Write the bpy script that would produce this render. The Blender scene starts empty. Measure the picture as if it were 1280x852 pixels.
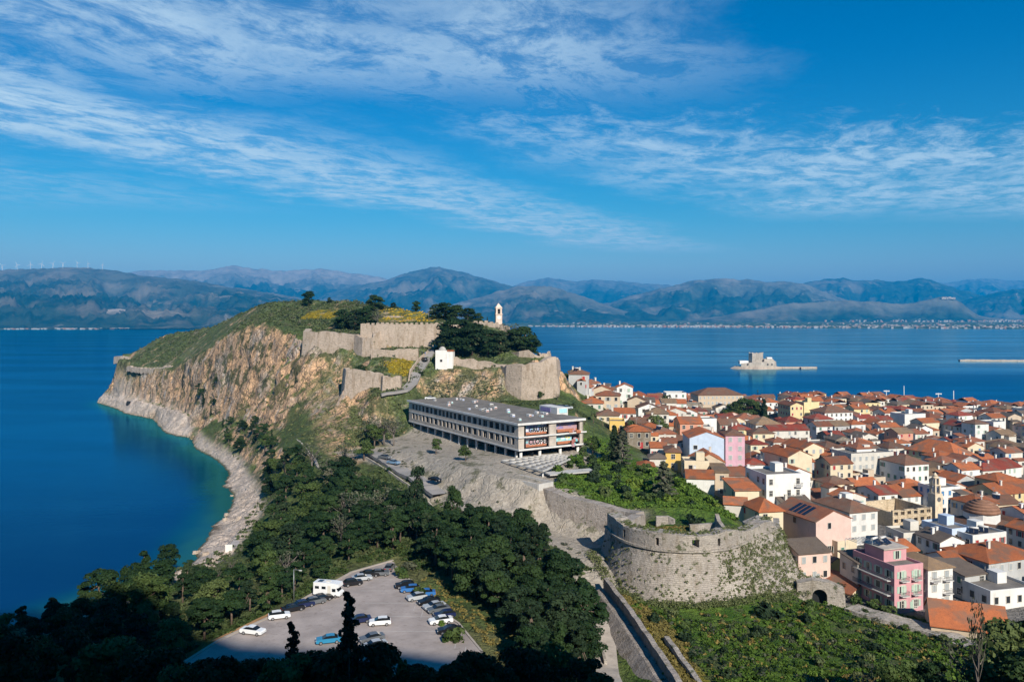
import bpy, math, random
import numpy as np
from mathutils import Vector, Matrix
R = math.radians
random.seed(7)
sc = bpy.context.scene
# ---------------------------------------------------------------- camera
F, HZ, CH = 1000.0, 398.0, 70.0          # focal length in photo pixels, horizon row, camera height
cam_d = bpy.data.cameras.new('camera'); cam = bpy.data.objects.new('camera', cam_d)
sc.collection.objects.link(cam); sc.camera = cam
cam_d.sensor_width = 36; cam_d.lens = 36*F/1280
cam_d.shift_y = -(426-HZ)/1280
cam_d.clip_start = 0.5; cam_d.clip_end = 90000
cam.location = (0, 0, CH); cam.rotation_euler = (R(90), 0, 0)
# ---------------------------------------------------------------- exposure, sky, sun
sc.view_settings.view_transform = 'Standard'; sc.view_settings.look = 'None'
sc.view_settings.exposure = 0.42; sc.view_settings.gamma = 1.0; sc.view_settings.use_curve_mapping = False
SUN_EL, SUN_AZ = R(32), R(22)            # azimuth measured from straight behind the camera towards the right
S = Vector((math.sin(SUN_AZ)*math.cos(SUN_EL), -math.cos(SUN_AZ)*math.cos(SUN_EL), math.sin(SUN_EL)))
sun_d = bpy.data.lights.new('sun', 'SUN'); sun_d.energy = 5.0; sun_d.angle = R(0.5); sun_d.color = (1, .93, .82)
sun = bpy.data.objects.new('sun', sun_d); sc.collection.objects.link(sun)
sun.rotation_euler = (-S).to_track_quat('-Z', 'Y').to_euler(); sun.location = (0, 0, 400)

class N:                                  # small node-graph helper
    def __init__(s, nt): s.nt = nt; nt.nodes.clear()
    def n(s, t, **k):
        x = s.nt.nodes.new(t)
        for a, b in k.items():
            if a == 'i':
                for i, v in b.items(): s.set(x, i, v)
            else: setattr(x, a, b)
        return x
    def set(s, x, i, v):
        if hasattr(v, 'is_linked') or isinstance(v, bpy.types.NodeSocket): s.nt.links.new(v, x.inputs[i])
        elif isinstance(v, bpy.types.Node): s.nt.links.new(v.outputs[0], x.inputs[i])
        else: x.inputs[i].default_value = v
    def m(s, op, a, b=None, c=None, clamp=False):
        x = s.n('ShaderNodeMath', operation=op); x.use_clamp = clamp
        for i, v in enumerate((a, b, c)):
            if v is not None: s.set(x, i, v)
        return x.outputs[0]
    def ss(s, v, a, b, lo=0., hi=1., t='SMOOTHSTEP'):
        x = s.n('ShaderNodeMapRange', interpolation_type=t); s.set(x, 0, v)
        for i, q in zip((1, 2, 3, 4), (a, b, lo, hi)): s.set(x, i, q)
        return x.outputs[0]
    def mix(s, f, a, b, bt='MIX'):
        x = s.n('ShaderNodeMix', data_type='RGBA', blend_type=bt)
        s.set(x, 0, f)
        for i, v in ((6, a), (7, b)):
            s.set(x, i, (v[0], v[1], v[2], 1) if isinstance(v, (tuple, list)) else v)
        return x.outputs[2]
    def noise(s, vec, scale, detail=4, rough=.55, dist=0., out=0):
        x = s.n('ShaderNodeTexNoise'); s.set(x, 'Vector', vec); s.set(x, 'Scale', scale)
        s.set(x, 'Detail', detail); s.set(x, 'Roughness', rough); s.set(x, 'Distortion', dist)
        return x.outputs[out]
    def mapping(s, vec, scale=(1, 1, 1), rot=(0, 0, 0), loc=(0, 0, 0)):
        x = s.n('ShaderNodeMapping'); s.set(x, 0, vec); x.inputs[1].default_value = loc
        x.inputs[2].default_value = rot; x.inputs[3].default_value = scale
        return x.outputs[0]

world = bpy.data.worlds.new('World'); sc.world = world; world.use_nodes = True
g = N(world.node_tree)
sky = g.n('ShaderNodeTexSky', sky_type='NISHITA'); sky.sun_disc = False
sky.sun_elevation = SUN_EL; sky.sun_rotation = R(180) - SUN_AZ
sky.altitude = 70; sky.air_density = 1.0; sky.dust_density = 0.4; sky.ozone_density = 3.0
tc = g.n('ShaderNodeTexCoord')
sep = g.n('ShaderNodeSeparateXYZ'); g.set(sep, 0, tc.outputs['Generated'])
zz = g.m('MAXIMUM', sep.outputs[2], .03)
u = g.m('DIVIDE', sep.outputs[0], zz); v = g.m('DIVIDE', sep.outputs[1], zz)
ss_ = g.m('SUBTRACT', g.m('MULTIPLY', u, .87), g.m('MULTIPLY', v, .5))     # across the streaks
tt_ = g.m('ADD', g.m('MULTIPLY', u, .5), g.m('MULTIPLY', v, .87))         # along the streaks
cv = g.n('ShaderNodeCombineXYZ'); g.set(cv, 0, ss_); g.set(cv, 1, g.m('MULTIPLY', tt_, .8))
warp = g.noise(cv.outputs[0], .9, 3, out=1)
wv = g.n('ShaderNodeVectorMath', operation='MULTIPLY_ADD'); g.set(wv, 0, warp); wv.inputs[1].default_value = (.5, .5, 0); g.set(wv, 2, cv.outputs[0])
big = g.noise(wv.outputs[0], .8, 8, .62)
fine = g.noise(g.mapping(wv.outputs[0], (1.0, .8, 1)), 4.2, 10, .72, .25)
sw = g.m('ADD', ss_, g.m('MULTIPLY', g.m('SUBTRACT', big, .5), 2.2))
vw = g.m('ADD', v, g.m('MULTIPLY', g.m('SUBTRACT', fine, .5), 2.4))
def band(x, a, b, c, d): return g.m('MULTIPLY', g.ss(x, a, b), g.ss(x, c, d, 1, 0))
A = g.m('MULTIPLY', band(sw, -5.2, -4.2, -3.7, -2.7), band(vw, 2.2, 3.2, 10.5, 13.0))
B = g.m('MULTIPLY', band(sw, -3.6, -2.2, -1.5, -.6), band(vw, 1.6, 2.4, 3.1, 3.9))
Cc = g.m('MULTIPLY', band(sw, -2.6, -1.2, .4, 1.8), band(vw, 3.9, 5.0, 7.0, 8.6))
D = g.m('MULTIPLY', band(sw, -2.8, -1.8, -1.3, -.7), band(vw, 3.6, 4.6, 5.0, 6.0))
E = g.m('MULTIPLY', band(sw, -9.0, -6.5, -5.8, -4.8), band(vw, 3.8, 5.5, 6.5, 8.0))
mk = g.m('MAXIMUM', g.m('MAXIMUM', g.m('MULTIPLY', A, 1.1), g.m('MULTIPLY', B, .95)), g.m('MAXIMUM', Cc, g.m('MAXIMUM', g.m('MULTIPLY', D, .55), g.m('MULTIPLY', E, .45))))
tex = g.m('MULTIPLY', g.ss(big, .30, .58, .35, 1), g.ss(fine, .37, .61, .18, 1.0))
behind = g.ss(sep.outputs[1], .0, .2)
cl = g.m('MULTIPLY', g.m('MULTIPLY', mk, tex), g.m('MULTIPLY', behind, .84))
skyc = g.n('ShaderNodeHueSaturation'); skyc.inputs['Saturation'].default_value = 1.22; skyc.inputs['Hue'].default_value = .492
skyc.inputs['Value'].default_value = 1.0; g.set(skyc, 'Color', sky)
hz_ = g.ss(sep.outputs[2], 0.0, .34)
tint = g.mix(1.0, skyc.outputs[0], g.mix(hz_, g.mix(g.ss(sep.outputs[2], .0, .16), (1.9, 1.40, 1.30), (.62, 1.30, 1.38)), (.0, .90, 1.36)), 'MULTIPLY')
col = g.mix(cl, tint, (8.6, 11.2, 13.0))
bg = g.n('ShaderNodeBackground'); g.set(bg, 0, col); bg.inputs[1].default_value = .056
wo = g.n('ShaderNodeOutputWorld'); g.set(wo, 0, bg)

# ---------------------------------------------------------------- numeric helpers
def P(px, py, z=None, Y=None):
    """world point seen at photo pixel (px,py), at height z or at depth Y"""
    if Y is None: Y = F*(CH-z)/(py-HZ)
    return ((px-640)/F*Y, Y, CH-(py-HZ)/F*Y)
def cmap(px, py, Y):
    # the fortress stands behind the hotel: depths estimated under 400 m are stretched back
    return 400-(400-Y)*.68 if (378 < px < 700 and py < 506 and 285 < Y < 400) else Y
def Pc(px, py, Y): return P(px, py, Y=cmap(px, py, Y))
def px_of(p): return 640+F*p[0]/p[1], HZ+F*(CH-p[2])/p[1]
def hash2(ix, iy, seed):
    h = (ix.astype(np.int64)*374761393 + iy.astype(np.int64)*668265263 + seed*1442695041) & 0x7fffffff
    h = ((h ^ (h >> 13))*1274126177) & 0x7fffffff
    return ((h ^ (h >> 16)) & 0xffffff)/float(0xffffff)
def vn(x, y, seed=0):
    ix, iy = np.floor(x), np.floor(y); fx, fy = x-ix, y-iy
    fx = fx*fx*(3-2*fx); fy = fy*fy*(3-2*fy)
    a, b = hash2(ix, iy, seed), hash2(ix+1, iy, seed); c, d = hash2(ix, iy+1, seed), hash2(ix+1, iy+1, seed)
    return (a*(1-fx)+b*fx)*(1-fy)+(c*(1-fx)+d*fx)*fy
def fbm(x, y, seed=0, o=5, gain=.5):
    s, a, t = 0, 1, 0
    for k in range(o):
        s = s+a*(vn(x*2**k+k*17.3, y*2**k-k*9.1, seed+k)*2-1); t += a; a *= gain
    return s/t
def inpoly(X, Y, poly):
    r = np.zeros(np.shape(X), bool); n = len(poly)
    for i in range(n):
        x1, y1 = poly[i][:2]; x2, y2 = poly[(i+1) % n][:2]
        if y1 == y2: continue
        c = ((Y >= y1) != (Y >= y2)) & (X < (x2-x1)*(Y-y1)/(y2-y1)+x1)
        r ^= c
    return r
def blur(a, n):
    for _ in range(n):
        p = np.pad(a, 1, mode='edge')
        a = (p[:-2, 1:-1]+p[2:, 1:-1]+p[1:-1, :-2]+p[1:-1, 2:]+2*p[1:-1, 1:-1])/6
    return a

# ---------------------------------------------------------------- objects
def tag(o, label=None, cat=None, group=None, kind=None):
    if label: o['label'] = label
    if cat: o['category'] = cat
    if group: o['group'] = group
    if kind: o['kind'] = kind
    return o
def link(name, data, parent=None, loc=None, rz=None):
    o = bpy.data.objects.new(name, data); sc.collection.objects.link(o)
    if parent is not None: o.parent = parent
    if loc is not None: o.location = loc
    if rz is not None: o.rotation_euler = (0, 0, rz)
    return o
def empty(name, label, cat, loc=(0, 0, 0), rz=0, group=None):
    o = link(name, None, None, loc, rz); o.empty_display_size = .5
    return tag(o, label, cat, group)
def np_mesh(name, V, Fq, mats, midx=None, smooth=False):
    me = bpy.data.meshes.new(name)
    V = np.asarray(V, np.float32).reshape(-1, 3); Fq = np.asarray(Fq, np.int32)
    nf, k = Fq.shape
    me.vertices.add(len(V)); me.vertices.foreach_set('co', V.ravel())
    me.loops.add(nf*k); me.loops.foreach_set('vertex_index', Fq.ravel())
    me.polygons.add(nf); me.polygons.foreach_set('loop_start', np.arange(0, nf*k, k, dtype=np.int32))
    me.polygons.foreach_set('loop_total', np.full(nf, k, np.int32))
    for m in mats: me.materials.append(m)
    if midx is not None: me.polygons.foreach_set('material_index', np.asarray(midx, np.int32))
    me.polygons.foreach_set('use_smooth', np.full(nf, smooth))
    me.update(); me.validate()
    return me
def attr(me, name, vals):
    a = me.attributes.new(name, 'FLOAT', 'POINT'); a.data.foreach_set('value', np.asarray(vals, np.float32).ravel())
class MB:
    """collects boxes, prisms, tubes; build() links them as ONE mesh object"""
    def __init__(s): s.v = []; s.f = []; s.m = []; s.sm = []
    def add(s, vs, fs, mi=0, smooth=False):
        b = len(s.v); s.v += [tuple(p) for p in vs]
        for f in fs: s.f.append([b+i for i in f]); s.m.append(mi); s.sm.append(smooth)
        return s
    def box(s, x0, x1, y0, y1, z0, z1, mi=0, rz=0, o=(0, 0, 0)):
        c, n = math.cos(rz), math.sin(rz)
        vs = []
        for z in (z0, z1):
            for x, y in ((x0, y0), (x1, y0), (x1, y1), (x0, y1)):
                vs.append((o[0]+c*x-n*y, o[1]+n*x+c*y, o[2]+z))
        return s.add(vs, [(3, 2, 1, 0), (4, 5, 6, 7), (0, 1, 5, 4), (1, 2, 6, 5), (2, 3, 7, 6), (3, 0, 4, 7)], mi)
    def prism(s, base, top, mi=0, smooth=False):
        n = len(base); vs = list(base)+list(top)
        fs = [tuple(reversed(range(n))), tuple(range(n, 2*n))]
        s.add(vs, fs, mi)
        b = len(s.v)-2*n
        for i in range(n):
            j = (i+1) % n; s.f.append([b+i, b+j, b+n+j, b+n+i]); s.m.append(mi); s.sm.append(smooth)
        return s
    def cyl(s, c, r0, r1, z0, z1, n=10, mi=0, smooth=True):
        a = [(c[0]+r0*math.cos(2*math.pi*i/n), c[1]+r0*math.sin(2*math.pi*i/n), z0) for i in range(n)]
        b = [(c[0]+r1*math.cos(2*math.pi*i/n), c[1]+r1*math.sin(2*math.pi*i/n), z1) for i in range(n)]
        return s.prism(a, b, mi, smooth)
    def tube(s, pts, rad, n=6, mi=0):
        pts = [Vector(p) for p in pts]; rings = []
        for i, p in enumerate(pts):
            d = (pts[min(i+1, len(pts)-1)]-pts[max(i-1, 0)]).normalized()
            a = d.orthogonal().normalized(); b = d.cross(a)
            r = rad[i] if isinstance(rad, (list, tuple)) else rad
            rings.append([p+(a*math.cos(2*math.pi*k/n)+b*math.sin(2*math.pi*k/n))*r for k in range(n)])
        vs = [q for r in rings for q in r]; fs = []
        for i in range(len(pts)-1):
            for k in range(n): fs.append((i*n+k, i*n+(k+1) % n, (i+1)*n+(k+1) % n, (i+1)*n+k))
        fs += [tuple(reversed(range(n))), tuple(range((len(pts)-1)*n, len(pts)*n))]
        return s.add(vs, fs, mi, True)
    def mesh(s, name, mats):
        me = bpy.data.meshes.new(name); me.from_pydata(s.v, [], s.f)
        for m in (mats if isinstance(mats, (list, tuple)) else [mats]): me.materials.append(m)
        me.polygons.foreach_set('material_index', s.m); me.polygons.foreach_set('use_smooth', s.sm); me.update()
        return me
    def build(s, name, mats, parent=None, loc=None, rz=None):
        return link(name, s.mesh(name, mats), parent, loc, rz)

# ---------------------------------------------------------------- materials
def new_mat(name):
    m = bpy.data.materials.new(name); m.use_nodes = True; return m, N(m.node_tree)
def finish(g, base, rough=.8, bump=None, bd=.3, spec=.3, metal=0., strength=.6, normal=None, **kw):
    p = g.n('ShaderNodeBsdfPrincipled')
    g.set(p, 'Base Color', base if not isinstance(base, tuple) else (*base[:3], 1)); g.set(p, 'Roughness', rough)
    g.set(p, 'Specular IOR Level', spec); g.set(p, 'Metallic', metal)
    if bump is not None:
        b = g.n('ShaderNodeBump'); g.set(b, 'Height', bump); b.inputs['Distance'].default_value = bd; b.inputs['Strength'].default_value = strength
        g.set(p, 'Normal', b)
    for k, v_ in kw.items(): g.set(p, k, v_)
    o = g.n('ShaderNodeOutputMaterial'); g.set(o, 0, p); return p
def plain(name, c, rough=.8, var=.25, scale=.6, spec=.3, metal=0., dirt=0., objvar=.0, bump=0.):
    m, g = new_mat(name)
    pos = g.n('ShaderNodeNewGeometry').outputs['Position']
    n1 = g.noise(pos, scale, 5, .6)
    k = g.ss(n1, .25, .75, 1-var, 1+var, 'LINEAR')
    if objvar:
        oi = g.n('ShaderNodeObjectInfo'); k = g.m('MULTIPLY', k, g.ss(oi.outputs['Random'], 0, 1, 1-objvar, 1+objvar, 'LINEAR'))
    col = g.mix(1., c, g.n('ShaderNodeCombineColor', i={0: k, 1: k, 2: k}).outputs[0], 'MULTIPLY')
    if dirt:
        n2 = g.noise(g.mapping(pos, (.9, .9, .18)), 1.1, 5, .65)
        col = g.mix(g.ss(n2, .52, .78, 0, dirt), col, (c[0]*.45, c[1]*.42, c[2]*.38))
    finish(g, col, rough, g.noise(pos, scale*5, 4) if bump else None, bump or .1, spec, metal)
    return m
# ================================================================ THE SETTING
SHORE = [(-346,667),(-318,634),(-300,612),(-286,590),(-273,580),(-258,565),(-250,560),(-234,530),(-214,492),(-200,476),(-185,470),(-178,452),(-172,433),(-152,405),(-138,382),(-128,362),(-121,333),(-110,318),(-103,290),(-101,281),(-102,270),(-97,253),(-95,242),(-91,228),(-95,216),(-105,195),(-115,170),(-125,120),(-140,60),(-180,-50),(-260,-300),(700,-300),(700,545),(620,560),(480,575),(390,604),(368,614),(335,662),(302,692),(262,690),(200,668),(100,652),(-50,690),(-180,735),(-300,742),(-345,715)]
X0, X1, Y0, Y1 = -440, 640, -270, 760
def W(*rows):  # rows: (px,py,'z',z) or (px,py,Y)
    return [P(a, b, Y=c) if d is None else P(a, b, z=d) for a, b, c, d in rows]
def wz(*rows): return [P(a, b, z=c) for a, b, c in rows]
def wy(*rows): return [Pc(a, b, c) for a, b, c in rows]
BEACH_IN = wz((130,493,6),(161,499,7),(194,508,7),(231,519,7),(248,540,6),(262,551,5),(302,571,5),(311,590,5),(325,614,5),(332,638,4.5),(318,656,4),(297,687,3.5),(278,704,3))
CL_BASE = wz((131,489,9),(161,495,10),(194,503,11),(231,514,12),(278,522,14),(346,536,20)) + [(-84,310,21),(-66,285,21),(-54,262,20)]
RIM = wy((143,447,655),(165,458,624),(215,462,572),(245,446,524),(290,414,474),(330,402,446),(370,415,416),(400,430,392),(425,460,362),(440,500,328),(455,540,300))
RIDGE = wy((150,443,690),(165,441,690),(207,418,676),(225,414,662),(270,408.5,620),(300,391,575),(320,383,545),(345,377,505),(390,375,490),(440,376,478),(480,385,455),(525,389,440),(575,402,425),(600,403,418),(625,404,405),(655,425,390))
NORTH = [(-318,728,10),(-250,728,18),(-185,705,26),(-120,665,30),(-60,610,30),(-20,560,34),(-5,500,42),(8,440,48),(22,400,38),(32,365,37),(34,330,33)]
LINES = [
 [(x,y,0) for x,y in SHORE+SHORE[:1]], BEACH_IN, CL_BASE, RIM, RIDGE, NORTH,
 # castle terraces
 wy((383,420,388),(452,424,378)), wy((450,404,376),(500,404,372),(560,404,368),(600,406,372),(640,415,360)),
 wy((383,436,378),(448,440,368)), wy((452,436,366),(500,435,362),(560,433,360),(600,436,352)),
 wy((470,436,350),(520,437,347),(540,430,352)), wy((465,447,342),(520,448,340),(528,440,345)),
 wy((438,462,322),(478,468,318),(505,470,322),(510,455,335)), wy((438,482,312),(478,487,309),(496,488,306)),
 # road up to the gate
 wy((545,438,356),(540,442,350),(528,452,338),(518,465,324),(514,478,312),(503,487,303),(486,490,298),(460,495,296)),
 # terrace with the big pines, foot of its retaining wall, slope behind the hotel
 wy((548,449,336),(600,452,332),(632,455,322)), wy((560,440,346),(600,440,344),(650,440,336),(685,447,325)),
 wy((632,492,310),(655,500,303),(692,490,312)), wy((640,458,316),(690,449,315)),
 wy((525,498,312),(580,500,308),(630,508,300),(670,505,292),(720,512,285)),
 # hotel floor and terrace rim
 [(-64,330,25),(-56,318,24),(-58,300,24)], [(-47,322,23.4),(-22,283,24.6),(-2,249,26.2),(22,264,26.5),(-18,332,32)], [(-24,290,24.6),(10,258,26.4)],
 wz((482,547,23.6),(505,553,24.2),(530,563,24.8),(560,577,25.2),(600,590,25.2),(632,597,24.8),(676,607,23.5)),
 [(x+1.6, y+2.6, z-.4) for x, y, z in wy((678,607,223),(690,612,219),(712,620,214.5),(735,626,211),(760,631.5,207),(786,638,203),(800,641,200))],
 [(x-2.6, y-4.2, z-9.0) for x, y, z in wy((678,607,223),(690,612,219),(712,620,214.5),(735,626,211),(760,631.5,207),(783,638,203))],
 # foot of the rock wall, ramp road, foot of the curtain wall
 wz((465,566,23),(495,580,22),(520,592,21),(545,606,20),(575,625,18.5),(610,645,17.5),(640,656,16.5),(700,692,14),(745,722,12)),
 wz((470,572,22.5),(497,588,21.2),(530,606,19.6),(548,616,19)), wz((462,575,21),(492,600,19),(520,620,17),(540,640,15)),
 # car park
 [(-29,192,12),(-37,183,12),(-41,172,12),(-46,158,12),(-53,144,12),(-58,125,12),(-45,118,12),(-4,118,12),(-5,139,12),(-10,152,12),(-19,166,12),(-23,178,12),(-29,192,12)],
 [(-30,165,12),(-20,135,12),(-45,135,12)],
 [(-64,140,9),(-55,160,9),(-50,176,10.5),(-46,190,11.5),(-36,205,12.5)],
 [(6,150,11.5),(0,160,12),(-8,176,13),(-16,195,13.5)], [(14,150,8.5),(17,160,8.7),(15,140,8.2)],
 # bastion and curtain foot
 [(22,176,9.5),(30,167,9.3),(38,165,9.3),(48,165,9.5),(55,169,9.3),(63,180,8)], [(30,190,20),(45,192,20),(58,195,20)],
 [(28,205,21.5),(45,205,21.5),(58,208,20)], [(66,188,7.5),(70,200,7)],
 # strip between the sloped wall and the green slope
 [(23,172,11.5),(25,150,11.3),(27,128,11.5)], [(19,172,9),(18,150,8.3),(19,128,9)],
 # green slope to the lower town
 [(45,150,9),(60,150,7.5),(75,155,6)], [(40,125,13),(65,125,11),(90,130,9)],
 [(66,182,5.5),(80,180,5),(95,166,5),(110,155,5),(140,150,5)],
 # town ground
 [(83,190,5),(83,300,6),(90,380,7)], [(150,250,5),(150,400,5),(150,560,5)], [(250,300,4),(250,420,4),(250,600,3)], [(400,300,4),(400,500,3)],
 [(74,300,14),(70,260,14),(66,225,13),(66,205,11)], [(45,300,23),(48,260,22.5),(52,225,21.5)], [(30,350,30),(40,330,27)], [(52,400,26),(62,450,18),(68,500,12)], [(35,420,32),(40,470,26)], [(70,560,8),(110,500,8)],
 # foreground: the foot of the big hill
 [(-140,110,20),(-100,108,19),(-50,100,18),(0,100,18),(50,100,19),(100,100,19),(180,100,19)],
 [(-200,60,36),(0,60,36.5),(250,60,37)], [(-200,25,52),(0,25,53),(250,25,55)], [(-200,0,66),(0,0,67.5),(250,0,68)],
 [(-260,-100,125),(-60,-100,140),(120,-100,140),(260,-100,95),(420,-100,60),(600,-100,40)],
 [(-240,-165,240),(30,-165,242),(58,-165,238),(73,-165,219),(98,-165,219),(150,-165,206),(200,-165,160),(260,-165,120),(400,-165,80),(600,-165,50)],
 [(-250,-240,208),(80,-240,215),(170,-240,190),(260,-240,130),(420,-240,80),(620,-240,60)],
]
def solve(lines, h):
    nx, ny = int((X1-X0)/h)+1, int((Y1-Y0)/h)+1
    fix = np.zeros((ny, nx), bool); sm = np.zeros((ny, nx)); ct = np.zeros((ny, nx))
    for L in lines:
        for (a, b) in zip(L[:-1], L[1:]):
            n = max(2, int(math.dist(a[:2], b[:2])/h*2)+1)
            t = np.linspace(0, 1, n)
            ix = np.rint((a[0]+(b[0]-a[0])*t-X0)/h).astype(int); iy = np.rint((a[1]+(b[1]-a[1])*t-Y0)/h).astype(int)
            ok = (ix >= 0) & (ix < nx) & (iy >= 0) & (iy < ny)
            np.add.at(sm, (iy[ok], ix[ok]), (a[2]+(b[2]-a[2])*t)[ok]); np.add.at(ct, (iy[ok], ix[ok]), 1)
    fix = ct > 0; val = np.where(fix, sm/np.maximum(ct, 1), 0)
    gx, gy = np.meshgrid(X0+np.arange(nx)*h, Y0+np.arange(ny)*h)
    sea = ~inpoly(gx, gy, SHORE) & ~fix
    return fix, val, sea
def resize(a, shape):
    ny, nx = shape
    y = np.linspace(0, a.shape[0]-1, ny); x = np.linspace(0, a.shape[1]-1, nx)
    y0 = np.minimum(y.astype(int), a.shape[0]-2); x0 = np.minimum(x.astype(int), a.shape[1]-2)
    fy = (y-y0)[:, None]; fx = (x-x0)[None]
    return (a[y0][:, x0]*(1-fx)+a[y0][:, x0+1]*fx)*(1-fy)+(a[y0+1][:, x0]*(1-fx)+a[y0+1][:, x0+1]*fx)*fy
Z = None
for h in (32, 16, 8, 4, 2):
    fix, val, sea = solve(LINES, h)
    Z = np.full(fix.shape, 10.) if Z is None else resize(Z, fix.shape)
    for it in range(160 if h < 8 else 400):
        Z = np.where(fix, val, Z); Z = np.where(sea, -4., Z)
        p = np.pad(Z, 1, mode='edge')
        Z = (p[:-2, 1:-1]+p[2:, 1:-1]+p[1:-1, :-2]+p[1:-1, 2:])/4
    Z = np.where(fix, val, Z)
# water shallowness: distance off the shore (2 m cells)
land = (~sea).astype(float)
shal = blur(land, 60)
Z = np.where(sea, -1.2-3*(1-np.clip(shal*2, 0, 1)), Z)
Z = blur(Z, 1)
H1 = 1.0
nx, ny = int((X1-X0)/H1)+1, int((Y1-Y0)/H1)+1
gx, gy = np.meshgrid(X0+np.arange(nx)*H1, Y0+np.arange(ny)*H1)
Zs = resize(Z, (ny, nx))
dy, dx = np.gradient(Zs, H1); slope = blur(np.hypot(dx, dy), 3)
seam = resize(sea.astype(float), (ny, nx)) > .5
def zone(poly, n=3): return blur(inpoly(gx, gy, poly).astype(float), n)
TOWN = [(24,395),(30,340),(38,300),(44,262),(56,228),(66,200),(68,182),(86,176),(112,160),(700,130),(700,700),(250,720),(60,670),(60,440)]
PARKP = LINES[23] if False else [(-29,192),(-37,183),(-41,172),(-46,158),(-53,144),(-58,125),(-45,118),(-4,118),(-5,139),(-10,152),(-19,166),(-23,178)]
z_town = zone(TOWN, 4); z_park = zone(PARKP, 2)
beach_poly = [(x, y) for x, y in SHORE[:29]]+[(p[0], p[1]) for p in reversed(BEACH_IN)]
z_beach = zone(beach_poly, 3)
HOTEL_FLAT = [(-44,316),(-50,300),(-22,240),(-2,222),(14,228),(30,262),(-14,328)]
z_hot = zone(HOTEL_FLAT, 3)
soft = (1-z_town)*(1-z_park)*(1-zone([(-50,320),(-8,246),(0,240),(26,262),(-16,334)], 2))
cliffm = np.clip((slope-.75)/.8, 0, 1)
rug = fbm(gx/38, gy/38, 3, 4)*2.2*np.clip(slope*1.6, 0, 1)+fbm(gx/9, gy/9, 11, 4)*.9*np.clip(slope*2+.15, 0, 1)
ribs = 1-np.abs(fbm(gx/17, gy/17, 21, 4, .6))*2.2
ribs2 = 1-np.abs(fbm(gx/7.5, gy/7.5, 25, 3, .6))*2.2
rug2 = (ribs-.4)*3.6*cliffm + (ribs2-.4)*1.5*cliffm + fbm(gx/3.6, gy/3.6, 31, 3)*1.4*cliffm
z_topz = zone([(p[0], p[1]) for p in RIM[:9]]+[(-62,345),(-60,300),(0,330)]+[(p[0]+6, p[1]+10) for p in reversed(RIDGE)], 2)
rug2 = rug2*(1-z_topz*.85)
rough_beach = (np.abs(fbm(gx/11, gy/11, 41, 4))*3.2-.7+fbm(gx/3, gy/3, 44, 3)*.8)*z_beach
rockface = zone([(-58,296),(-40,262),(-14,212),(2,206),(18,184),(16,178),(2,200),(0,222),(-6,230),(-22,246),(-40,280)], 2)*np.clip(slope*4-.3, 0, 1)
rug = rug*(1-rockface)+rockface*(fbm(gx/11, gy/11, 71, 4)*1.2+fbm(gx/3, gy/3, 73, 3)*.9)
edge = np.clip(Zs/1.2, 0, 1)
Zf = Zs+np.where(seam, 0, (rug+rug2)*soft*(1-z_beach)*np.clip(Zs/6, 0, 1)+rough_beach*(.35+.65*edge))
Zf = np.where(seam, np.minimum(Zf, -.4), Zf)
def ground(x, y):
    fx, fy = (x-X0)/H1, (y-Y0)/H1
    ix, iy = int(min(max(fx, 0), nx-2)), int(min(max(fy, 0), ny-2)); fx -= ix; fy -= iy
    return float((Zf[iy, ix]*(1-fx)+Zf[iy, ix+1]*fx)*(1-fy)+(Zf[iy+1, ix]*(1-fx)+Zf[iy+1, ix+1]*fx)*fy)
def hit(px, py, ymin=40, ymax=760):
    """where the sight line through a photo pixel meets the ground"""
    Y = ymin
    while Y < ymax:
        p = P(px, py, Y=Y)
        if X0 < p[0] < X1 and p[2] <= ground(p[0], p[1]): return (p[0], p[1], ground(p[0], p[1]))
        Y += .5
    return P(px, py, Y=ymax)
# zones read by the terrain's material
gz = {}
def zpoly(rows): return zone([(p[0], p[1]) for p in rows], 3)
top_green = [(p[0], p[1]) for p in RIM[:9]]+[(-62,345),(-60,300),(0,330)]+[(p[0]+6, p[1]+10) for p in reversed(RIDGE)]
gz['beach'] = z_beach; gz['pave'] = np.clip(z_town, 0, 1)*np.clip(1.6-slope*4.5, 0, 1)
east = inpoly(gx, gy, [(20,165),(22,100),(200,100),(112,160),(70,200),(60,230),(40,290),(20,270),(6,222),(24,200)]).astype(float)
gz['lush'] = blur(east, 4)
gz['top'] = zone(top_green, 3)
def hpoly(*r): return [hit(*q)[:2] for q in r]
YL = [hpoly((474,386.5),(500,386),(530,391),(545,399),(540,404),(505,404.5),(474,405)), hpoly((388,389),(420,386),(430,392),(415,398),(375,399)), hpoly((478,449),(516,449),(511,470),(490,472))]
yl = YL
yb = np.maximum.reduce([zpoly(r) for r in yl])
strip = zone([(20,182),(23,176),(25,150),(26.5,118),(32,118),(30,150),(27,168)], 2)
gz['yellow'] = np.clip(np.maximum(yb, strip), 0, 1)
gz['dusty'] = np.clip(np.maximum(z_hot, zone([(-66,290),(-40,262),(-10,205),(8,170),(22,170),(26,190),(35,203),(8,228),(-40,290)], 2)), 0, 1)
gz['rocky'] = np.maximum(zpoly(hpoly((548,463),(600,462),(634,470),(640,492),(620,502),(560,499),(528,492))), zpoly(hpoly((372,440),(430,448),(452,470),(480,500),(492,520),(470,560),(440,585),(400,560),(385,500))))
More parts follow.
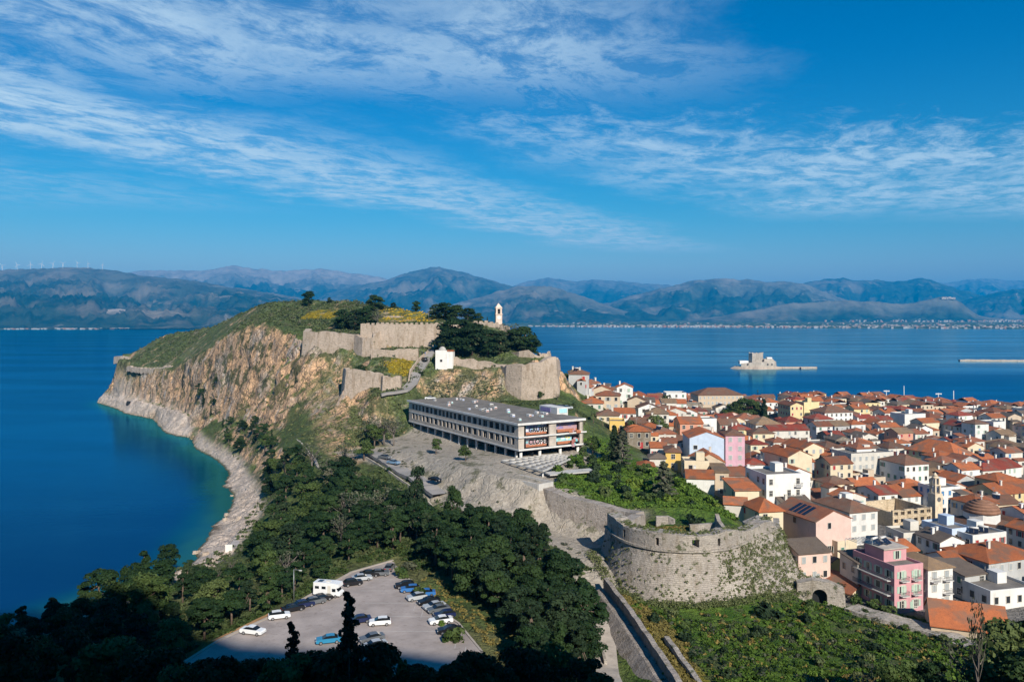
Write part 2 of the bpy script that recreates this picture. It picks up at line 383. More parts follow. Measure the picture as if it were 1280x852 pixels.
# ---- terrain materials
m_ter, g = new_mat('hill ground')
geo = g.n('ShaderNodeNewGeometry'); pos = geo.outputs['Position']
sepn = g.n('ShaderNodeSeparateXYZ'); g.set(sepn, 0, geo.outputs['Normal'])
def at(n): return g.n('ShaderNodeAttribute', attribute_name=n).outputs['Fac']
n_big = g.noise(pos, .035, 5); n_mid = g.noise(pos, .16, 6, .62); n_fine = g.noise(pos, .9, 6, .65)
streak = g.noise(g.mapping(pos, (.11, .11, .022)), 1.0, 7, .66, .8)
streak2 = g.noise(g.mapping(pos, (.5, .5, .08), loc=(9, 4, 2)), 1.0, 6, .7, .5)
rock = g.mix(g.ss(streak, .32, .50), (.50, .43, .37), (.66, .41, .235))
rock = g.mix(g.ss(streak2, .50, .70, 0, .8), rock, (.33, .25, .18))
rock = g.mix(g.ss(n_big, .52, .68, 0, .65), rock, (.44, .39, .33))
rock = g.mix(g.ss(n_fine, .62, .78, 0, .7), rock, (.12, .10, .07))
vo = g.n('ShaderNodeTexVoronoi', feature='DISTANCE_TO_EDGE'); wrp = g.n('ShaderNodeVectorMath', operation='MULTIPLY_ADD'); g.set(wrp, 0, g.noise(pos, .25, 4, out=1)); wrp.inputs[1].default_value = (6, 6, 6); g.set(wrp, 2, pos)
g.set(vo, 'Vector', g.mapping(wrp.outputs[0], (.22, .22, .075))); vo.inputs['Scale'].default_value = 1.0
vo2 = g.n('ShaderNodeTexVoronoi', feature='DISTANCE_TO_EDGE'); g.set(vo2, 'Vector', g.mapping(wrp.outputs[0], (.6, .6, .28), loc=(3, 1, 7))); vo2.inputs['Scale'].default_value = 1.0
crk = g.m('MULTIPLY', g.ss(vo.outputs['Distance'], 0, .06, .25, 1), g.ss(vo2.outputs['Distance'], 0, .09, .6, 1))
rock = g.mix(g.m('SUBTRACT', 1, crk), rock, (.15, .12, .09))
grass = g.mix(g.ss(n_mid, .35, .62), (.055, .085, .028), (.13, .17, .05))
grass = g.mix(g.ss(n_fine, .5, .7), grass, (.05, .075, .03))
grass = g.mix(g.ss(n_big, .52, .64, 0, .7), grass, (.17, .16, .07))
lush = g.mix(g.ss(n_mid, .38, .6), (.05, .11, .014), (.12, .19, .03))
lush = g.mix(g.ss(n_fine, .52, .72), lush, (.045, .08, .018))
grass = g.mix(at('lush'), grass, lush)
yel = g.mix(g.ss(n_fine, .35, .65), (.44, .31, .03), (.20, .19, .03))
grass = g.mix(g.m('MULTIPLY', at('yellow'), g.ss(n_mid, .35, .5, .3, 1)), grass, yel)
flat = g.m('MAXIMUM', g.m('MULTIPLY', at('top'), g.ss(g.noise(pos, .05, 6, .7), .36, .48)), g.ss(g.m('ADD', sepn.outputs[2], g.m('MULTIPLY', g.m('SUBTRACT', n_mid, .5), .55)), .56, .76))
flat = g.m('MULTIPLY', flat, g.m('SUBTRACT', 1.0, g.m('MULTIPLY', at('rocky'), g.ss(n_mid, .36, .62, 1, .35))))
outc = g.m('MULTIPLY', at('top'), g.ss(g.noise(pos, .075, 7, .72), .55, .63, 0, .85))
flat = g.m('MULTIPLY', flat, g.m('SUBTRACT', 1.0, outc))
grass = g.mix(g.m('MULTIPLY', at('top'), g.ss(g.noise(pos, .35, 6, .7), .48, .60)), grass, (.17, .20, .10))
grass = g.mix(g.m('MULTIPLY', at('top'), g.ss(g.noise(g.mapping(pos, (1, 1, 1), loc=(31, 7, 3)), .45, 6, .7), .54, .62, 0, .8)), grass, (.035, .055, .025))
col = g.mix(flat, rock, grass)
scr = g.m('MULTIPLY', g.ss(g.noise(pos, .10, 6, .72), .51, .58), g.m('SUBTRACT', 1, g.ss(sepn.outputs[2], .0, .10, 1, 0)))
col = g.mix(g.m('MULTIPLY', scr, .85), col, (.085, .10, .04))
dust = g.mix(g.ss(n_fine, .3, .7), (.42, .37, .31), (.30, .26, .21))
dust = g.mix(g.ss(streak2, .5, .72, 0, .6), dust, (.20, .17, .14)); dust = g.mix(g.ss(g.noise(pos, .12, 6, .7), .55, .62, 0, .8), dust, (.10, .10, .055))
col = g.mix(g.m('MULTIPLY', at('dusty'), g.ss(n_mid, .3, .45, .7, 1)), col, dust)
bch = g.mix(g.ss(n_mid, .35, .65), (.66, .54, .45), (.52, .42, .34))
bch = g.mix(g.ss(n_fine, .55, .75, 0, .75), bch, (.30, .23, .18))
sz = g.n('ShaderNodeSeparateXYZ'); g.set(sz, 0, pos)
bch = g.mix(g.ss(sz.outputs[2], .1, .7, .85, 0), bch, (.07, .055, .035))
col = g.mix(at('beach'), col, bch)
pav = g.mix(g.ss(n_fine, .3, .7), (.24, .22, .20), (.16, .15, .14))
col = g.mix(at('pave'), col, pav)
bmp = g.m('ADD', g.m('ADD', g.m('MULTIPLY', streak2, .8), g.m('MULTIPLY', n_fine, .8)), g.m('MULTIPLY', crk, .9))
bmp = g.m('MULTIPLY', bmp, g.m('SUBTRACT', 1.0, g.m('MULTIPLY', at('dusty'), .72)))
finish(g, col, .92, bmp, 1.2, .15, strength=.8)
# ---- terrain mesh (kept where a camera near this one could see it)
keepv = (~seam | (blur(seam.astype(float), 2) < .98)) & (np.abs(gx) < .95*np.maximum(gy, 0)+95) & (gy > 5)
kq = keepv[:-1, :-1] & keepv[1:, :-1] & keepv[:-1, 1:] & keepv[1:, 1:]
idx = np.arange(nx*ny).reshape(ny, nx)
q = np.stack([idx[:-1, :-1][kq], idx[:-1, 1:][kq], idx[1:, 1:][kq], idx[1:, :-1][kq]], 1)
used = np.unique(q); remap = np.zeros(nx*ny, np.int32); remap[used] = np.arange(len(used))
V = np.stack([gx.ravel()[used], gy.ravel()[used], Zf.ravel()[used]], 1)
# push the cliff faces about sideways so that they overhang and crack
cm = cliffm.ravel()[used]*soft.ravel()[used]
V[:, 0] += cm*fbm(V[:, 1]/5+V[:, 2]/3, V[:, 2]/7, 51, 4)*2.6; V[:, 1] += cm*fbm(V[:, 0]/5, V[:, 2]/6+V[:, 0]/9, 61, 4)*2.6
me = np_mesh('terrain', V, remap[q], [m_ter], None, True)
for k, a in gz.items(): attr(me, k, a.ravel()[used])
tag(link('terrain', me), 'rocky headland, wooded slope and town ground', 'terrain', kind='structure')
# the big hill behind the viewpoint (it shades the near ground), coarser
st = 5
kz = (gy <= 10)[::st, ::st]
bi = np.arange(kz.size).reshape(kz.shape); kb = kz[:-1, :-1] & kz[1:, 1:]
qb = np.stack([bi[:-1, :-1][kb], bi[:-1, 1:][kb], bi[1:, 1:][kb], bi[1:, :-1][kb]], 1)
Vb = np.stack([gx[::st, ::st].ravel(), gy[::st, ::st].ravel(), Zf[::st, ::st].ravel()], 1)
me = np_mesh('hill', Vb, qb, [m_ter], None, True)
for k, a in gz.items(): attr(me, k, a[::st, ::st].ravel())
tag(link('hill', me), 'tall hill behind the viewpoint', 'hill', kind='structure')

# ---- sea: one sheet, deep blue, greener over the shallow sea bed
m_sea, g = new_mat('sea water')
pos = g.n('ShaderNodeNewGeometry').outputs['Position']
sh = g.n('ShaderNodeAttribute', attribute_name='shallow').outputs['Fac']
npatch = g.noise(pos, .02, 4)
shn = g.m('MULTIPLY', sh, g.ss(npatch, .3, .7, .65, 1.25))
c1 = g.mix(g.ss(shn, .03, .40), (.0004, .026, .100), (.001, .050, .092))
c1 = g.mix(g.ss(shn, .30, .85), c1, (.012, .092, .090))
wav = g.m('ADD', g.noise(g.mapping(pos, (.5, 1.0, 1), rot=(0, 0, .3)), .35, 4, .6), g.m('MULTIPLY', g.noise(pos, .05, 3), 1.2))
bp = g.n('ShaderNodeBump'); g.set(bp, 'Height', wav); bp.inputs['Distance'].default_value = .35; bp.inputs['Strength'].default_value = .22
df = g.n('ShaderNodeBsdfDiffuse'); g.set(df, 'Color', c1)
spx = g.n('ShaderNodeSeparateXYZ'); g.set(spx, 0, pos)
calm = g.m('MULTIPLY', g.ss(g.m('ADD', spx.outputs[0], g.m('MULTIPLY', npatch, 60)), -60, 420), g.ss(spx.outputs[1], 820, 1300))  # far right bay: paler, stronger reflection painted in by position, roughness unchanged
gl = g.n('ShaderNodeBsdfGlossy'); g.set(gl, 'Color', g.mix(calm, (.11, .74, 1.0), (.82, 1.0, 1))); gl.inputs['Roughness'].default_value = .13; g.set(gl, 'Normal', bp)
fr = g.n('ShaderNodeFresnel'); fr.inputs['IOR'].default_value = 1.33; g.set(fr, 'Normal', bp)
mx = g.n('ShaderNodeMixShader'); g.set(mx, 0, g.m('MULTIPLY', fr.outputs[0], g.m('MULTIPLY', g.m('ADD', .62, g.m('MULTIPLY', calm, .30)), g.ss(g.noise(g.mapping(pos, (.0022, .0075, 1), rot=(0, 0, .35)), 1.0, 5, .6), .36, .64, .78, 1.14)))); g.set(mx, 1, df); g.set(mx, 2, gl)
o = g.n('ShaderNodeOutputMaterial'); g.set(o, 0, mx)
gs = 6
sx, sy = np.meshgrid(np.arange(X0-30, X1+60, gs), np.arange(60, Y1+60, gs))
sv = shal[np.clip(((sy-Y0)/2).astype(int), 0, shal.shape[0]-1), np.clip(((sx-X0)/2).astype(int), 0, shal.shape[1]-1)]
inb = (sx > X0+4) & (sx < X1-4) & (sy < Y1-4); sv = np.where(inb, np.clip(sv*2, 0, 1), 0)
xs = np.concatenate([[-30000, -8000, -2000, -900], sx[0], [1100, 2500, 8000, 30000]])
ys = np.concatenate([[-1500, -400, -100], sy[:, 0], [900, 1200, 2000, 4000, 9500]])
WX, WY = np.meshgrid(xs, ys); wa = np.zeros(WX.shape); wa[3:3+sy.shape[0], 4:4+sx.shape[1]] = sv
wi = np.arange(WX.size).reshape(WX.shape)
q = np.stack([wi[:-1, :-1].ravel(), wi[:-1, 1:].ravel(), wi[1:, 1:].ravel(), wi[1:, :-1].ravel()], 1)
me = np_mesh('sea', np.stack([WX.ravel(), WY.ravel(), np.zeros(WX.size)], 1), q, [m_sea])
attr(me, 'shallow', wa.ravel())
tag(link('sea', me), 'calm deep blue bay', 'sea', kind='structure')

# ---- the far side of the bay: plain and mountains
m_mtn, g = new_mat('mountain scrub')
pos = g.n('ShaderNodeNewGeometry').outputs['Position']
a1 = g.noise(pos, .0011, 8, .62); a2 = g.noise(pos, .006, 7, .68); a3 = g.noise(g.mapping(pos, (1, 1, 2.2)), .0022, 6, .7, .5)
col = g.mix(g.ss(a2, .4, .62), (.008, .030, .030), (.036, .06, .048))
col = g.mix(g.ss(a1, .50, .66, 0, .75), col, (.22, .185, .145))
col = g.mix(g.ss(a3, .58, .72, 0, .8), col, (.34, .28, .22))
sn = g.n('ShaderNodeSeparateXYZ'); g.set(sn, 0, pos)
pale = g.n('ShaderNodeAttribute', attribute_name='bare').outputs['Fac']
col = g.mix(g.m('MULTIPLY', pale, g.ss(a2, .3, .6, .5, 1)), col, (.40, .34, .29))
finish(g, col, .95, None, spec=.05)
def mountain(sky_pts, Yr, Yf, seed, bare=0., base=5, rug=.10, back=2500, name='mountain', label=''):
    px = np.arange(sky_pts[0][0], sky_pts[-1][0]+.1, 2.0)
    a = np.array(sky_pts, float)
    yy = np.interp(px, a[:, 0], a[:, 1])
    yy = np.convolve(np.pad(yy, 2, mode='edge'), np.ones(5)/5, 'valid')
    yy = yy+fbm(px/11., np.zeros_like(px)+seed, seed+1, 5, .62)*2.0*np.clip((402-yy)/30, 0, 1)
    ang = (px-640)/F
    rows, bl = [], []
    nr = 46
    for i in range(nr):
        t = i/(nr-8)                        # 0 front foot .. 1 ridge .. behind
        Yd = Yf+(Yr-Yf)*t if t <= 1 else Yr+back*(t-1)*(nr-8)/8
        Xc = ang*Yr*(1-.0)+ang*(Yd-Yr)*1.0
        h = np.maximum(CH-(yy-HZ)/F*Yr, base)
        w = Yr*ang
        gul = 1-np.abs(fbm(w/(Yr*.055), np.full_like(w, Yd)/(Yr*.11), seed, 6, .6))*2
        sft = fbm(w/(Yr*.16), np.full_like(w, Yd)/(Yr*.16), seed+9, 4)
        tt = min(t, 1)
        prof = tt**1.25*(.65+.35*tt)
        k = np.sin(math.pi*min(t, 1.0))**.8 if t < 1 else 0
        z = base+(h-base)*(prof+k*(rug*3.6*(gul-.45)+.30*sft)) if t <= 1 else base+(h-base)*(1-((t-1)*(nr-8)/8)**1.3)
        z = z+fbm(w/(Yr*.006), np.full_like(w, Yd)/(Yr*.006), seed+3, 3)*h*.014*min(t*2, 1)
        z = np.maximum(z, -6)
        rows.append(np.stack([Xc, np.full_like(w, Yd), z], 1)); bl.append(np.clip((tt-.62)*3, 0, 1)*bare*np.ones_like(w))
    V = np.concatenate(rows); n = len(px)
    ii = np.arange(len(V)).reshape(nr, n)
    q = np.stack([ii[:-1, :-1].ravel(), ii[:-1, 1:].ravel(), ii[1:, 1:].ravel(), ii[1:, :-1].ravel()], 1)
    me = np_mesh(name, V, q, [m_mtn], None, True); attr(me, 'bare', np.concatenate(bl))
    return tag(link(name, me), label, 'mountain', kind='structure')
mountain([(-320,356),(-200,345),(-100,341),(0,337),(40,335),(100,333.6),(135,337),(170,343),(230,350),(300,360),(380,373),(450,386),(560,400)], 9000, 5100, 5, .25, label='broad scrubby mountain with wind turbines')
mountain([(20,408),(60,402),(90,397),(120,390),(145,385.5),(180,390),(215,400),(250,406),(280,409)], 6000, 5150, 9, 1.5, rug=.06, back=500, label='low tan foothill by the far shore')
mountain([(60,358),(120,350),(170,339),(215,337.5),(265,337),(290,331.5),(320,336),(350,338),(400,336),(430,339),(470,346),(520,356),(600,372)], 15500, 10500, 13, 1., label='pale bare ridge far behind')
mountain([(340,392),(380,378),(420,363),(450,356),(480,352),(510,341),(545,332),(575,339),(610,349),(640,357),(700,372),(760,388)], 13000, 9300, 17, .25, label='blue pointed peak across the bay')
mountain([(500,404),(540,393),(570,378),(620,365),(655,357),(690,357),(710,365),(740,374),(765,383),(800,395)], 9800, 7900, 23, .35, label='front hill with bare patches')
mountain([(600,372),(640,358),(660,352),(690,347.5),(715,352),(745,350),(790,353),(830,356),(880,362)], 18000, 13500, 29, .5, label='distant blue range')
mountain([(680,400),(720,388),(760,378),(800,367),(840,357),(870,350.5),(905,347.5),(925,349),(960,352),(990,352),(1010,356),(1035,366),(1060,376),(1100,392)], 11500, 8900, 31, .4, label='rumpled tan and green range')
mountain([(940,372),(990,357),(1020,350),(1050,346.8),(1075,351),(1095,349.6),(1115,353),(1150,347.5),(1165,351),(1200,362),(1240,372),(1290,378),(1400,384)], 14500, 11500, 37, .05, label='smooth blue range on the right')
mountain([(1120,362),(1170,354),(1225,347.5),(1250,350),(1290,352),(1360,350),(1480,356)], 21500, 17500, 41, .6, label='faint far range with pale tops')
mountain([(1180,384),(1210,374),(1250,364),(1280,360),(1340,354),(1480,350)], 13500, 10500, 43, .0, label='dark blue shoulder at the right edge')
mountain([(860,400),(900,395),(940,388),(990,379),(1050,375),(1090,377),(1125,380),(1150,377),(1170,371.5),(1186,370.5),(1200,376),(1213,388),(1225,395),(1260,399)], 8600, 7900, 47, .35, rug=.05, back=900, label='low hill with a castle on its top')
# plain behind the far beach
m_pl, g = new_mat('plain fields')
pos = g.n('ShaderNodeNewGeometry').outputs['Position']
b1 = g.noise(g.mapping(pos, (1, .35, 1)), .006, 6, .7)
col = g.mix(g.ss(b1, .4, .6), (.04, .065, .03), (.12, .13, .06)); col = g.mix(g.ss(g.noise(pos, .012, 4), .58, .7, 0, .7), col, (.3, .26, .2))
finish(g, col, .95)
def far_shore(px): return np.interp(px, [-700, 0, 150, 330, 500, 660, 760, 900, 1050, 1280, 1900], [4600, 5050, 5100, 5400, 6300, 6900, 6600, 6300, 5750, 5350, 5200])
pxs = np.linspace(-700, 1900, 260); rows = []
for t in np.linspace(0, 1, 30):
    Yd = far_shore(pxs)+(10500-far_shore(pxs))*t**1.5
    z = np.interp(t, [0, .02, .2, .5, 1], [-1, 3, 8, 26, 60])+fbm(pxs/14, np.full_like(pxs, t*9), 3, 3)*2*(t > 0)
    rows.append(np.stack([(pxs-640)/F*Yd, Yd, z], 1))
V = np.concatenate(rows); ii = np.arange(len(V)).reshape(30, 260)
q = np.stack([ii[:-1, :-1].ravel(), ii[:-1, 1:].ravel(), ii[1:, 1:].ravel(), ii[1:, :-1].ravel()], 1)
tag(link('plain', np_mesh('plain', V, q, [m_pl])), 'flat farmland behind the far shore', 'plain', kind='structure')
# haze
m_hz, g = new_mat('haze'); pv = g.n('ShaderNodeVolumePrincipled')
pv.inputs['Color'].default_value = (.0, .44, 1, 1); pv.inputs['Density'].default_value = 7e-5; pv.inputs['Anisotropy'].default_value = 0
o = g.n('ShaderNodeOutputMaterial'); g.nt.links.new(pv.outputs[0], o.inputs['Volume'])
hz = MB().box(-32000, 32000, -2500, 25500, -8, 1230).build('haze', m_hz)
tag(hz, 'thin blue air over the bay', 'haze', kind='stuff')
sc.cycles.volume_max_steps = 64; sc.cycles.volume_bounces = 0
sc.cycles.max_bounces = 6; sc.cycles.diffuse_bounces = 2; sc.cycles.glossy_bounces = 3; sc.cycles.transparent_max_bounces = 6
sc.cycles.use_denoising = True
# ================================================================ LARGE STRUCTURES
def stone(name, c1, c2, scale=.35, rows=.8, gap=.55, weeds=0.):
    m, g = new_mat(name)
    pos = g.n('ShaderNodeNewGeometry').outputs['Position']
    sp = g.n('ShaderNodeSeparateXYZ'); g.set(sp, 0, pos)
    hxy = g.m('ADD', g.m('MULTIPLY', sp.outputs[0], .8), g.m('MULTIPLY', sp.outputs[1], .6))
    wob = g.m('MULTIPLY', g.m('SUBTRACT', g.noise(pos, .5, 3), .5), .9)
    cx = g.n('ShaderNodeCombineXYZ'); g.set(cx, 0, g.m('ADD', hxy, g.m('MULTIPLY', wob, 2))); g.set(cx, 1, g.m('ADD', sp.outputs[2], wob))
    br = g.n('ShaderNodeTexBrick'); g.set(br, 'Vector', cx); br.inputs['Scale'].default_value = 1/rows
    br.inputs['Color1'].default_value = (1, 1, 1, 1); br.inputs['Color2'].default_value = (.72, .72, .72, 1); br.inputs['Mortar'].default_value = (gap, gap, gap, 1)
    br.inputs['Mortar Size'].default_value = .05; br.inputs['Brick Width'].default_value = 1.3; br.inputs['Row Height'].default_value = .62
    n1 = g.noise(pos, scale*.4, 6, .6); n2 = g.noise(pos, scale*4, 6, .68); n3 = g.noise(g.mapping(pos, (1, 1, .3)), .55, 6, .65)
    col = g.mix(g.ss(n1, .35, .65), c1, c2)
    col = g.mix(g.ss(n2, .48, .72, 0, .75), col, (c1[0]*.5, c1[1]*.5, c1[2]*.5))
    col = g.mix(g.ss(n3, .47, .68, 0, .7), col, (c1[0]*.5, c1[1]*.46, c1[2]*.38))
    col = g.mix(.5, col, br.outputs[0], 'MULTIPLY')
    if weeds: col = g.mix(g.ss(g.noise(pos, .5, 5, .7), .66-weeds*.16, .70-weeds*.12, 0, .85), col, (.075, .09, .035))
    finish(g, col, .92, g.m('ADD', g.m('MULTIPLY', n2, .8), g.m('MULTIPLY', br.outputs[0], .5)), .5, .15, strength=.9)
    return m
m_fort = stone('fort stone', (.60, .48, .38), (.50, .40, .31), weeds=.2)
m_curt = stone('curtain stone', (.46, .40, .35), (.38, .33, .285), rows=.55, weeds=.3)
m_bast = stone('bastion stone', (.52, .46, .395), (.42, .37, .325), rows=.62, weeds=.55)
m_ruin = stone('ochre ruin stone', (.80, .63, .43), (.68, .54, .37))
m_conc = plain('raw concrete', (.46, .40, .34), .85, .28, .4, dirt=.55, bump=.1)
m_concl = plain('pale concrete edge', (.62, .60, .57), .8, .16, .5, dirt=.35)
m_perg = plain('pergola concrete', (.50,.475,.44), .85, .2, .5, dirt=.45)
m_concd = plain('dark concrete', (.10, .10, .10), .9, .3, .5)
m_roofc = plain('weathered flat roof', (.19, .17, .15), .9, .35, .25, dirt=.6, bump=.1)
m_dark = plain('dark interior', (.022, .024, .026), .9, .4, .5)  # near-black colour painting the shade inside openings, also used for the bells
m_wht = plain('white plaster', (.74, .71, .66), .85, .1, .4, dirt=.25)
m_metal = plain('grey metal', (.32, .33, .34), .45, .1, 1., metal=.6)

def wall_mesh(pts, thick=2., batter=.08, depth=None, jit=.18, cren=0, mats=None, name='wall', step=2.2, seed=1):
    rnd = random.Random(seed)
    # resample
    rs = []
    for a, b in zip(pts[:-1], pts[1:]):
        n = max(1, int(math.dist(a[:2], b[:2])/step))
        for k in range(n): rs.append([a[i]+(b[i]-a[i])*k/n for i in range(3)])
    rs.append(list(pts[-1]))
    n = len(rs); mb = MB(); top = []; bot = []
    for i, p in enumerate(rs):
        q0, q1 = rs[max(i-1, 0)], rs[min(i+1, n-1)]
        d = Vector((q1[0]-q0[0], q1[1]-q0[1])).normalized(); nn = Vector((d.y, -d.x))
        zt = p[2]+rnd.uniform(-jit, jit)
        zb = min(ground(p[0]+nn.x*s_, p[1]+nn.y*s_) for s_ in (-thick, 0, thick, thick*2, -thick*2))-1.5
        if depth: zb = zt-depth
        h = max(zt-zb, .5); o = thick/2; ob = o+batter*h
        top.append(((p[0]+nn.x*o, p[1]+nn.y*o, zt), (p[0]-nn.x*o, p[1]-nn.y*o, zt)))
        bot.append(((p[0]+nn.x*ob, p[1]+nn.y*ob, zb), (p[0]-nn.x*ob, p[1]-nn.y*ob, zb)))
    vs = []
    for t, b in zip(top, bot): vs += [t[0], t[1], b[0], b[1]]
    fs = []
    for i in range(n-1):
        a, c = i*4, i*4+4
        fs += [(a, c, c+1, a+1), (a, a+2, c+2, c), (a+1, c+1, c+3, a+3)]
    fs += [(0, 1, 3, 2), ((n-1)*4, (n-1)*4+2, (n-1)*4+3, (n-1)*4+1)]
    mb.add(vs, fs)
    if cren:
        for a, b in zip(rs[:-1], rs[1:]):
            L = math.dist(a[:2], b[:2]); rz = math.atan2(b[1]-a[1], b[0]-a[0])
            mb.box(L*.12, L*.66, -.45, .45, -.3, cren*rnd.uniform(.6, 1.1), 0, rz, (a[0], a[1], min(a[2], b[2])))
    return mb
def wall_thing(name, label, cat, pts, mat, group=None, **k):
    o = wall_mesh(pts, **k).build(name, mat); return tag(o, label, cat, group)

G_FW = 'walls of the hilltop fortress'
wall_thing('fortress_wall', 'long crenellated stone wall across the hilltop below the yellow flowers', 'wall', wy((452,405.5,371),(500,405,366),(556,405.5,364),(578,405,366)), m_fort, G_FW, thick=2.5, cren=.9, seed=2, jit=.45)
wall_thing('fortress_wall', 'crenellated stone wall stretch just below the clock tower', 'wall', wy((592,402.5,378),(612,403,374),(625,405,372),(636,409,368)), m_fort, G_FW, thick=2, cren=.9, seed=3)
wall_thing('fortress_wall', 'low blank stone bastion at the left end of the hilltop wall above the cliff', 'wall', wy((386,410,398),(383,413,389),(400,414.5,384),(428,416,378),(449,417,372)), m_fort, G_FW, thick=3, seed=4, jit=.6)
wall_thing('fortress_wall', 'rounded stone bastion corner in the middle of the hilltop walls', 'wall', wy((447,418,372),(456,424,364),(466,422,362),(473,410,368)), m_fort, G_FW, thick=3, seed=5, jit=.6)
wall_thing('fortress_wall', 'short inner stone wall above the green terrace and beside the road', 'wall', wy((465,437.5,348),(485,436.5,345),(505,436,343),(523,436,342)), m_fort, G_FW, thick=1.8, seed=6, jit=.6)
wall_thing('fortress_wall', 'sloping stone wall holding up the green terrace above the cliff', 'wall', wy((432,459,330),(435,460.5,320),(455,462,316),(478,466,311)), m_fort, G_FW, thick=2, batter=.1, seed=7, jit=.6)
wall_thing('fortress_wall', 'squared stone wall block below the green terrace where the road bends', 'wall', wy((478,470,312),(481,471,307),(498,470,306),(499,468,312)), m_fort, G_FW, thick=2, seed=8, jit=.6)
wall_thing('fortress_wall', 'stone retaining wall below the row of big hilltop pines', 'wall', wy((551,449,338),(570,447,333),(590,449,329),(612,452,326),(634,456,320)), m_fort, G_FW, thick=1.6, seed=9, jit=.6)
wall_thing('fortress_wall', 'tall blank stone bastion above the right end of the concrete hotel', 'wall', wy((628,457,326),(638,457,313),(655,455,306),(675,451,305),(690,448,309),(694,449,326)), m_fort, G_FW, thick=4, batter=.10, seed=10, jit=.9)
wall_thing('fortress_wall', 'ragged ruined wall standing on top of the tall blank bastion', 'wall', wy((640,440,338),(650,441,330),(660,437,328),(668,443,326),(676,446,326)), m_fort, G_FW, thick=1.4, seed=11, jit=.9)
wall_thing('fortress_wall', 'small ruined tower stump at the right tip of the fortress', 'wall', wy((673,441,334),(676,443,328),(685,442,328),(687,440,335)), m_fort, G_FW, thick=1.2, cren=.8, seed=12, jit=.5)
wall_thing('fortress_wall', 'low stone wall on the rim at the far tip of the headland', 'wall', wy((144,445.5,664),(152,444.5,655),(162,446,650)), m_fort, G_FW, thick=2, seed=13, depth=6)
wall_thing('fortress_wall', 'low broken stone wall along the cliff rim below the far green slope', 'wall', wy((160,457.5,628),(175,459.5,612),(190,460.5,598),(203,458,587),(216,457,578)), m_fort, G_FW, thick=2, seed=14, jit=.8, depth=4)
wall_thing('parapet_wall', 'pale low parapet curving along the road up to the fortress gate', 'wall', wy((536,437,349),(524,447,340),(513,462,324),(511,474,313)), m_fort, None, thick=.6, batter=0, seed=15)
wall_thing('ruin_wall', 'pale broken masonry among the yellow flowers on the hilltop', 'wall', wy((474,397,436),(485,394.5,434),(497,394.5,432),(505,396,432)), m_fort, None, thick=2, seed=16, jit=.6)
wall_thing('white_hut', 'tiny flat white hut beside the hilltop flowers', 'hut', wy((526,401,425),(541,400.5,424)), m_wht, None, thick=4, batter=0, seed=17, jit=0)

# curtain wall from the hotel down to the round bastion, bastion, long sloped wall
CURT = wy((678,607,223),(690,612,219),(712,620,214.5),(735,626,211),(760,631.5,207),(786,638,203),(800,641,200))
wall_thing('curtain_wall', 'long grey stone curtain wall running down from the hotel to the round bastion', 'wall', CURT, m_curt, None, thick=3, batter=.16, seed=20, jit=.25)
wall_thing('curtain_wall', 'lower grey stone wall closing the corner between curtain wall and round bastion', 'wall', wy((800,641,200),(783,650,191),(771,659,185)), m_curt, None, thick=2.6, batter=.1, seed=21, jit=.3)
def catmull(pts, n):
    out = []
    for i in range(len(pts)-1):
        p0, p1, p2, p3 = pts[max(i-1, 0)], pts[i], pts[i+1], pts[min(i+2, len(pts)-1)]
        for k in range(n):
            t = k/n
            out.append(tuple(.5*((2*p1[j])+(-p0[j]+p2[j])*t+(2*p0[j]-5*p1[j]+4*p2[j]-p3[j])*t*t+(-p0[j]+3*p1[j]-3*p2[j]+p3[j])*t**3) for j in range(len(p1))))
    return out+[tuple(pts[-1])]
BO = catmull([(22.5,192),(23.6,184),(26.2,177.6),(31,173),(37,171.2),(43,171.8),(47.8,174.2),(52,178.4),(57.5,184.6),(63,191),(66,199)], 8)
bast = empty('round_bastion', 'round battered stone bastion with three gun openings above the green slope', 'bastion', (40, 186, 8))
def rel(vs, o): return [(p[0]-o[0], p[1]-o[1], p[2]-o[2]) for p in vs]
def offs(i, d):
    a, b = BO[max(i-1, 0)], BO[min(i+1, len(BO)-1)]
    t = Vector((b[0]-a[0], b[1]-a[1])).normalized(); return (BO[i][0]+t.y*d, BO[i][1]-t.x*d)
rings = []; nb = len(BO)
def spread(i): return 1+1.1*min(1, max(0, (i/nb-.5)/.22))
for k, (zz_, d) in enumerate([(20.0, 0), (17.5, .5), (15, 1.1), (12.5, 1.8), (10, 2.6), (8, 3.3), (5, 4.5)]):
    rings.append([(*offs(i, d*spread(i)+(fbm(np.array([i/3.]), np.array([k*1.3]), 5, 3)[0])*.35), zz_+.2*math.sin(i*.9)*(k == 0)) for i in range(nb)])
mb = MB(); vs = [p for r in rings for p in r]
mb.add(rel(vs, bast.location), [(k*nb+i, (k+1)*nb+i, (k+1)*nb+i+1, k*nb+i+1) for k in range(6) for i in range(nb-1)], 0, True)
mb.build('wall', m_bast, bast)
mb = MB()
vs = []
for i in range(nb): vs += [(*offs(i, .45), 20.0), (*offs(i, .45), 20.45), (*offs(i, -1), 20.45), (*offs(i, -1), 20.0)]
fs = [(i*4+a, i*4+4+a, i*4+4+(a+1) % 4, i*4+(a+1) % 4) for i in range(nb-1) for a in range(4)]
mb.add(rel(vs, bast.location), fs); mb.build('ledge', m_bast, bast)
emb = {}
for tx in (818, 864, 896, 780): emb[min(range(nb), key=lambda i: abs(px_of((*BO[i], 21.5))[0]-tx)+(100 if BO[i][1] > 186 else 0))] = 1
mb = MB()
def seg(i, z0, z1, din=-3.2):
    a, b = offs(i, 0), offs(i+1, 0); c, d = offs(i+1, din), offs(i, din)
    mb.prism(rel([(*a, z0), (*b, z0), (*c, z0), (*d, z0)], bast.location), rel([(*a, z1), (*b, z1), (*c, z1), (*d, z1)], bast.location))
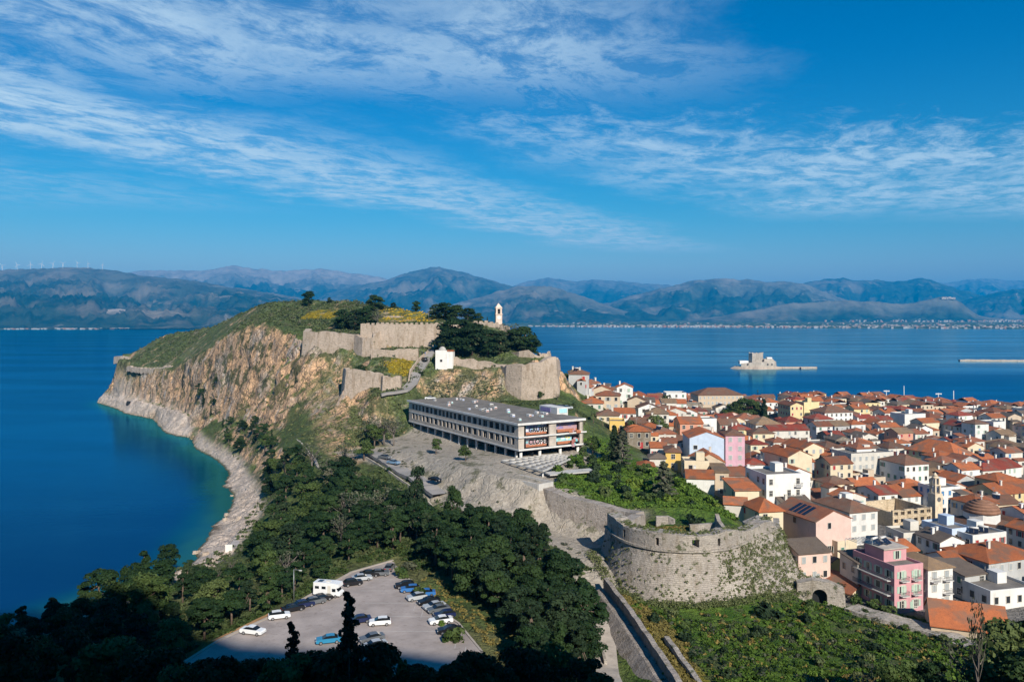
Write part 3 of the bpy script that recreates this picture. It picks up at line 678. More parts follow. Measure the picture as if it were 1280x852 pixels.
for i in range(2, nb-12):
    zt = 23.7+.3*math.sin(i*.31)+.35*float(fbm(np.array([i*.45]), np.array([3.3]), 9, 3)[0])-(1.4*min(1, max(0, i-(nb-30))/8))
    if i in emb or (i-1) in emb and list(emb).index(i-1) == 1:
        seg(i, 20.45, 21.0); seg(i, 22.7, zt); 
    else: seg(i, 20.45, zt)
mb.build('parapet', m_bast, bast)
mb = MB(); seen_e = 0
for i in emb:
    a, b = offs(i, -2.2), offs(i+1, -2.2); c, d = offs(i+1, -2.6), offs(i, -2.6)
    m2 = MB(); m2.prism(rel([(*a, 21), (*b, 21), (*c, 21), (*d, 21)], bast.location), rel([(*a, 22.7), (*b, 22.7), (*c, 22.7), (*d, 22.7)], bast.location))
    m2.build('gun_opening_shade', m_dark, bast)  # near-black slab paints the shade behind the embrasure
wall_thing('ruin_wall', 'jagged upright stone stub on the grassy top of the round bastion', 'wall', wy((896,645,190),(899,648,187),(905,655,184)), m_curt, None, thick=.9, seed=22, jit=.7)
wall_thing('ruin_wall', 'low stone wall across the grassy top of the round bastion', 'wall', wy((862,656,190),(880,655,190),(897,653,189)), m_bast, None, thick=.8, seed=23, jit=.2)
wall_thing('ruin_wall', 'short pale wall on the grass behind the left part of the bastion', 'wall', wy((820,645,196),(835,645,196),(843,648,195)), m_bast, None, thick=.8, seed=24, jit=.2)
wall_thing('ruin_wall', 'broken stone block at the right shoulder of the bastion', 'wall', wy((930,652,196),(945,648,196),(955,650,194),(962,655,190)), m_bast, None, thick=3, seed=25, jit=.7)
wall_thing('ruin_wall', 'ragged stone wall behind the right shoulder of the bastion', 'wall', wy((912,662,187),(925,657,190),(935,660,188)), m_curt, None, thick=1.4, seed=26, jit=.6)
WL = [P(757,722,z=13.6), P(785,757,z=13.5), P(815,800,z=13.4), P(850,852,z=13.3), P(872,890,z=13.3)]
wall_thing('sloped_wall', 'long straight stone wall dropping towards the viewer, its left side in shadow', 'wall', WL, m_curt, None, thick=1.0, batter=.0, seed=27, jit=.15)
mb = MB(); rs = []
for a, b in zip(WL[:-1], WL[1:]):
    for k in range(6): rs.append([a[i]+(b[i]-a[i])*k/6 for i in range(3)])
vs = []
for i, p in enumerate(rs): vs += [(p[0]-.5, p[1], 11.4), (p[0]-2.0, p[1]-.4, 11.1+.1*math.sin(i*2)), (p[0]-7.2+i*.06, p[1]-2.2, 6.6)]
mb.add(vs, [(i*3+a+1, i*3+a, i*3+3+a, i*3+4+a) for i in range(len(rs)-1) for a in range(2)]); tag(mb.build('stone_batter', m_curt), 'rough sloping stone apron left of the long straight wall', 'wall')
wall_thing('low_wall', 'low stone wall on the yellow grass right of the long straight wall', 'wall', [P(833,793,z=12.5), P(850,817,z=12.4), P(872,847,z=12.3), P(888,872,z=12.3)], m_bast, None, thick=.9, seed=28, jit=.25)
wall_thing('low_wall', 'broad old stone wall curving below the pink house, its top worn flat', 'wall', [P(1064,757,z=6.6), P(1085,764,z=6.6), P(1110,771,z=6.6), P(1140,778,z=6.6), P(1170,787,z=6.6), P(1200,799,z=6.6), P(1228,815,z=6.4)], m_bast, None, thick=5, batter=.1, seed=29, jit=.2)
# old gate arch
ga = empty('gate_arch', 'old stone gateway with a dark arch at the edge of the green slope', 'gateway', P(1024, 752, z=6.0))
ga.rotation_euler = (0, 0, R(-14)); mb = MB()
prof = [(-5, 0), (-1.6, 0), (-1.6, 2.6)]+[(1.6*math.cos(a), 2.6+1.6*math.sin(a)) for a in [math.pi*k/8 for k in range(7, 0, -1)]]+[(1.6, 2.6), (1.6, 0), (5.5, 0), (5.2, 4.6), (2, 5.9), (-1.5, 6.1), (-4.8, 5.2)]
pf = [(x, -1, z-1) for x, z in prof]; pb = [(x, 1.4, z-1) for x, z in prof]
mb.prism(pb, pf); mb.build('stonework', m_bast, ga)
MB().box(-1.6, 1.6, 1.0, 1.35, -1, 3.3).build('passage_shade', m_dark, ga)  # near-black slab paints the shade inside the arch

# ---------------------------------------------------------------- hotel
NC, LC = Vector((2, 250)), Vector((-41.5, 322))
hax = (LC-NC).normalized(); rzh = math.atan2(hax.y, hax.x)     # local x runs along the long front, local y into the building is to the right
hotel = empty('abandoned_hotel', 'long abandoned concrete hotel with empty windows and graffiti on its short end', 'building', (2, 250, 26.3), rzh)
HL, HW = 84.0, 25.0         # local: x 0..HL, y 0..-HW (body lies at negative y)
mb = MB()
# long front: spandrels and piers with real openings
zb = [(2.5, 3.9), (6.0, 7.6), (9.7, 10.5)]
for z0, z1 in zb: mb.box(0, HL, -.45, 0, z0, z1)
rnd = random.Random(3); xw = []; x = 2.4
while x < HL-3:
    w = rnd.choice([1.6, 1.8, 1.9, 2.6, 2.7, 1.9]); 
    if x+w > HL-1: break
    xw.append((x, x+w)); x += w+rnd.choice([1.2, 1.35, 1.6, 1.4])
edges = [0]+[e for a in xw for e in a]+[HL]
for z0, z1 in ((3.9, 6.0), (7.6, 9.7)):
    for a, b in zip(edges[0::2], edges[1::2]): mb.box(a, b, -.45, 0, z0, z1)
# far short end and back
mb.box(HL-.4, HL, -HW, -.452, 2.5, 10.5); mb.box(.0, HL-.402, -HW, -HW+.4, -4, 10.5)
# short end: piers
for a, b in ((.45, 2.1), (11.6, 14.3), (23.6, 25.0)): mb.box(0, .6, -b, -a, 2.9, 10.4)
mb.box(.603, HL-.41, -HW+.41, -.46, 5.6, 5.9); 
mb.build('wall', m_conc, hotel)
mb = MB()
mb.box(-.5, HL+.3, -HW-.5, .4, 10.52, 11.0); mb.build('roof', [m_roofc], hotel)
mb = MB()
mb.box(-.75, HL+.32, .403, .72, 10.35, 11.05); mb.box(-.85, -.503, -HW-.5, .72, 10.35, 11.05)
mb.build('roof_edge', m_concl, hotel)
mb = MB(); mb.box(-.6, -.01, -HW-1, .2, 2.35, 2.85); mb.box(-.6, -.01, -HW-1, .2, 6.35, 6.75); mb.box(-.0, HL, .003, .18, 2.3, 2.75); mb.box(-.0, HL, .003, .1, 6.35, 6.6)
mb.build('floor_edge', m_concl, hotel)
MB().box(0, HL, -HW, -.02, 2.0, 2.48).build('floor_slab', m_concd, hotel)
mb = MB(); mb.box(.7, HL-.45, -3.2, -3.0, 2.5, 10.5); mb.box(1.0, HL-1, -6.2, -6.0, -5, 2.0); mb.box(5.0, 5.2, -HW+.5, -3.3, -2, 2.0); mb.build('inner_wall', m_dark, hotel)  # inner walls near-black, painting in the shade of the rooms
for k, (z0, z1) in enumerate(((3.9, 6.0), (7.6, 9.7))):
    for a, b in xw:
        w = MB(); w.box(a+.003, b-.003, -.42, -.22, z0+.003, z1-.003, 0); f = .06  # near-black panel paints the room's shade into the empty window
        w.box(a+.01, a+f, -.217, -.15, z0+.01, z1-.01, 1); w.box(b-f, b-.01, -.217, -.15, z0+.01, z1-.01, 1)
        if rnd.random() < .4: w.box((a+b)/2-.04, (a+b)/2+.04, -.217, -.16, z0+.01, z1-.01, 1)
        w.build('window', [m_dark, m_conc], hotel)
for k in range(13):
    w = MB(); xx = 2.6+k*6.5; w.box(xx-.32, xx+.32, -1.1, -.5, -5.5, 2.0); w.build('column', m_concl, hotel)
for yy in (1.5, 8.6, 16.5, 23.5):
    w = MB(); w.cyl((1.0, -yy), .5, .5, -3, 2.0, 10); w.build('column', m_concl, hotel)
# ground floor glazing remains
for k in range(23):
    if k % 3 == 2: continue
    w = MB(); xx = 4+k*3.4; w.box(xx, xx+.15, -3.6, -3.4, -4.5, 2.0); w.box(xx, xx+2.6, -3.55, -3.45, .9, 1.05); w.build('window_frame', m_metal, hotel)
# graffiti on the recessed walls of the short end
def flat_c(name, c): return plain(name, c, .8, .18, 1.2)
gm = {k: flat_c('paint '+k, c) for k, c in dict(orange=(.42, .16, .085), pink=(.42, .27, .30), white=(.75, .73, .72), blue=(.24, .30, .52), violet=(.26, .22, .42), teal=(.18, .50, .52), black=(.015, .015, .015), aqua=(.35, .62, .66), yellow=(.72, .62, .2), red=(.34, .13, .11)).items()}
def text_mesh(s, size, ext, mat):
    c = bpy.data.curves.new('lettering', 'FONT'); c.body = s; c.size = size; c.extrude = ext; c.align_x = 'LEFT'; c.offset = .035*size
    o = bpy.data.objects.new('lettering', c); me = bpy.data.meshes.new_from_object(o); bpy.data.objects.remove(o); bpy.data.curves.remove(c)
    me.materials.clear(); me.materials.append(mat); return me
def graffiti(y0, y1, z0, z1, base, txt, tm, blobs, seed, band=.9):
    rr = random.Random(seed); w = MB(); ms = [gm[base], gm['orange']]+[gm[b] for b in blobs]
    w.box(1.7, 1.9, -y1, -y0, z0+band, z1, 0); w.box(1.66, 1.9, -y1, -y0-1.6, z0, z0+band, 1)
    for k in range(16):                       # sprayed patches, a few millimetres proud
        cy, cz = rr.uniform(y0+1.2, y1-1.2), rr.uniform(z0+band+.4, z1-.5); rx, rzv = rr.uniform(.4, 1.3), rr.uniform(.2, .5)
        n = 9; pts = [(1.69-.003*k, -cy-rx*math.cos(6.283*i/n)*rr.uniform(.7, 1.1), max(z0+band, min(z1, cz+rzv*math.sin(6.283*i/n)*rr.uniform(.7, 1.1)))) for i in range(n)]
        w.add(pts, [tuple(range(n))], 2+k % len(blobs))
    p = w.build('graffiti_wall', ms, hotel)
    if txt:
        for (t, sz, yy, zz2, mt, dx_) in ((txt, 2.3, y0+2.6, z0+band-.15, gm['white'], 1.615), (txt, 2.15, y0+2.65, z0+band-.05, tm, 1.585)):
            o = link('lettering', text_mesh(t, sz, .012, mt), p); o.matrix_local = Matrix(((0, 0, -1, dx_), (-1, 0, 0, -yy), (0, 1, 0, zz2), (0, 0, 0, 1)))
graffiti(2.1, 11.6, 2.9, 6.3, 'pink', 'CLOPEN', gm['black'], ['white', 'pink', 'teal', 'white'], 1)
graffiti(2.1, 11.6, 6.8, 10.3, 'blue', 'GRUMK', gm['black'], ['white', 'violet', 'aqua', 'blue'], 2)
graffiti(14.3, 21.5, 2.9, 6.3, 'aqua', None, None, ['aqua', 'yellow', 'white', 'teal'], 3)
graffiti(14.3, 23.6, 6.8, 10.3, 'pink', None, None, ['violet', 'blue', 'violet', 'pink'], 4)
for (y0, y1, z0, z1, cc) in ((19.5, 23.4, 1.9, 5.2, ('red', 'pink', 'teal')), (18.5, 23.2, 6.2, 8.2, ('orange', 'pink', 'orange'))):
    rr = random.Random(int(z0*10)); w = MB()
    for k in range(7):
        a = rr.uniform(y0, y1-1.2); zc = rr.uniform(z0, z1-.8); w.box(-.75-.02*k, -.62-.02*k, -a-rr.uniform(.8, 1.8), -a, zc, zc+rr.uniform(.6, 1.3), k % 3)
    w.build('broken_railing', [gm[c] for c in cc], hotel)
rr = random.Random(9)
for k in range(30):
    w = MB(); xx, yy = rr.uniform(4, 78), -rr.uniform(3, 22); s1, s2 = rr.uniform(.7, 1.5), rr.uniform(.6, 1.1)
    w.box(xx, xx+s1*1.3, yy, yy+s2, 11.003, 11.0+rr.uniform(.5, .9), 0); w.box(xx-.05, xx-.003, yy+.1, yy+s2-.1, 11.1, 11.45, 1)
    w.build('roof_box', [m_concl, gm[rr.choice(['blue', 'pink', 'teal', 'red', 'black'])]], hotel)
w = MB(); w.box(13, 24, -HW-3, -HW+1.5, 8, 13.2, 0); w.box(12.9, 12.99, -HW-2.6, -HW+.6, 11.4, 12.8, 1); w.box(17, 23, -HW+1.51, -HW+1.6, 11.4, 12.8, 2); w.build('roof_hut', [m_concl, gm['aqua'], gm['violet']], hotel)
# lattice pergola and the cantilevered terrace in front of the short end
pg = empty('concrete_pergola', 'white concrete lattice pergola below the graffiti end of the hotel', 'pergola', (-1.5, 246.5, 23.5))
c0, c1, c2, c3 = Vector((-3, 246)), Vector((15, 258.5)), Vector((19.5, 252)), Vector((9, 229.5))
def bil(a, b): return (c0*(1-a)+c1*a)*(1-b)+(c3*(1-a)+c2*a)*b
def beam(mb, p, q, w_, z0, z1):
    d = (q-p); L = d.length; mb.box(0, L, -w_/2, w_/2, z0, z1, 0, math.atan2(d.y, d.x), (p.x+1.5, p.y-246.5, 0))
for k in range(6): w = MB(); beam(w, bil(0, k/5), bil(1, k/5), .5, 2.6, 3.05); w.build('beam', m_perg, pg)
for k in range(10): w = MB(); beam(w, bil(k/9, 0), bil(k/9, 1), .45, 2.55, 2.98); w.build('beam', m_perg, pg)
for a, b in ((.05, .05), (.95, .05), (.05, .95), (.95, .95), (.5, .95), (.5, .5)):
    p = bil(a, b); w = MB(); w.box(p.x+1.3, p.x+1.7, p.y-246.7, p.y-246.3, -3, 2.5); w.build('post', m_concl, pg)
w = MB(); beam(w, Vector((10, 231)), Vector((24, 237)), 4.5, 1.5, 1.85); w.build('canopy_slab', m_perg, pg)
tr = empty('cantilever_terrace', 'concrete box terrace jutting out over the rock above the grey curtain wall', 'terrace', (-1, 232, 22.6))
d = Vector((8.6, 221))-Vector((-1.5, 232)); L = d.length; rr_ = math.atan2(d.y, d.x)
w = MB(); w.box(0, L, -2.4, 2.6, .4, .8); w.build('floor', m_conc, tr, None); tr.children[0].rotation_euler = (0, 0, rr_)
for (x0, x1, y0, y1) in ((0, L, -2.85, -2.41), (0, L, 2.61, 3.0), (L+.003, L+.4, -2.8, 2.95), (-.4, -.003, -2.8, 2.95)):
    o = MB().box(x0, x1, y0, y1, .2, 2.1).build('parapet', m_perg, tr); o.rotation_euler = (0, 0, rr_)
rr = random.Random(4)
for a, b in [(rr.uniform(.5, L-1.5), rr.uniform(-2, 1.6)) for _ in range(24)]:
    o = MB().box(a, a+rr.uniform(.3, 1), b, b+rr.uniform(.3, .9), .8, .8+rr.uniform(.2, .6)).build('rubble_block', m_conc, tr); o.rotation_euler = (0, 0, rr_)

# ---------------------------------------------------------------- clock tower, gatehouse
m_tower = plain('tower stone', (.66, .52, .42), .85, .15, .6)
m_tile = {}
def tile_mat(name, c, c2):
    m, g = new_mat(name)
    pos = g.n('ShaderNodeNewGeometry').outputs['Position']
    oi = g.n('ShaderNodeObjectInfo').outputs['Random']
    n1 = g.noise(pos, .55, 5, .65); n2 = g.noise(pos, 3.5, 4, .7)
    tco = g.n('ShaderNodeTexCoord').outputs['Object']
    wv = g.n('ShaderNodeTexWave', wave_type='BANDS', bands_direction='X'); g.set(wv, 'Vector', tco); wv.inputs['Scale'].default_value = 2.2; wv.inputs['Distortion'].default_value = .6; wv.inputs['Detail'].default_value = 1
    col = g.mix(g.ss(n1, .33, .68), c, c2)
    col = g.mix(g.ss(n2, .50, .75, 0, .8), col, (c[0]*.38, c[1]*.42, c[2]*.5))
    col = g.mix(g.ss(g.noise(pos, .23, 4), .48, .66, 0, .7), col, (.19, .145, .11))
    k = g.ss(oi, 0, 1, .78, 1.2, 'LINEAR')
    col = g.mix(1., col, g.n('ShaderNodeCombineColor', i={0: k, 1: k, 2: k}).outputs[0], 'MULTIPLY')
    finish(g, col, .85, g.m('ADD', wv.outputs['Fac'], g.m('MULTIPLY', n2, .7)), .10, .2, strength=.7); return m
m_tile['orange'] = tile_mat('orange roof tiles', (.56, .175, .066), (.44, .14, .06))
m_tile['rust'] = tile_mat('rust roof tiles', (.36, .135, .07), (.28, .11, .065))
m_tile['brown'] = tile_mat('brown roof tiles', (.25, .125, .078), (.19, .105, .07))
m_tile['tan'] = tile_mat('tan roof tiles', (.33, .215, .125), (.25, .165, .10))
m_tile['red'] = tile_mat('dark red roof tiles', (.36, .075, .045), (.27, .06, .04))
m_tile['grey'] = tile_mat('grey brown roof tiles', (.19, .15, .12), (.15, .115, .09))
ct = empty('clock_tower', 'slender square clock tower with a pointed cap on the fortress skyline', 'tower', P(623, 404, Y=402), R(12))
w = MB(); w.box(-1.6, 1.6, -1.6, 1.6, -3, 4.6); w.build('shaft', m_tower, ct)
w = MB()
for sx_ in (-1, 1):
    for sy_ in (-1, 1): w.box(sx_*1.1-.42, sx_*1.1+.42, sy_*1.1-.42, sy_*1.1+.42, 4.6, 7.2)
w.box(-1.6, 1.6, -1.6, 1.6, 7.2, 7.7); w.box(-1.9, 1.9, -1.9, 1.9, 4.45, 4.75); w.build('belfry', m_tower, ct)
MB().box(-.6, .6, -.6, .6, 4.8, 7.2).build('bell', m_dark, ct)
w = MB(); w.add([(-1.8, -1.8, 7.7), (1.8, -1.8, 7.7), (1.8, 1.8, 7.7), (-1.8, 1.8, 7.7), (0, 0, 10.2)], [(0, 1, 4), (1, 2, 4), (2, 3, 4), (3, 0, 4), (3, 2, 1, 0)]); w.build('roof', m_tower, ct)
w = MB(); n = 14; w.prism([(.95*math.cos(6.283*i/n), -1.62, 2.9+.95*math.sin(6.283*i/n)) for i in range(n)][::-1], [(.95*math.cos(6.283*i/n), -1.70, 2.9+.95*math.sin(6.283*i/n)) for i in range(n)][::-1]); w.build('clock_face', m_wht, ct)
gh = empty('gatehouse', 'small white gatehouse with a little dome beside the big hilltop pines', 'building', Pc(553, 459, 333), R(-8))
w = MB(); w.box(-2.6, 2.6, -2.4, 2.4, -3, 7.6); w.build('wall', m_wht, gh)
w = MB(); w.box(2.6, 5.1, -2.0, 2.2, -3, 7.2); w.build('side_wing', m_wht, gh)
w = MB(); w.box(2.5, 5.3, -2.3, 2.4, 7.2, 7.75); w.build('roof', m_tile['orange'], gh)
w = MB(); 
for k in range(4): a0, a1 = k*math.pi/8, (k+1)*math.pi/8; w.cyl((0, 0), 1.7*math.cos(a0), max(.01, 1.7*math.cos(a1)), 7.6+1.7*math.sin(a0), 7.6+1.7*math.sin(a1), 12)
w.build('dome', plain('grey dome', (.42, .40, .37), .8, .2, .8), gh)
w = MB(); w.box(-.5, .5, -2.48, -2.403, 2.6, 3.6); w.build('window', m_dark, gh)

# ---------------------------------------------------------------- island fort, piers, masts
isl = link('islet', None); bpy.data.objects.remove(isl)
IY = 1120.; ix_, iy_ = P(945, 460, Y=IY)[:2]
w = MB(); n = 26
for k in range(3):
    r0 = [1.0, .93, .86, .8][k]; r1 = [1.0, .93, .86, .8][k+1]
    a = [(34*r0*math.cos(6.283*i/n)*(1+.12*math.sin(i*2.3)), 22*r0*math.sin(6.283*i/n)*(1+.12*math.sin(i*1.7)), k*1.2-.3) for i in range(n)]
    b = [(34*r1*math.cos(6.283*i/n)*(1+.12*math.sin(i*2.3)), 22*r1*math.sin(6.283*i/n)*(1+.12*math.sin(i*1.7)), k*1.2+.9) for i in range(n)]
    w.prism(a, b, 0, False)
o = w.build('islet', m_fort, None, (ix_, iy_, 0)); tag(o, 'rocky islet under the sea fort', 'islet', kind='structure')
fort = empty('island_fort', 'small stone fort with a square tower on an islet in the bay', 'fort', (ix_, iy_, 2.6))
m_seaf = stone('sea fort stone', (.58, .50, .42), (.48, .41, .34))
w = MB(); w.prism([(-8, -8, 0), (3.5, -10, 0), (9.5, -2, 0), (8, 8, 0), (-3, 10, 0), (-10, 2, 0)], [(-7.6, -7.6, 19), (3.3, -9.6, 19), (9.2, -2, 19), (7.7, 7.7, 19), (-3, 9.6, 19), (-9.6, 2, 19)]); w.build('tower', m_seaf, fort)
for k, (x, y) in enumerate([(-7, -7), (-2, -8.2), (2.8, -9), (6, -6), (8.8, -2), (-8.8, 1)]): MB().box(x-.9, x+.9, y-.6, y+.6, 19, 20.3).build('merlon', m_seaf, fort)
w = MB(); w.prism([(-24, -10, 0), (2, -15, 0), (22, -13, 0), (28, -2, 0), (24, 9, 0), (-18, 10, 0)], [(-23, -9.5, 5), (2, -14.5, 7.5), (21.5, -12.5, 8.0), (27.5, -2, 7.6), (23.5, 8.5, 7), (-17.5, 9.5, 5)]); w.build('outer_wall', m_seaf, fort)
w = MB(); w.prism([(8, -11, 7), (25, -9, 7), (25, 4, 7), (10, 7, 7)], [(8.5, -10.5, 11), (20, -9, 11.6), (20, 3, 11.6), (10, 6, 11)]); w.build('upper_terrace', m_seaf, fort)
MB().box(14, 21, -5, 2, 11.5, 13.4).build('roof_block', m_wht, fort)
MB().box(-24, -12, -5, 5, 4, 8.5).build('side_house', m_wht, fort)
for x, y in ((-3, -9.0), (5.5, -7.9), (12, -14.4), (18, -13.6), (-15, -12.2)): MB().box(x-.7, x+.7, y-.5, y+.2, 3, 5).build('window', m_dark, fort)
w = MB(); w.box(24, 84, -4, 0, -3.2, .2); w.box(60, 72, -9, -4.003, -3.2, -.3); w.build('pier', m_seaf, fort)
bx, by = P(1199, 451, z=0)[:2]
w = MB(); rr = random.Random(2)
for k in range(24): w.box(k*8, k*8+8.2, -3-rr.random(), 3+rr.random(), -1, 2.2+rr.random()*.8)
tag(w.build('breakwater', m_seaf, None, (bx, by, 0), R(-7)), 'long low stone breakwater out in the bay at the right', 'breakwater')
# quay at the tip of the town
w = MB(); qp = [P(1076, 506, z=1.2), P(1092, 501.5, z=1.2), P(1110, 499, z=1.2), P(1150, 503.5, z=1.2), P(1200, 509, z=1.2), P(1245, 514, z=1.2), P(1300, 522, z=1.2)]
tag(wall_mesh(qp, thick=14, batter=0, depth=3, jit=0).build('quay', plain('quay paving', (.42, .37, .32), .9, .15, .3)), 'pale quay along the far edge of the town', 'quay', kind='structure')
G_M = 'tall floodlight masts on the quay'
def mast(px, y0, y1, Y, lab, heads):
    p = P(px, y0, Y=Y); p = (p[0], p[1], 1.2); h = CH-(y1-HZ)/F*Y-1.2
    e = empty('floodlight_mast', lab, 'mast', p, 0, G_M)
    MB().cyl((0, 0), .35, .2, 0, h, 8).build('pole', m_wht, e)
    if heads:
        w = MB(); w.box(-2.2, 2.2, -.15, .15, h-.6, h-.3); [w.box(x-.35, x+.35, -.4, -.16, h-1.1, h-.2) for x in (-2, -1, 1, 2)]; w.build('lamp_head', m_wht, e)
mast(1108, 503, 487.5, 650, 'quay mast with a lamp crossbar standing furthest left', 1)
mast(1130, 501, 482, 655, 'tallest thin bare quay mast behind the peaked roofs', 0)
mast(1173, 508, 491, 640, 'quay mast with a lamp crossbar standing between two bare masts', 1)
mast(1192, 510, 488, 620, 'bare white quay mast right of the lamp crossbar masts', 0)
mast(1268.5, 532, 508, 560, 'bare mast at the far right of the quay', 0)

# ---------------------------------------------------------------- far away: turbines, hill castle, towns
def blade_mesh():
    w = MB()
    for k in range(3):
        a = k*2.0944+.3; c, s_ = math.cos(a), math.sin(a)
        base = [(-1.5, -.5), (1.5, -.5), (1.5, .5), (-1.5, .5)]
        def tr_(x, y, r): return (c*r-s_*x, y, s_*r+c*x)
        w.prism([tr_(x, y, 1.5) for x, y in base], [tr_(x*.25, y*.3, 40) for x, y in base])
    return w.mesh('rotor', m_wht)
bm_ = blade_mesh(); tm_ = MB().cyl((0, 0), 2.4, 1.3, -20, 55, 8).mesh('tower', m_wht); nm_ = MB().box(-2, 2, -5, 6, -2, 2).mesh('nacelle', m_wht)
ridge_y = lambda x: np.interp(x, [0, 40, 100, 135, 150], [337.4, 335.6, 334.2, 337, 339])
for i, px in enumerate((3, 21.5, 38, 52, 66, 78.5, 96.5, 110, 128)):
    p = P(px, float(ridge_y(px))+.6, Y=8950)
    e = empty('wind_turbine', 'tiny white wind turbine in the row on the far left mountain crest', 'wind turbine', p, R(20+i*7), 'wind turbines on the far ridge')
    link('tower', tm_, e); link('nacelle', nm_, e, (0, 0, 55)); r = link('rotor', bm_, e, (0, -6, 55)); r.rotation_euler = (0, i*.37, 0)
p = P(1186, 372, Y=8560)
hc = empty('hilltop_castle', 'pale castle ruin on top of the low distant hill', 'castle', p); hc.scale = (.62, .62, .62)
w = MB(); rr = random.Random(5)
for k in range(9): x = -130+k*26; w.box(x, x+26.5, -18+rr.uniform(-6, 6), 20, -25, rr.uniform(2, 10))
w.build('curtain', m_seaf, hc); MB().box(-20, 26, -25, 20, -20, 18).build('keep', m_seaf, hc)
def town_mass(spec, seed, name, label):
    rr = random.Random(seed); w = MB()
    for (pa, pb, t0, t1, n, hmax) in spec:
        for k in range(n):
            px = rr.uniform(pa, pb)
            Yd = float(far_shore(px)); t = rr.uniform(t0, t1); Yy = Yd+(10500-Yd)*t**1.5; z = float(np.interp(t, [0, .02, .2, .5, 1], [-1, 3, 8, 26, 60]))
            x = (px-640)/F*Yy; s1 = rr.uniform(8, 26); h = rr.uniform(5, hmax)
            w.box(x-s1/2, x+s1/2, Yy, Yy+12, z-6, z+h, rr.choice([0, 0, 0, 1, 2]))
    return tag(w.build(name, [plain(name+' white', (.36, .34, .32), .9, .1, .01), plain(name+' tan', (.30, .24, .2), .9, .1, .01), plain(name+' tile', (.30, .16, .11), .9, .1, .01)]), label, 'town', kind='stuff')
town_mass([(-60, 60, .01, .03, 30, 6), (70, 160, .01, .04, 60, 8), (190, 245, .01, .03, 16, 6)], 3, 'distant_village', 'white villages along the far left shore')
town_mass([(660, 740, .012, .05, 60, 9), (740, 900, .012, .05, 230, 16), (900, 1060, .012, .1, 200, 13), (1060, 1280, .012, .3, 260, 12), (1030, 1290, .62, .72, 330, 22), (1120, 1150, .66, .74, 60, 32), (680, 1280, .1, .5, 160, 10)], 4, 'distant_town', 'white towns across the bay below the mountains')
rr = random.Random(8); w = MB()
for k in range(900):
    px = rr.uniform(560, 1300); Yd = float(far_shore(px)); t = rr.uniform(.02, .5); Yy = Yd+(10500-Yd)*t**1.5; z = float(np.interp(t, [0, .02, .2, .5, 1], [-1, 3, 8, 26, 60])); x = (px-640)/F*Yy
    if t < .12 and px < 1000 and rr.random() < .6: continue
    L_ = rr.uniform(20, 90); h = rr.uniform(4, 11)
    w.prism([(x-L_/2, Yy, z-3), (x+L_/2, Yy, z-3), (x+L_*.3, Yy+25, z-3), (x-L_*.3, Yy+25, z-3)], [(x-L_*.35, Yy+4, z+h), (x+L_*.3, Yy+5, z+h*.8), (x+L_*.2, Yy+18, z+h), (x-L_*.2, Yy+17, z+h*.9)])
tag(w.build('distant_woods', plain('far groves', (.03, .05, .025), .95, .3, .02)), 'dark groves on the plain across the bay', 'groves', kind='stuff')
# ================================================================ THE TOWN
WALLC = {'white': (.70,.68,.64), 'off-white': (.62,.58,.51), 'cream': (.68,.57,.40), 'beige': (.55,.44,.32), 'yellow': (.70,.47,.14), 'pale yellow': (.68,.55,.30), 'pink': (.58,.30,.32), 'salmon': (.60,.30,.20), 'lilac pink': (.60,.36,.42), 'pale blue': (.50,.58,.70), 'grey': (.42,.42,.41), 'stone': (.40,.34,.27), 'pale pink': (.68,.49,.42)}
m_wall = {k: plain(k+' plaster', c, .88, .10, .5, dirt=.35, objvar=.06) for k, c in WALLC.items()}
m_wall['stone'] = stone('house stone', (.40,.34,.27), (.33,.28,.22), rows=.5)
m_glass = plain('dark window glass', (.03,.035,.04), .15, .3, 1., spec=.6)
SHC = {'grey': (.36,.38,.38), 'green': (.10,.22,.16), 'brown': (.17,.09,.05), 'blue': (.08,.22,.42), 'red': (.38,.04,.04), 'mint': (.38,.50,.40)}
m_sh = {k: plain(k+' shutter', c, .7, .1, 2.) for k, c in SHC.items()}
m_rail = plain('balcony iron', (.12,.12,.12), .6, .1, 1.)
m_panel = plain('solar panel', (.015,.02,.035), .12, .2, 1., spec=.7)
m_canvas = plain('pale canvas', (.62,.58,.5), .9, .1, 1.)
m_awn = plain('ochre canvas', (.55,.34,.05), .9, .1, 1.)
_wm = {}
def win_mesh(w, h, sh, style):
    k = (round(w, 1), round(h, 1), sh, style)
    if k in _wm: return _wm[k]
    w, h = k[0], k[1]; b = MB()          # centred, facing -y, wall plane at y=0
    f = .10
    b.box(-w/2, w/2, -.03, .02, -h/2, h/2, 1)
    b.box(-w/2-f, -w/2, -.09, .02, -h/2-f, h/2+f, 0); b.box(w/2, w/2+f, -.09, .02, -h/2-f, h/2+f, 0)
    b.box(-w/2, w/2, -.09, .02, h/2, h/2+f, 0); b.box(-w/2-.05, w/2+.05, -.16, .02, -h/2-f, -h/2, 0)
    if style == 'closed':
        b.box(-w/2+.02, -.02, -.075, -.033, -h/2+.03, h/2-.03, 2); b.box(.02, w/2-.02, -.075, -.033, -h/2+.03, h/2-.03, 2)
    elif style == 'open':
        b.box(-w-.05, -w/2-f-.003, -.07, .0, -h/2, h/2, 2); b.box(w/2+f+.003, w+.05, -.07, .0, -h/2, h/2, 2); b.box(-.03, .03, -.06, -.033, -h/2, h/2, 0)
    elif style == 'pane': b.box(-.03, .03, -.06, -.033, -h/2, h/2, 0); b.box(-w/2, w/2, -.055, -.033, .1, .16, 0)
    _wm[k] = b.mesh('window', [m_wall['off-white'], m_glass, m_sh[sh]]); return _wm[k]
def put(name, me, parent, x, y, z, rz=0.):
    return link(name, me, parent, (x, y, z), rz)
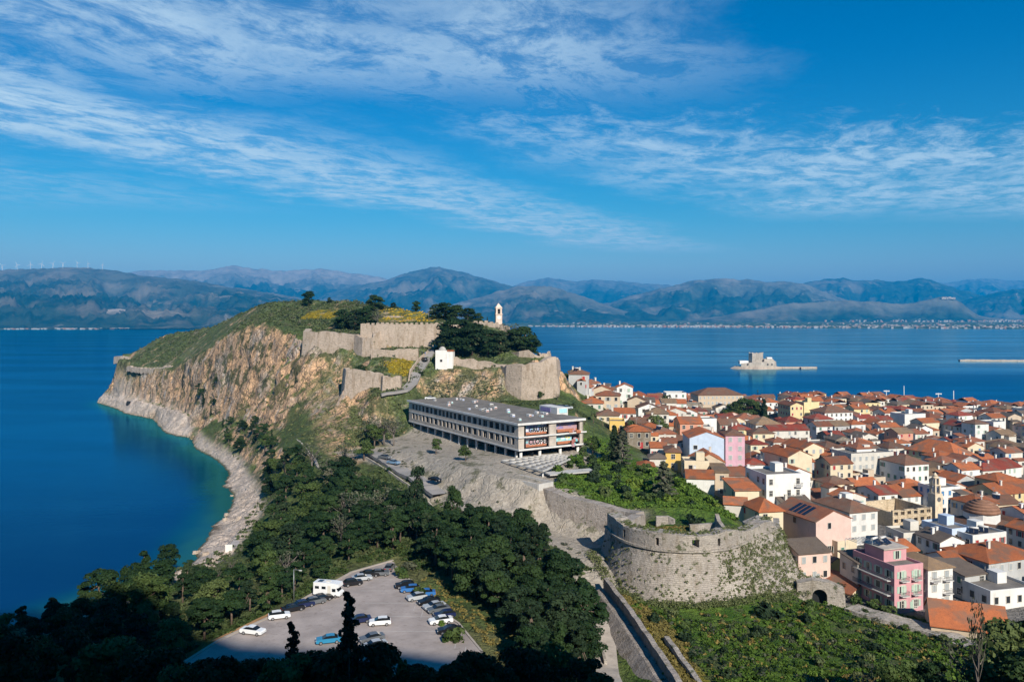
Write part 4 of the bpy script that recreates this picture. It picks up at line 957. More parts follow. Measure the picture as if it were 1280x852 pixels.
def roof_hull(kind, W_, D_, h, rise, o=.45, t=.2):
    b = MB()
    if kind == 'gable_x' or kind == 'gable_y':
        L, Sx = (W_, D_) if kind == 'gable_x' else (D_, W_)
        dr = rise/(Sx/2)*o
        prof = [(-o, h-dr), (Sx/2, h+rise), (Sx+o, h-dr), (Sx+o, h-dr+t), (Sx/2, h+rise+t), (-o, h-dr+t)]
        if kind == 'gable_x': A = [(-o*.6, y, z) for y, z in prof]; B_ = [(L+o*.6, y, z) for y, z in prof]; b.prism(A, B_)
        else: A = [(x, -o*.6, z) for x, z in prof]; B_ = [(x, L+o*.6, z) for x, z in prof]; b.prism(B_, A)
    elif kind == 'shed':
        prof = [(-o, h), (D_+o, h+rise), (D_+o, h+rise+t), (-o, h+t)]
        b.prism([(-o, y, z) for y, z in prof], [(W_+o, y, z) for y, z in prof])
    elif kind == 'hip':
        r = min(W_, D_)/2
        p, q = ((r, D_/2), (W_-r, D_/2)) if W_ >= D_ else ((W_/2, r), (W_/2, D_-r))
        e = [(-o, -o), (W_+o, -o), (W_+o, D_+o), (-o, D_+o)]
        vs = [(x, y, h) for x, y in e]+[(x, y, h+t) for x, y in e]+[(p[0], p[1], h+rise+t), (q[0]+.01, q[1]+.01, h+rise+t)]
        fs = [(3, 2, 1, 0)]+[(i, (i+1) % 4, 4+(i+1) % 4, 4+i) for i in range(4)]
        if W_ >= D_: fs += [(4, 5, 9, 8), (5, 6, 9), (6, 7, 8, 9), (7, 4, 8)]
        else: fs += [(4, 5, 8), (5, 6, 9, 8), (6, 7, 9), (7, 4, 8, 9)]
        b.add(vs, fs)
    return b
HOUSES = []
hrnd = random.Random(21)
def solar_mesh():
    b = MB()
    for x in (-.75, .35): b.add([(x, -.9, .25), (x+.95, -.9, .25), (x+.95, .6, 1.25), (x, .6, 1.25), (x, -.9, .17), (x+.95, -.9, .17), (x+.95, .6, 1.17), (x, .6, 1.17)], [(0, 1, 2, 3), (7, 6, 5, 4), (0, 4, 5, 1), (1, 5, 6, 2), (2, 6, 7, 3), (3, 7, 4, 0)], 0)
    b.prism([(-.9, .75+.28*math.cos(a), 1.35+.28*math.sin(a)) for a in [k*.785 for k in range(8)]], [(1.4, .75+.28*math.cos(a), 1.35+.28*math.sin(a)) for a in [k*.785 for k in range(8)]], 1, True)
    for x in (-.7, 1.1): b.box(x, x+.06, .7, .76, 0, 1.2, 1)
    return b.mesh('solar_heater', [m_panel, m_concl])
me_sol = solar_mesh()
def solar_part(parent, x, y, z, rz): put('solar_heater', me_sol, parent, x, y, z, rz)
def rail_mesh(w):
    b = MB(); b.box(-w/2, w/2, -1.0, 0, -.14, 0, 0)
    b.box(-w/2, w/2, -1.0, -.96, .9, .96, 1)
    for k in range(int(w/.22)): b.box(-w/2+k*.22, -w/2+k*.22+.05, -1.0, -.96, 0, .9, 1)
    for s_ in (-w/2, w/2-.04): b.box(s_, s_+.04, -.96, 0, .9, .96, 1)
    return b.mesh('balcony', [m_concl, m_rail])
_rm = {}
def house(x, y, rot, W_, D_, h, roof, wc, rc, rise=None, base=None, name='house', wins=True, sh=None, style=None, skip=0.15, chim=1, sol=0, balc=0, lab=None, note='', near=True, cat='house', winrows=None, front_only=False, nofront=False, annex=False, antenna=False):
    """front-left ground corner (x,y); front faces -y of its own frame"""
    c, s_ = math.cos(rot), math.sin(rot)
    cs = [(x+c*a-s_*b, y+s_*a+c*b) for a, b in ((0, 0), (W_, 0), (W_, D_), (0, D_))]
    zs = [ground(*q) for q in cs]
    zg = base if base is not None else sum(zs)/4
    low = min(zs)-zg-1.0
    e = empty(name, 'house', cat, (x, y, zg), rot, None)
    sh = sh or hrnd.choice(['grey', 'grey', 'grey', 'green', 'brown', 'blue', 'mint', 'red'])
    # walls
    b = MB()
    r = rise if rise is not None else min(W_, D_)*(.23 if roof == 'hip' else .21)
    if roof == 'gable_x':
        pr = [(0, low), (D_, low), (D_, h), (D_/2, h+r), (0, h)]; b.prism([(0, q, z) for q, z in pr], [(W_, q, z) for q, z in pr])
    elif roof == 'gable_y':
        pr = [(0, low), (W_, low), (W_, h), (W_/2, h+r), (0, h)]; b.prism([(q, D_, z) for q, z in pr], [(q, 0, z) for q, z in pr])
    elif roof == 'shed':
        pr = [(0, low), (D_, low), (D_, h+r), (0, h)]; b.prism([(0, q, z) for q, z in pr], [(W_, q, z) for q, z in pr])
    else: b.box(0, W_, 0, D_, low, h+(.002 if roof == 'hip' else 0))
    if roof == 'flat':
        t = .25
        for q in ((0, W_, 0, t), (0, W_, D_-t, D_), (0, t, t+.002, D_-t-.002), (W_-t, W_, t+.002, D_-t-.002)): b.box(*q, h+.002, h+.7)
    b.build('wall', m_wall[wc], e)
    if roof == 'flat':
        rf = MB().box(.252, W_-.252, .252, D_-.252, h+.004, h+.12).build('roof', m_roofc, e)
        if near and W_ > 6 and D_ > 6:
            MB().box(W_*.55, W_*.55+2.6, D_*.5, D_*.5+3, h+.1, h+2.6).build('stair_hut', m_wall[wc], e)
    else:
        rf = roof_hull(roof, W_, D_, h, r).build('roof', m_tile[rc], e)
        for k in range(chim):
            cx, cy = hrnd.uniform(W_*.2, W_*.8), hrnd.uniform(D_*.25, D_*.75); q = MB(); q.box(cx-.35, cx+.35, cy-.3, cy+.3, h, h+r+.9); q.box(cx-.43, cx+.43, cy-.38, cy+.38, h+r+.9, h+r+1.05); q.build('chimney', m_wall['off-white' if wc != 'white' else 'white'], rf)
    for k in range(sol): solar_part(e, W_*(.3+.3*k), D_*.35, h+(.12 if roof == 'flat' else r*.62), -rot-.5)
    if annex:
        arn = random.Random(int(x*31+y*17)); nax = arn.choice([1, 1, 2])
        for q_ in range(nax):
            side = arn.choice(['l', 'f', 'f', 'r'] if q_ == 0 else ['b', 'b'])
            aw, ad, ah = arn.uniform(3., max(3.4, W_*.62)), arn.uniform(2.6, 4.6), h*arn.uniform(.45, .85)
            if side == 'f': bx0, by0 = arn.uniform(0, max(.1, W_-aw)), -ad
            elif side == 'b': bx0, by0, ah = arn.uniform(0, max(.1, W_-aw)), D_+.003, h*arn.uniform(.8, 1.25)
            elif side == 'l': aw, ad = ad*.8, aw; bx0, by0 = -aw-.003, arn.uniform(0, max(.1, D_-ad))
            else: aw, ad = ad*.8, aw; bx0, by0 = W_+.003, arn.uniform(0, max(.1, D_-ad))
            if side == 'f': ad -= .003
            ak = arn.choice(['shed', 'shed', 'flat', 'gable_y', 'hip']) if side in 'fb' else arn.choice(['flat', 'hip', 'gable_x'])
            awc = wc if arn.random() < .6 else arn.choice(['white', 'off-white', 'cream'])
            MB().box(bx0, bx0+aw, by0, by0+ad, low, ah).build('annex', m_wall[awc], e)
            if ak == 'flat': MB().box(bx0-.15, bx0+aw+.15, by0-.15, by0+ad-.004 if side == 'f' else by0+ad+.15, ah+.003, ah+.25).build('annex_roof', m_roofc if arn.random() < .6 else m_conc, e)
            else: roof_hull(ak, aw, ad, ah+.01, min(aw, ad)*.24, o=.25).build('annex_roof', m_tile[arn.choice([rc, rc, 'orange', 'rust', 'grey'])], e, (bx0, by0, 0))
            if y < 420 and aw > 2.4: put('window', win_mesh(.9, 1.2, sh, 'dark'), e, bx0+aw/2, by0, ah-1.2)
    if antenna:
        q = MB(); cx, cy = W_*.4, D_*.55; q.box(cx-.04, cx+.04, cy-.04, cy+.04, h, h+r+2.6); [q.box(cx-.7, cx+.7, cy-.02, cy+.02, h+r+z, h+r+z+.05) for z in (2.0, 2.3, 2.55)]; q.build('antenna', m_metal, e)
    if wins:
        n = max(1, round(h/3.2)); sth = h/n
        faces = []
        ctr = (x+c*W_/2-s_*D_/2, y+s_*W_/2+c*D_/2)
        if not nofront: faces.append((W_, 0, 'f'))
        lx = (-c, -s_)
        if (-cs[3][0]*lx[0]-cs[3][1]*lx[1]) > 0 and not front_only: faces.append((D_, 1, 'l'))
        if (-cs[1][0]*c-cs[1][1]*s_) > 0 and not front_only: faces.append((D_, 2, 'r'))
        for L, fi, _ in faces:
            m = max(1, int(L/(2.7 if near else 3.3)))
            for st in range(n):
                if winrows and st not in winrows: continue
                if not near and st < n-2: continue
                if zg+st*sth+sth < zg+low+1: continue
                for k in range(m):
                    if hrnd.random() < skip: continue
                    u_ = L*(k+.5)/m; stl = style or hrnd.choice(['closed', 'closed', 'open', 'pane', 'dark'])
                    me = win_mesh(1.0 if L/m < 3.2 else 1.2, 1.5, sh, stl); zz2 = st*sth+sth*.55
                    if fi == 0: put('window', me, e, u_, -.0, zz2)
                    elif fi == 1: put('window', me, e, 0, D_-u_, zz2, -math.pi/2)
                    else: put('window', me, e, W_, u_, zz2, math.pi/2)
                    if balc and fi == 0 and st > 0 and hrnd.random() < .5:
                        if 2.2 not in _rm: _rm[2.2] = rail_mesh(2.2)
                        put('balcony', _rm[2.2], e, u_, -.0, st*sth+.3)
        if h > 4 and not nofront and zg+low > -50:
            q = MB(); dx0 = W_*.5+.3; q.box(dx0, dx0+1.1, -.06, .0, 0, 2.2); q.build('door', m_sh[sh], e)
    HOUSES.append(dict(o=e, wc=wc, rc=rc, roof=roof, W=W_, D=D_, h=h, ctr=(x+c*W_/2-s_*D_/2, y+s_*W_/2+c*D_/2), lab=lab, zt=zg+h, rad=.5*math.hypot(W_, D_), sol=sol, sh=sh, n=max(1, round(h/3.2)), rot=rot, x=x, y=y))
    return e
def trot(px): return R(float(np.interp(px, [700, 850, 1000, 1120, 1280], [-6, -4, 10, 16, 20])))
def hp(l, r, ye, Y, D_, roof, wc, rc, rot=None, **k):
    rot = trot((l+r)/2) if rot is None else R(rot)
    X = (l-640)/F*Y; c, s_ = math.cos(rot), math.sin(rot); kk = (r-640)/F
    W_ = (kk*Y-X)/(c-kk*s_); zt = CH-(ye-HZ)/F*Y
    zg = ground(X+c*W_/2-s_*D_/2, Y+s_*W_/2+c*D_/2)
    h = zt-zg
    if h < 3: zg = zt-3.2; h = 3.2
    return house(X, Y, rot, W_, D_, h, roof, wc, rc, base=zg, **k)

# --- the pink house with the roof terrace, and its neighbours by the old wall
e = hp(1118, 1154, 711, 176, 13, 'flat', 'pink', 'red', rot=17, style='open', sh='mint', skip=0, balc=0, winrows=(), lab='pink three-storey house with balconies and a roof terrace beside the old stone wall')
H0 = HOUSES[-1]; Wp, hp0 = H0['W'], H0['h']
if 2.0 not in _rm: _rm[2.0] = rail_mesh(2.0)
for st in range(3):
    for u_ in (Wp*.3, Wp*.72):
        put('window', win_mesh(1.0, 2.0, 'mint', 'closed' if st else 'pane'), e, u_, 0, hp0*(st/3)+1.7)
        if st: put('balcony', _rm[2.0], e, u_, 0, hp0*(st/3)+.55)
_rm[11] = rail_mesh(11)
for st in (1, 2):
    put('balcony', _rm[11], e, 0, 6.5, hp0*(st/3)+.4, -math.pi/2)
    for k in range(4): put('window', win_mesh(1.2, 1.9, 'brown', 'dark'), e, 0, 2+k*2.9, hp0*(st/3)+1.7, -math.pi/2)
w = MB(); w.box(1.2, Wp-.4, 4.5, 10.5, hp0+.125, hp0+2.9); w.build('upper_storey', m_wall['pink'], e)
w = MB(); w.box(.9, Wp-.1, 4.1, 10.9, hp0+2.903, hp0+3.15); w.build('upper_roof', m_conc, e)
for k in (0, 1): solar_part(e, 2.0+k*2.3, 7.5, hp0+3.15, R(20))
w = MB()
for k in range(6): w.box(.4+k*.9, .5+k*.9, 10.95, 16, hp0+2.5, hp0+2.62)
w.box(.2, 5.4, 15.9, 16.0, hp0+2.35, hp0+2.5); w.box(.2, .3, 15.9, 16, hp0-4, hp0+2.4); w.build('pergola', m_concl, e)
put('window', win_mesh(1., 1.8, 'mint', 'open'), e, Wp*.62, 4.5, hp0+1.5)
e = hp(1160, 1191, 712, 178, 11, 'hip', 'white', 'tan', rot=17, style='closed', sh='grey', skip=0, chim=0, winrows=(0, 1, 2), balc=1, lab='white neoclassical house with grey shutters and tan hipped roof right of the pink house')
hp(1206, 1234, 720, 183, 9, 'shed', 'grey', 'grey', rot=20, chim=0, lab='grey house with a slanting grey roof behind the bright orange shed')
hp(1238, 1296, 742, 176, 10, 'flat', 'white', 'grey', rot=14, style='dark', lab='modern white flat-roofed house at the right edge behind the orange shed')
hp(1164, 1262, 780, 163, 12, 'gable_x', 'beige', 'orange', rot=-22, wins=False, chim=0, rise=3.4, lab='long low shed with a bright orange roof at the town edge behind the lamp post')
hp(1236, 1300, 704, 187, 13, 'hip', 'grey', 'orange', rot=20, rise=2.6, lab='grey house with a bright orange hipped roof and dark roof windows by the right edge')
e = HOUSES[-1]['o']; MB().box(4, 6, 3.0, 4.4, HOUSES[-1]['h']+.6, HOUSES[-1]['h']+1.5).build('roof_window', m_glass, e)
hp(1064, 1098, 742, 184, 20, 'gable_y', 'cream', 'rust', rot=34, chim=1, sol=0, lab='cream house with a long rust tiled roof running back from the old gateway')
hp(1036, 1057, 705, 196, 7, 'gable_y', 'yellow', 'grey', rot=25, chim=0, lab='small bright yellow gabled house behind the old gateway')
hp(1047, 1071, 680, 203, 8, 'flat', 'cream', 'tan', rot=22, lab='small cream box house with a flat top left of the pink house')
hp(1072, 1096, 704, 186, 6, 'shed', 'off-white', 'grey', rot=17, chim=0, lab='low pale lean-to house against the left side of the pink house')
hp(998, 1038, 692, 190, 12, 'gable_x', 'pale pink', 'grey', rot=14, chim=0, lab='house with a broad grey brown roof just right of the bastion')
hp(1020, 1064, 652, 203, 16, 'gable_y', 'pale pink', 'rust', rot=20, chim=0, skip=.9, lab='pale pink house with four dark solar panels on its rust roof')
e = HOUSES[-1]['o']; hh, ww = HOUSES[-1]['h'], HOUSES[-1]['W']
for k in range(4):
    b = MB(); x0, x1, y0 = .6, ww*.40, 5+k*1.7; rs_ = min(ww, 16)*.21; sl = lambda x: hh+rs_*x/(ww/2)+.30
    b.add([(x0, y0, sl(x0)), (x1, y0, sl(x1)), (x1, y0+1.2, sl(x1)), (x0, y0+1.2, sl(x0)), (x0, y0, sl(x0)-.08), (x1, y0, sl(x1)-.08), (x1, y0+1.2, sl(x1)-.08), (x0, y0+1.2, sl(x0)-.08)], [(0, 1, 2, 3), (7, 6, 5, 4), (0, 4, 5, 1), (1, 5, 6, 2), (2, 6, 7, 3), (3, 7, 4, 0)]); b.build('solar_panel', m_panel, e)
hp(1062, 1097, 641, 226, 16, 'hip', 'white', 'brown', rot=18, style='closed', sh='grey', skip=0, lab='white house with three pale shutters and a brown hipped roof left of the ruin')
hp(1098, 1122, 618, 262, 12, 'gable_x', 'white', 'red', rot=16, style='pane', lab='white two-storey house with a dark red roof behind the roofless ruin')
hp(1122, 1160, 621, 268, 13, 'gable_x', 'white', 'orange', rot=16, style='closed', sh='grey', skip=.05, lab='long white house with an orange roof between ruin and bell tower')
hp(1174, 1200, 612, 264, 9, 'flat', 'white', 'grey', rot=17, style='closed', sh='blue', skip=0, lab='white house with bright blue shutters right of the stone bell tower')
hp(1190, 1214, 664, 212, 10, 'flat', 'pale blue', 'grey', rot=19, sol=0, lab='pale blue box house with a flat roof in front of the domed church')
hp(1216, 1258, 672, 208, 9, 'flat', 'white', 'grey', rot=19, sol=2, lab='white flat-roofed house with two solar heaters below the domed church')
hp(1248, 1300, 618, 268, 12, 'gable_x', 'pale yellow', 'orange', rot=20, sh='brown', lab='pale yellow house with an orange roof by the right edge behind the dome')
hp(1247, 1275, 602, 276, 9, 'hip', 'pale yellow', 'orange', rot=20, sh='brown', chim=0, lab='upper pale yellow house with a small orange hipped roof at the right edge')
hp(1228, 1300, 574, 385, 24, 'hip', 'grey', 'tan', rot=30, lab='wide grey building under a broad tan hipped roof at the right edge')
hp(1194, 1218, 571, 345, 24, 'hip', 'pale yellow', 'orange', rot=28, rise=5, chim=0, lab='pale yellow building under the biggest bright orange hipped roof')
hp(873, 929, 494, 525, 18, 'hip', 'beige', 'brown', rot=4, style='closed', sh='grey', skip=0, chim=0, winrows=(2, 3, 4), lab='long beige school-like block with a row of windows and brown hipped roof near the water')
hp(988, 1004, 507, 470, 14, 'gable_y', 'pale yellow', 'rust', rot=12, lab='pale yellow gabled house right of the big town trees')
hp(1005, 1024, 504, 472, 10, 'flat', 'pale yellow', 'rust', rot=12, skip=1, lab='tall pale yellow blank block right of the big town trees')
hp(1031, 1066, 516, 455, 14, 'hip', 'white', 'brown', rot=14, style='pane', skip=0, sh='blue', lab='white mansion with a row of small windows and brown hipped roof')
hp(1131, 1157, 519, 470, 12, 'flat', 'white', 'grey', rot=15, skip=1, lab='bright white windowless cube in the far part of the town')
hp(945, 977, 531, 400, 13, 'hip', 'white', 'tan', rot=6, rise=3.4, chim=0, lab='white house with a tan pyramid roof below the big town trees')
hp(962, 1012, 538, 388, 10, 'gable_x', 'off-white', 'red', rot=8, chim=0, skip=.5, lab='long low off-white hall with a dark red roof in the town centre')
hp(985, 1015, 571, 290, 14, 'gable_y', 'cream', 'orange', rot=18, skip=.8, lab='cream house with a blank gable and orange roof beside the narrow dark street')
hp(1004, 1030, 561, 325, 14, 'gable_y', 'cream', 'orange', rot=18, skip=.6, lab='cream gabled house with orange roof behind the blank cream gable')
hp(1038, 1066, 580, 290, 9, 'gable_x', 'cream', 'rust', rot=14, sh='red', lab='cream house with red shutters and rust roof left of the white colonnaded house')
hp(985, 1013, 592, 262, 8, 'gable_y', 'white', 'orange', rot=12, skip=.9, lab='low white gabled house with orange roof in front of the blank cream gable')
hp(850, 879, 529, 340, 13, 'gable_x', 'salmon', 'orange', rot=0, lab='salmon house with an orange roof behind the pale blue blank wall')
hp(862, 905, 547, 290, 14, 'gable_y', 'pale blue', 'orange', rot=-2, rise=2.2, wins=False, lab='tall house with one big blank pale blue wall')
w = HOUSES[-1]; put('window', win_mesh(1.4, 1.4, 'grey', 'dark'), w['o'], w['W']*.17, 0, w['h']*.72)
hp(907, 931, 544, 293, 12, 'hip', 'lilac pink', 'brown', rot=-2, style='closed', sh='grey', skip=0, lab='tall lilac pink house with four pale shutters beside the blank blue wall')
hp(868, 906, 577, 262, 12, 'gable_y', 'beige', 'orange', rot=-4, rise=2.6, wins=False, lab='beige blank gable house with an orange roof in front of the blue wall')
hp(858, 893, 597, 240, 9, 'gable_x', 'white', 'orange', rot=-8, style='open', sh='red', skip=0, chim=1, winrows=(1, 2) , lab='white house with dark red shutters and orange roof above the green slope')
hp(894, 911, 590, 243, 10, 'shed', 'beige', 'tan', rot=-4, chim=0, lab='narrow beige house joined to the right side of the red-shuttered house')
hp(908, 948, 594, 250, 9, 'gable_x', 'white', 'rust', rot=0, sh='red', lab='low white house with a rust roof and one red shutter right of the beige gable')
hp(919, 949, 613, 224, 10, 'shed', 'cream', 'orange', rot=4, chim=0, skip=.6, lab='cream house with a slanting orange roof above the bastion')
hp(905, 934, 629, 215, 6, 'gable_x', 'off-white', 'orange', rot=-14, wins=False, chim=0, lab='low shed with an orange roof on the edge of the green slope')
hp(958, 1003, 596, 226, 12, 'flat', 'white', 'grey', rot=12, style='pane', skip=.3, balc=1, lab='white three-storey block with grey balconies down its shaded side')
hp(949, 979, 640, 206, 9, 'hip', 'cream', 'orange', rot=12, rise=2.6, chim=0, lab='small house with an orange pyramid roof just behind the bastion shoulder')
hp(982, 1018, 634, 222, 10, 'gable_x', 'off-white', 'grey', rot=14, chim=2, lab='off-white house with a grey brown roof and two chimneys behind the bastion')
hp(832, 851, 565, 262, 11, 'hip', 'yellow', 'brown', rot=-8, style='pane', sh='grey', lab='small bright yellow house with a brown roof left of the blank blue wall')
hp(813, 834, 559, 276, 9, 'gable_x', 'white', 'orange', rot=-6, sh='red', lab='small white house with a red door and orange roof left of the yellow house')
hp(826, 846, 553, 284, 8, 'gable_x', 'off-white', 'rust', rot=-10, chim=1, lab='small off-white house with a rust roof just behind the bright yellow one')
hp(812, 832, 573, 258, 7, 'hip', 'off-white', 'grey', rot=-6, chim=0, wins=False, lab='low house with a grey brown roof in front of the red-doored house')
hp(798, 818, 583, 250, 7, 'hip', 'cream', 'orange', rot=-6, chim=0, wins=False, lab='low house with an orange roof half hidden behind the grey conifers')
hp(762, 781, 528, 306, 9, 'flat', 'yellow', 'brown', rot=-6, sh='brown', style='dark', lab='yellow house with arched shade openings beside the garden palms')
hp(746, 774, 519, 322, 9, 'hip', 'cream', 'brown', rot=-6, lab='cream house with a brown roof just above the yellow house by the palms')
hp(713, 738, 484, 374, 11, 'hip', 'white', 'orange', rot=-14, skip=.6, lab='tall plain white house with an orange hipped roof below the fortress rock')
hp(726, 754, 504, 345, 10, 'hip', 'off-white', 'orange', rot=-6, lab='off-white house with an orange hipped roof behind the hotel car park')
hp(768, 794, 516, 332, 8, 'gable_x', 'white', 'orange', rot=-4, chim=0, lab='white house with a long straight orange roof above the palms')
hp(771, 791, 484, 402, 10, 'gable_y', 'white', 'orange', rot=-6, balc=1, lab='white gabled house with a small balcony high on the left of the town')
hp(754, 772, 497, 372, 9, 'flat', 'white', 'grey', rot=-6, lab='white flat-roofed house between the two orange hipped roofs on the left')
hp(833, 858, 492, 505, 11, 'flat', 'white', 'grey', rot=0, near=False, lab='white flat-roofed block with balconies near the water on the left')
hp(798, 819, 502, 392, 11, 'gable_x', 'white', 'grey', rot=-4, lab='white house with a grey brown roof at the middle of the left slope')
hp(808, 836, 517, 352, 11, 'hip', 'off-white', 'tan', rot=-4, lab='off-white house with a tan hipped roof behind the bushy town tree')
hp(1064, 1117, 569, 305, 12, 'flat', 'off-white', 'grey', rot=14, style='closed', sh='grey', skip=0, lab='wide off-white house with tall shutters and a flat balustraded top')
hp(1071, 1095, 561, 312, 7, 'hip', 'white', 'rust', rot=14, chim=0, lab='small white upper house with a rust roof on the broad balustraded terrace')
hp(1131, 1161, 581, 295, 13, 'hip', 'white', 'brown', rot=16, lab='white house with a broad brown hipped roof left of the pale metal roof')
hp(1247, 1277, 586, 312, 12, 'gable_x', 'white', 'red', rot=24, lab='white house with a dark red roof near the right edge below the tan roof')
hp(1190, 1228, 706, 190, 9, 'gable_x', 'white', 'orange', rot=16, lab='white house with a broken orange roof behind the neoclassical house')
hp(1118, 1148, 690, 205, 10, 'gable_x', 'beige', 'orange', rot=16, chim=1, lab='beige house with an orange roof directly behind the pink house')
# --- special buildings
def proj(o): return px_of(o)
X, Y_ = P(1116, 650, Y=245)[:2]
ru = empty('ruined_house', 'roofless ochre stone ruin with two rows of empty windows', 'ruin', (X, Y_, ground(X, Y_+5)), R(18))
W_, D_, hh = 15.2, 15., CH-(637-HZ)/F*246-ground(X, Y_+5)
b = MB(); nw = 6; wd = W_/nw
def wall_open(b, L, t, h, ax):
    for k in range(nw+1):
        x0, x1 = (k*L/nw-.55 if k else 0), (k*L/nw+.55 if k < nw else L)
        b.box(x0, x1, 0, t, -2, h) if ax == 0 else b.box(0, t, x0 if k else t+.002, x1 if k < nw else L-.002, -2, h)
    for k in range(nw):
        x0, x1 = k*L/nw+.55, (k+1)*L/nw-.55
        if k == 0: x0 = .55
        for z0, z1 in ((-2, h*.28), (h*.50, h*.70), (h*.9, h-.3*(k % 2))):
            b.box(x0+.001, x1-.001, .02, t-.02, z0, z1) if ax == 0 else b.box(.02, t-.02, max(x0, t)+.001, x1-.001, z0, z1)
wall_open(b, W_, .7, hh, 0); b.build('front_wall', m_ruin, ru)
b = MB(); b.box(0, .7, .702, D_, -2, hh*.86); b.build('side_wall', m_ruin, ru)
b = MB(); b.box(W_-.7, W_, .702, D_, -2, hh-.2); b.build('side_wall', m_ruin, ru)
b = MB(); b.box(.702, W_-.702, D_-.7, D_, -2, hh*.9); b.build('rear_wall', m_ruin, ru)
MB().box(.71, W_-.71, .72, D_-.72, -1, .4).build('floor', m_roofc, ru)
X, Y_ = P(1169, 640, Y=255)[:2]
bt = empty('bell_tower', 'slim pale stone church bell tower with a clock rising among the roofs', 'tower', (X, Y_, ground(X, Y_)), R(18))
zt = CH-(590-HZ)/F*255-ground(X, Y_)
b = MB(); b.box(-1.5, 1.5, -1.5, 1.5, -1, zt*.56); m_bt = plain('bell tower stone', (.66, .54, .39), .85, .2, .8, dirt=.3); b.build('shaft', m_bt, bt)
for k, (z0, z1, r_) in enumerate(((.565, .74, 1.25), (.745, .88, 1.0))):
    b = MB(); b.box(-r_-.2, r_+.2, -r_-.2, r_+.2, zt*z0-.15, zt*z0+.15)
    for sx_ in (-1, 1):
        for sy_ in (-1, 1): b.box(sx_*r_*.72-.25, sx_*r_*.72+.25, sy_*r_*.72-.25, sy_*r_*.72+.25, zt*z0+.15, zt*z1)
    b.build('belfry', m_bt, bt); MB().box(-.3, .3, -.3, .3, zt*z0+.2, zt*z1-.3).build('bell', m_dark, bt)
b = MB(); b.cyl((0, 0), 1.05, .95, zt*.882, zt*.92, 10); b.cyl((0, 0), .95, .02, zt*.92, zt*1.0, 10); b.build('dome', m_bt, bt)
b = MB(); n = 14; b.prism([(.75*math.cos(6.283*i/n), -1.5, zt*.46+.75*math.sin(6.283*i/n)) for i in range(n)][::-1], [(.75*math.cos(6.283*i/n), -1.6, zt*.46+.75*math.sin(6.283*i/n)) for i in range(n)][::-1]); b.build('clock_face', m_rail, bt)
X, Y_ = P(1227, 660, Y=232)[:2]; zg = ground(X, Y_)
chh = empty('domed_church', 'white church with a low brown tiled dome topped by a cross', 'church', (X, Y_, zg), R(19))
zd = CH-(643-HZ)/F*228-zg
b = MB(); b.cyl((0, 0), 4.7, 4.7, zd-3.2, zd, 8, 0, False); b.build('drum', m_wall['white'], chh)
b = MB(); prv = None
for k in range(6):
    a0, a1 = k*math.pi/12, (k+1)*math.pi/12
    b.cyl((0, 0), 4.9*math.cos(a0), max(4.9*math.cos(a1), .02), zd+3.5*math.sin(a0), zd+3.5*math.sin(a1), 28)
dm = b.build('dome', plain('brown dome tiles', (.26, .135, .085), .85, .3, .9, dirt=.4, bump=.1), chh)
b = MB(); b.box(-.12, .12, -.08, .08, zd+3.4, zd+5.2); b.box(-.55, .55, -.08, .08, zd+4.3, zd+4.55); b.build('cross', m_concl, chh)
b = MB(); b.box(-9, 9, -7, 9, -1, zd-3.8); b.build('wall', m_wall['white'], chh)
o = roof_hull('hip', 18, 16, zd-3.8, 2.6).build('roof', m_tile['brown'], chh, (-9, -7, 0))
o = roof_hull('gable_y', 9, 12, zd-5.5, 2.2).build('side_roof', m_tile['brown'], chh, (9.5, -4, 0)); MB().box(9.6, 18.4, -3.6, 7.6, -1, zd-5.4).build('side_aisle', m_wall['off-white'], chh)
for k in range(3): MB().box(-.4, .4, -.06, .0, -.6, .6).build('window', m_dark, chh, (4.36*math.sin(-.785+k*.785), -4.36*math.cos(-.785+k*.785), zd-1.6), -.785+k*.785)
for d_ in ((ru, 'ru', 11), (bt, 'bt', 3), (chh, 'chh', 13)):
    o = d_[0]; c_ = Matrix.Rotation(o.rotation_euler.z, 2) @ Vector((7, 7) if d_[1] == 'ru' else (0, 0) if d_[1] == 'bt' else (3, 0))
    HOUSES.append(dict(o=None, ctr=(o.location.x+c_.x, o.location.y+c_.y), rad=d_[2]-2))
BLOCK = [((40, 186), 26), ((-1, 250), 30), ((118, 229), 9), ((133, 243), 6), ((104, 232), 5)]
# --- the other houses: rows along the old streets
def clear(x, y, r, slack=.80):
    for h_ in HOUSES:
        if math.hypot(x-h_['ctr'][0], y-h_['ctr'][1]) < (r+h_['rad'])*slack: return False
    for (c_, rr_) in BLOCK:
        if math.hypot(x-c_[0], y-c_[1]) < rr_+r*.6: return False
    return True
TP = TOWN[:6]+[(70, 196), (84, 192), (98, 186), (125, 172), (700, 140), (700, 600), (600, 545), (470, 552), (372, 590), (330, 645), (300, 670), (262, 672), (200, 650), (100, 634), (58, 600), (58, 440)]
frnd = random.Random(5)
cand = []
for zone_ in (0, 1, 2):
    p = (9.7, 10.5, 11.6)[zone_]; lo, hi = ((150, 300), (300, 430), (430, 690))[zone_]
    for i in range(-14, 76):
        for j in range(0, 84):
            uu, vv = i*p+(i//4)*1.8, j*p*.92+(j//3)*2.2
            x = 40+.963*uu-.27*vv+frnd.uniform(-1.3, 1.3); y = 130+.27*uu+.963*vv+frnd.uniform(-1.3, 1.3)
            if not (lo <= y < hi): continue
            px = 640+F*x/y
            if px < 690 or px > 1490: continue
            if not inpoly(np.array([x]), np.array([y]), TP)[0]: continue
            cand.append((x, y, p, zone_))
cand.sort(key=lambda c: c[1])
WPICK = ['white']*12+['off-white']*9+['cream']*4+['beige']*2+['pale yellow']+['pale pink', 'pale pink', 'salmon', 'grey', 'grey', 'stone', 'stone']
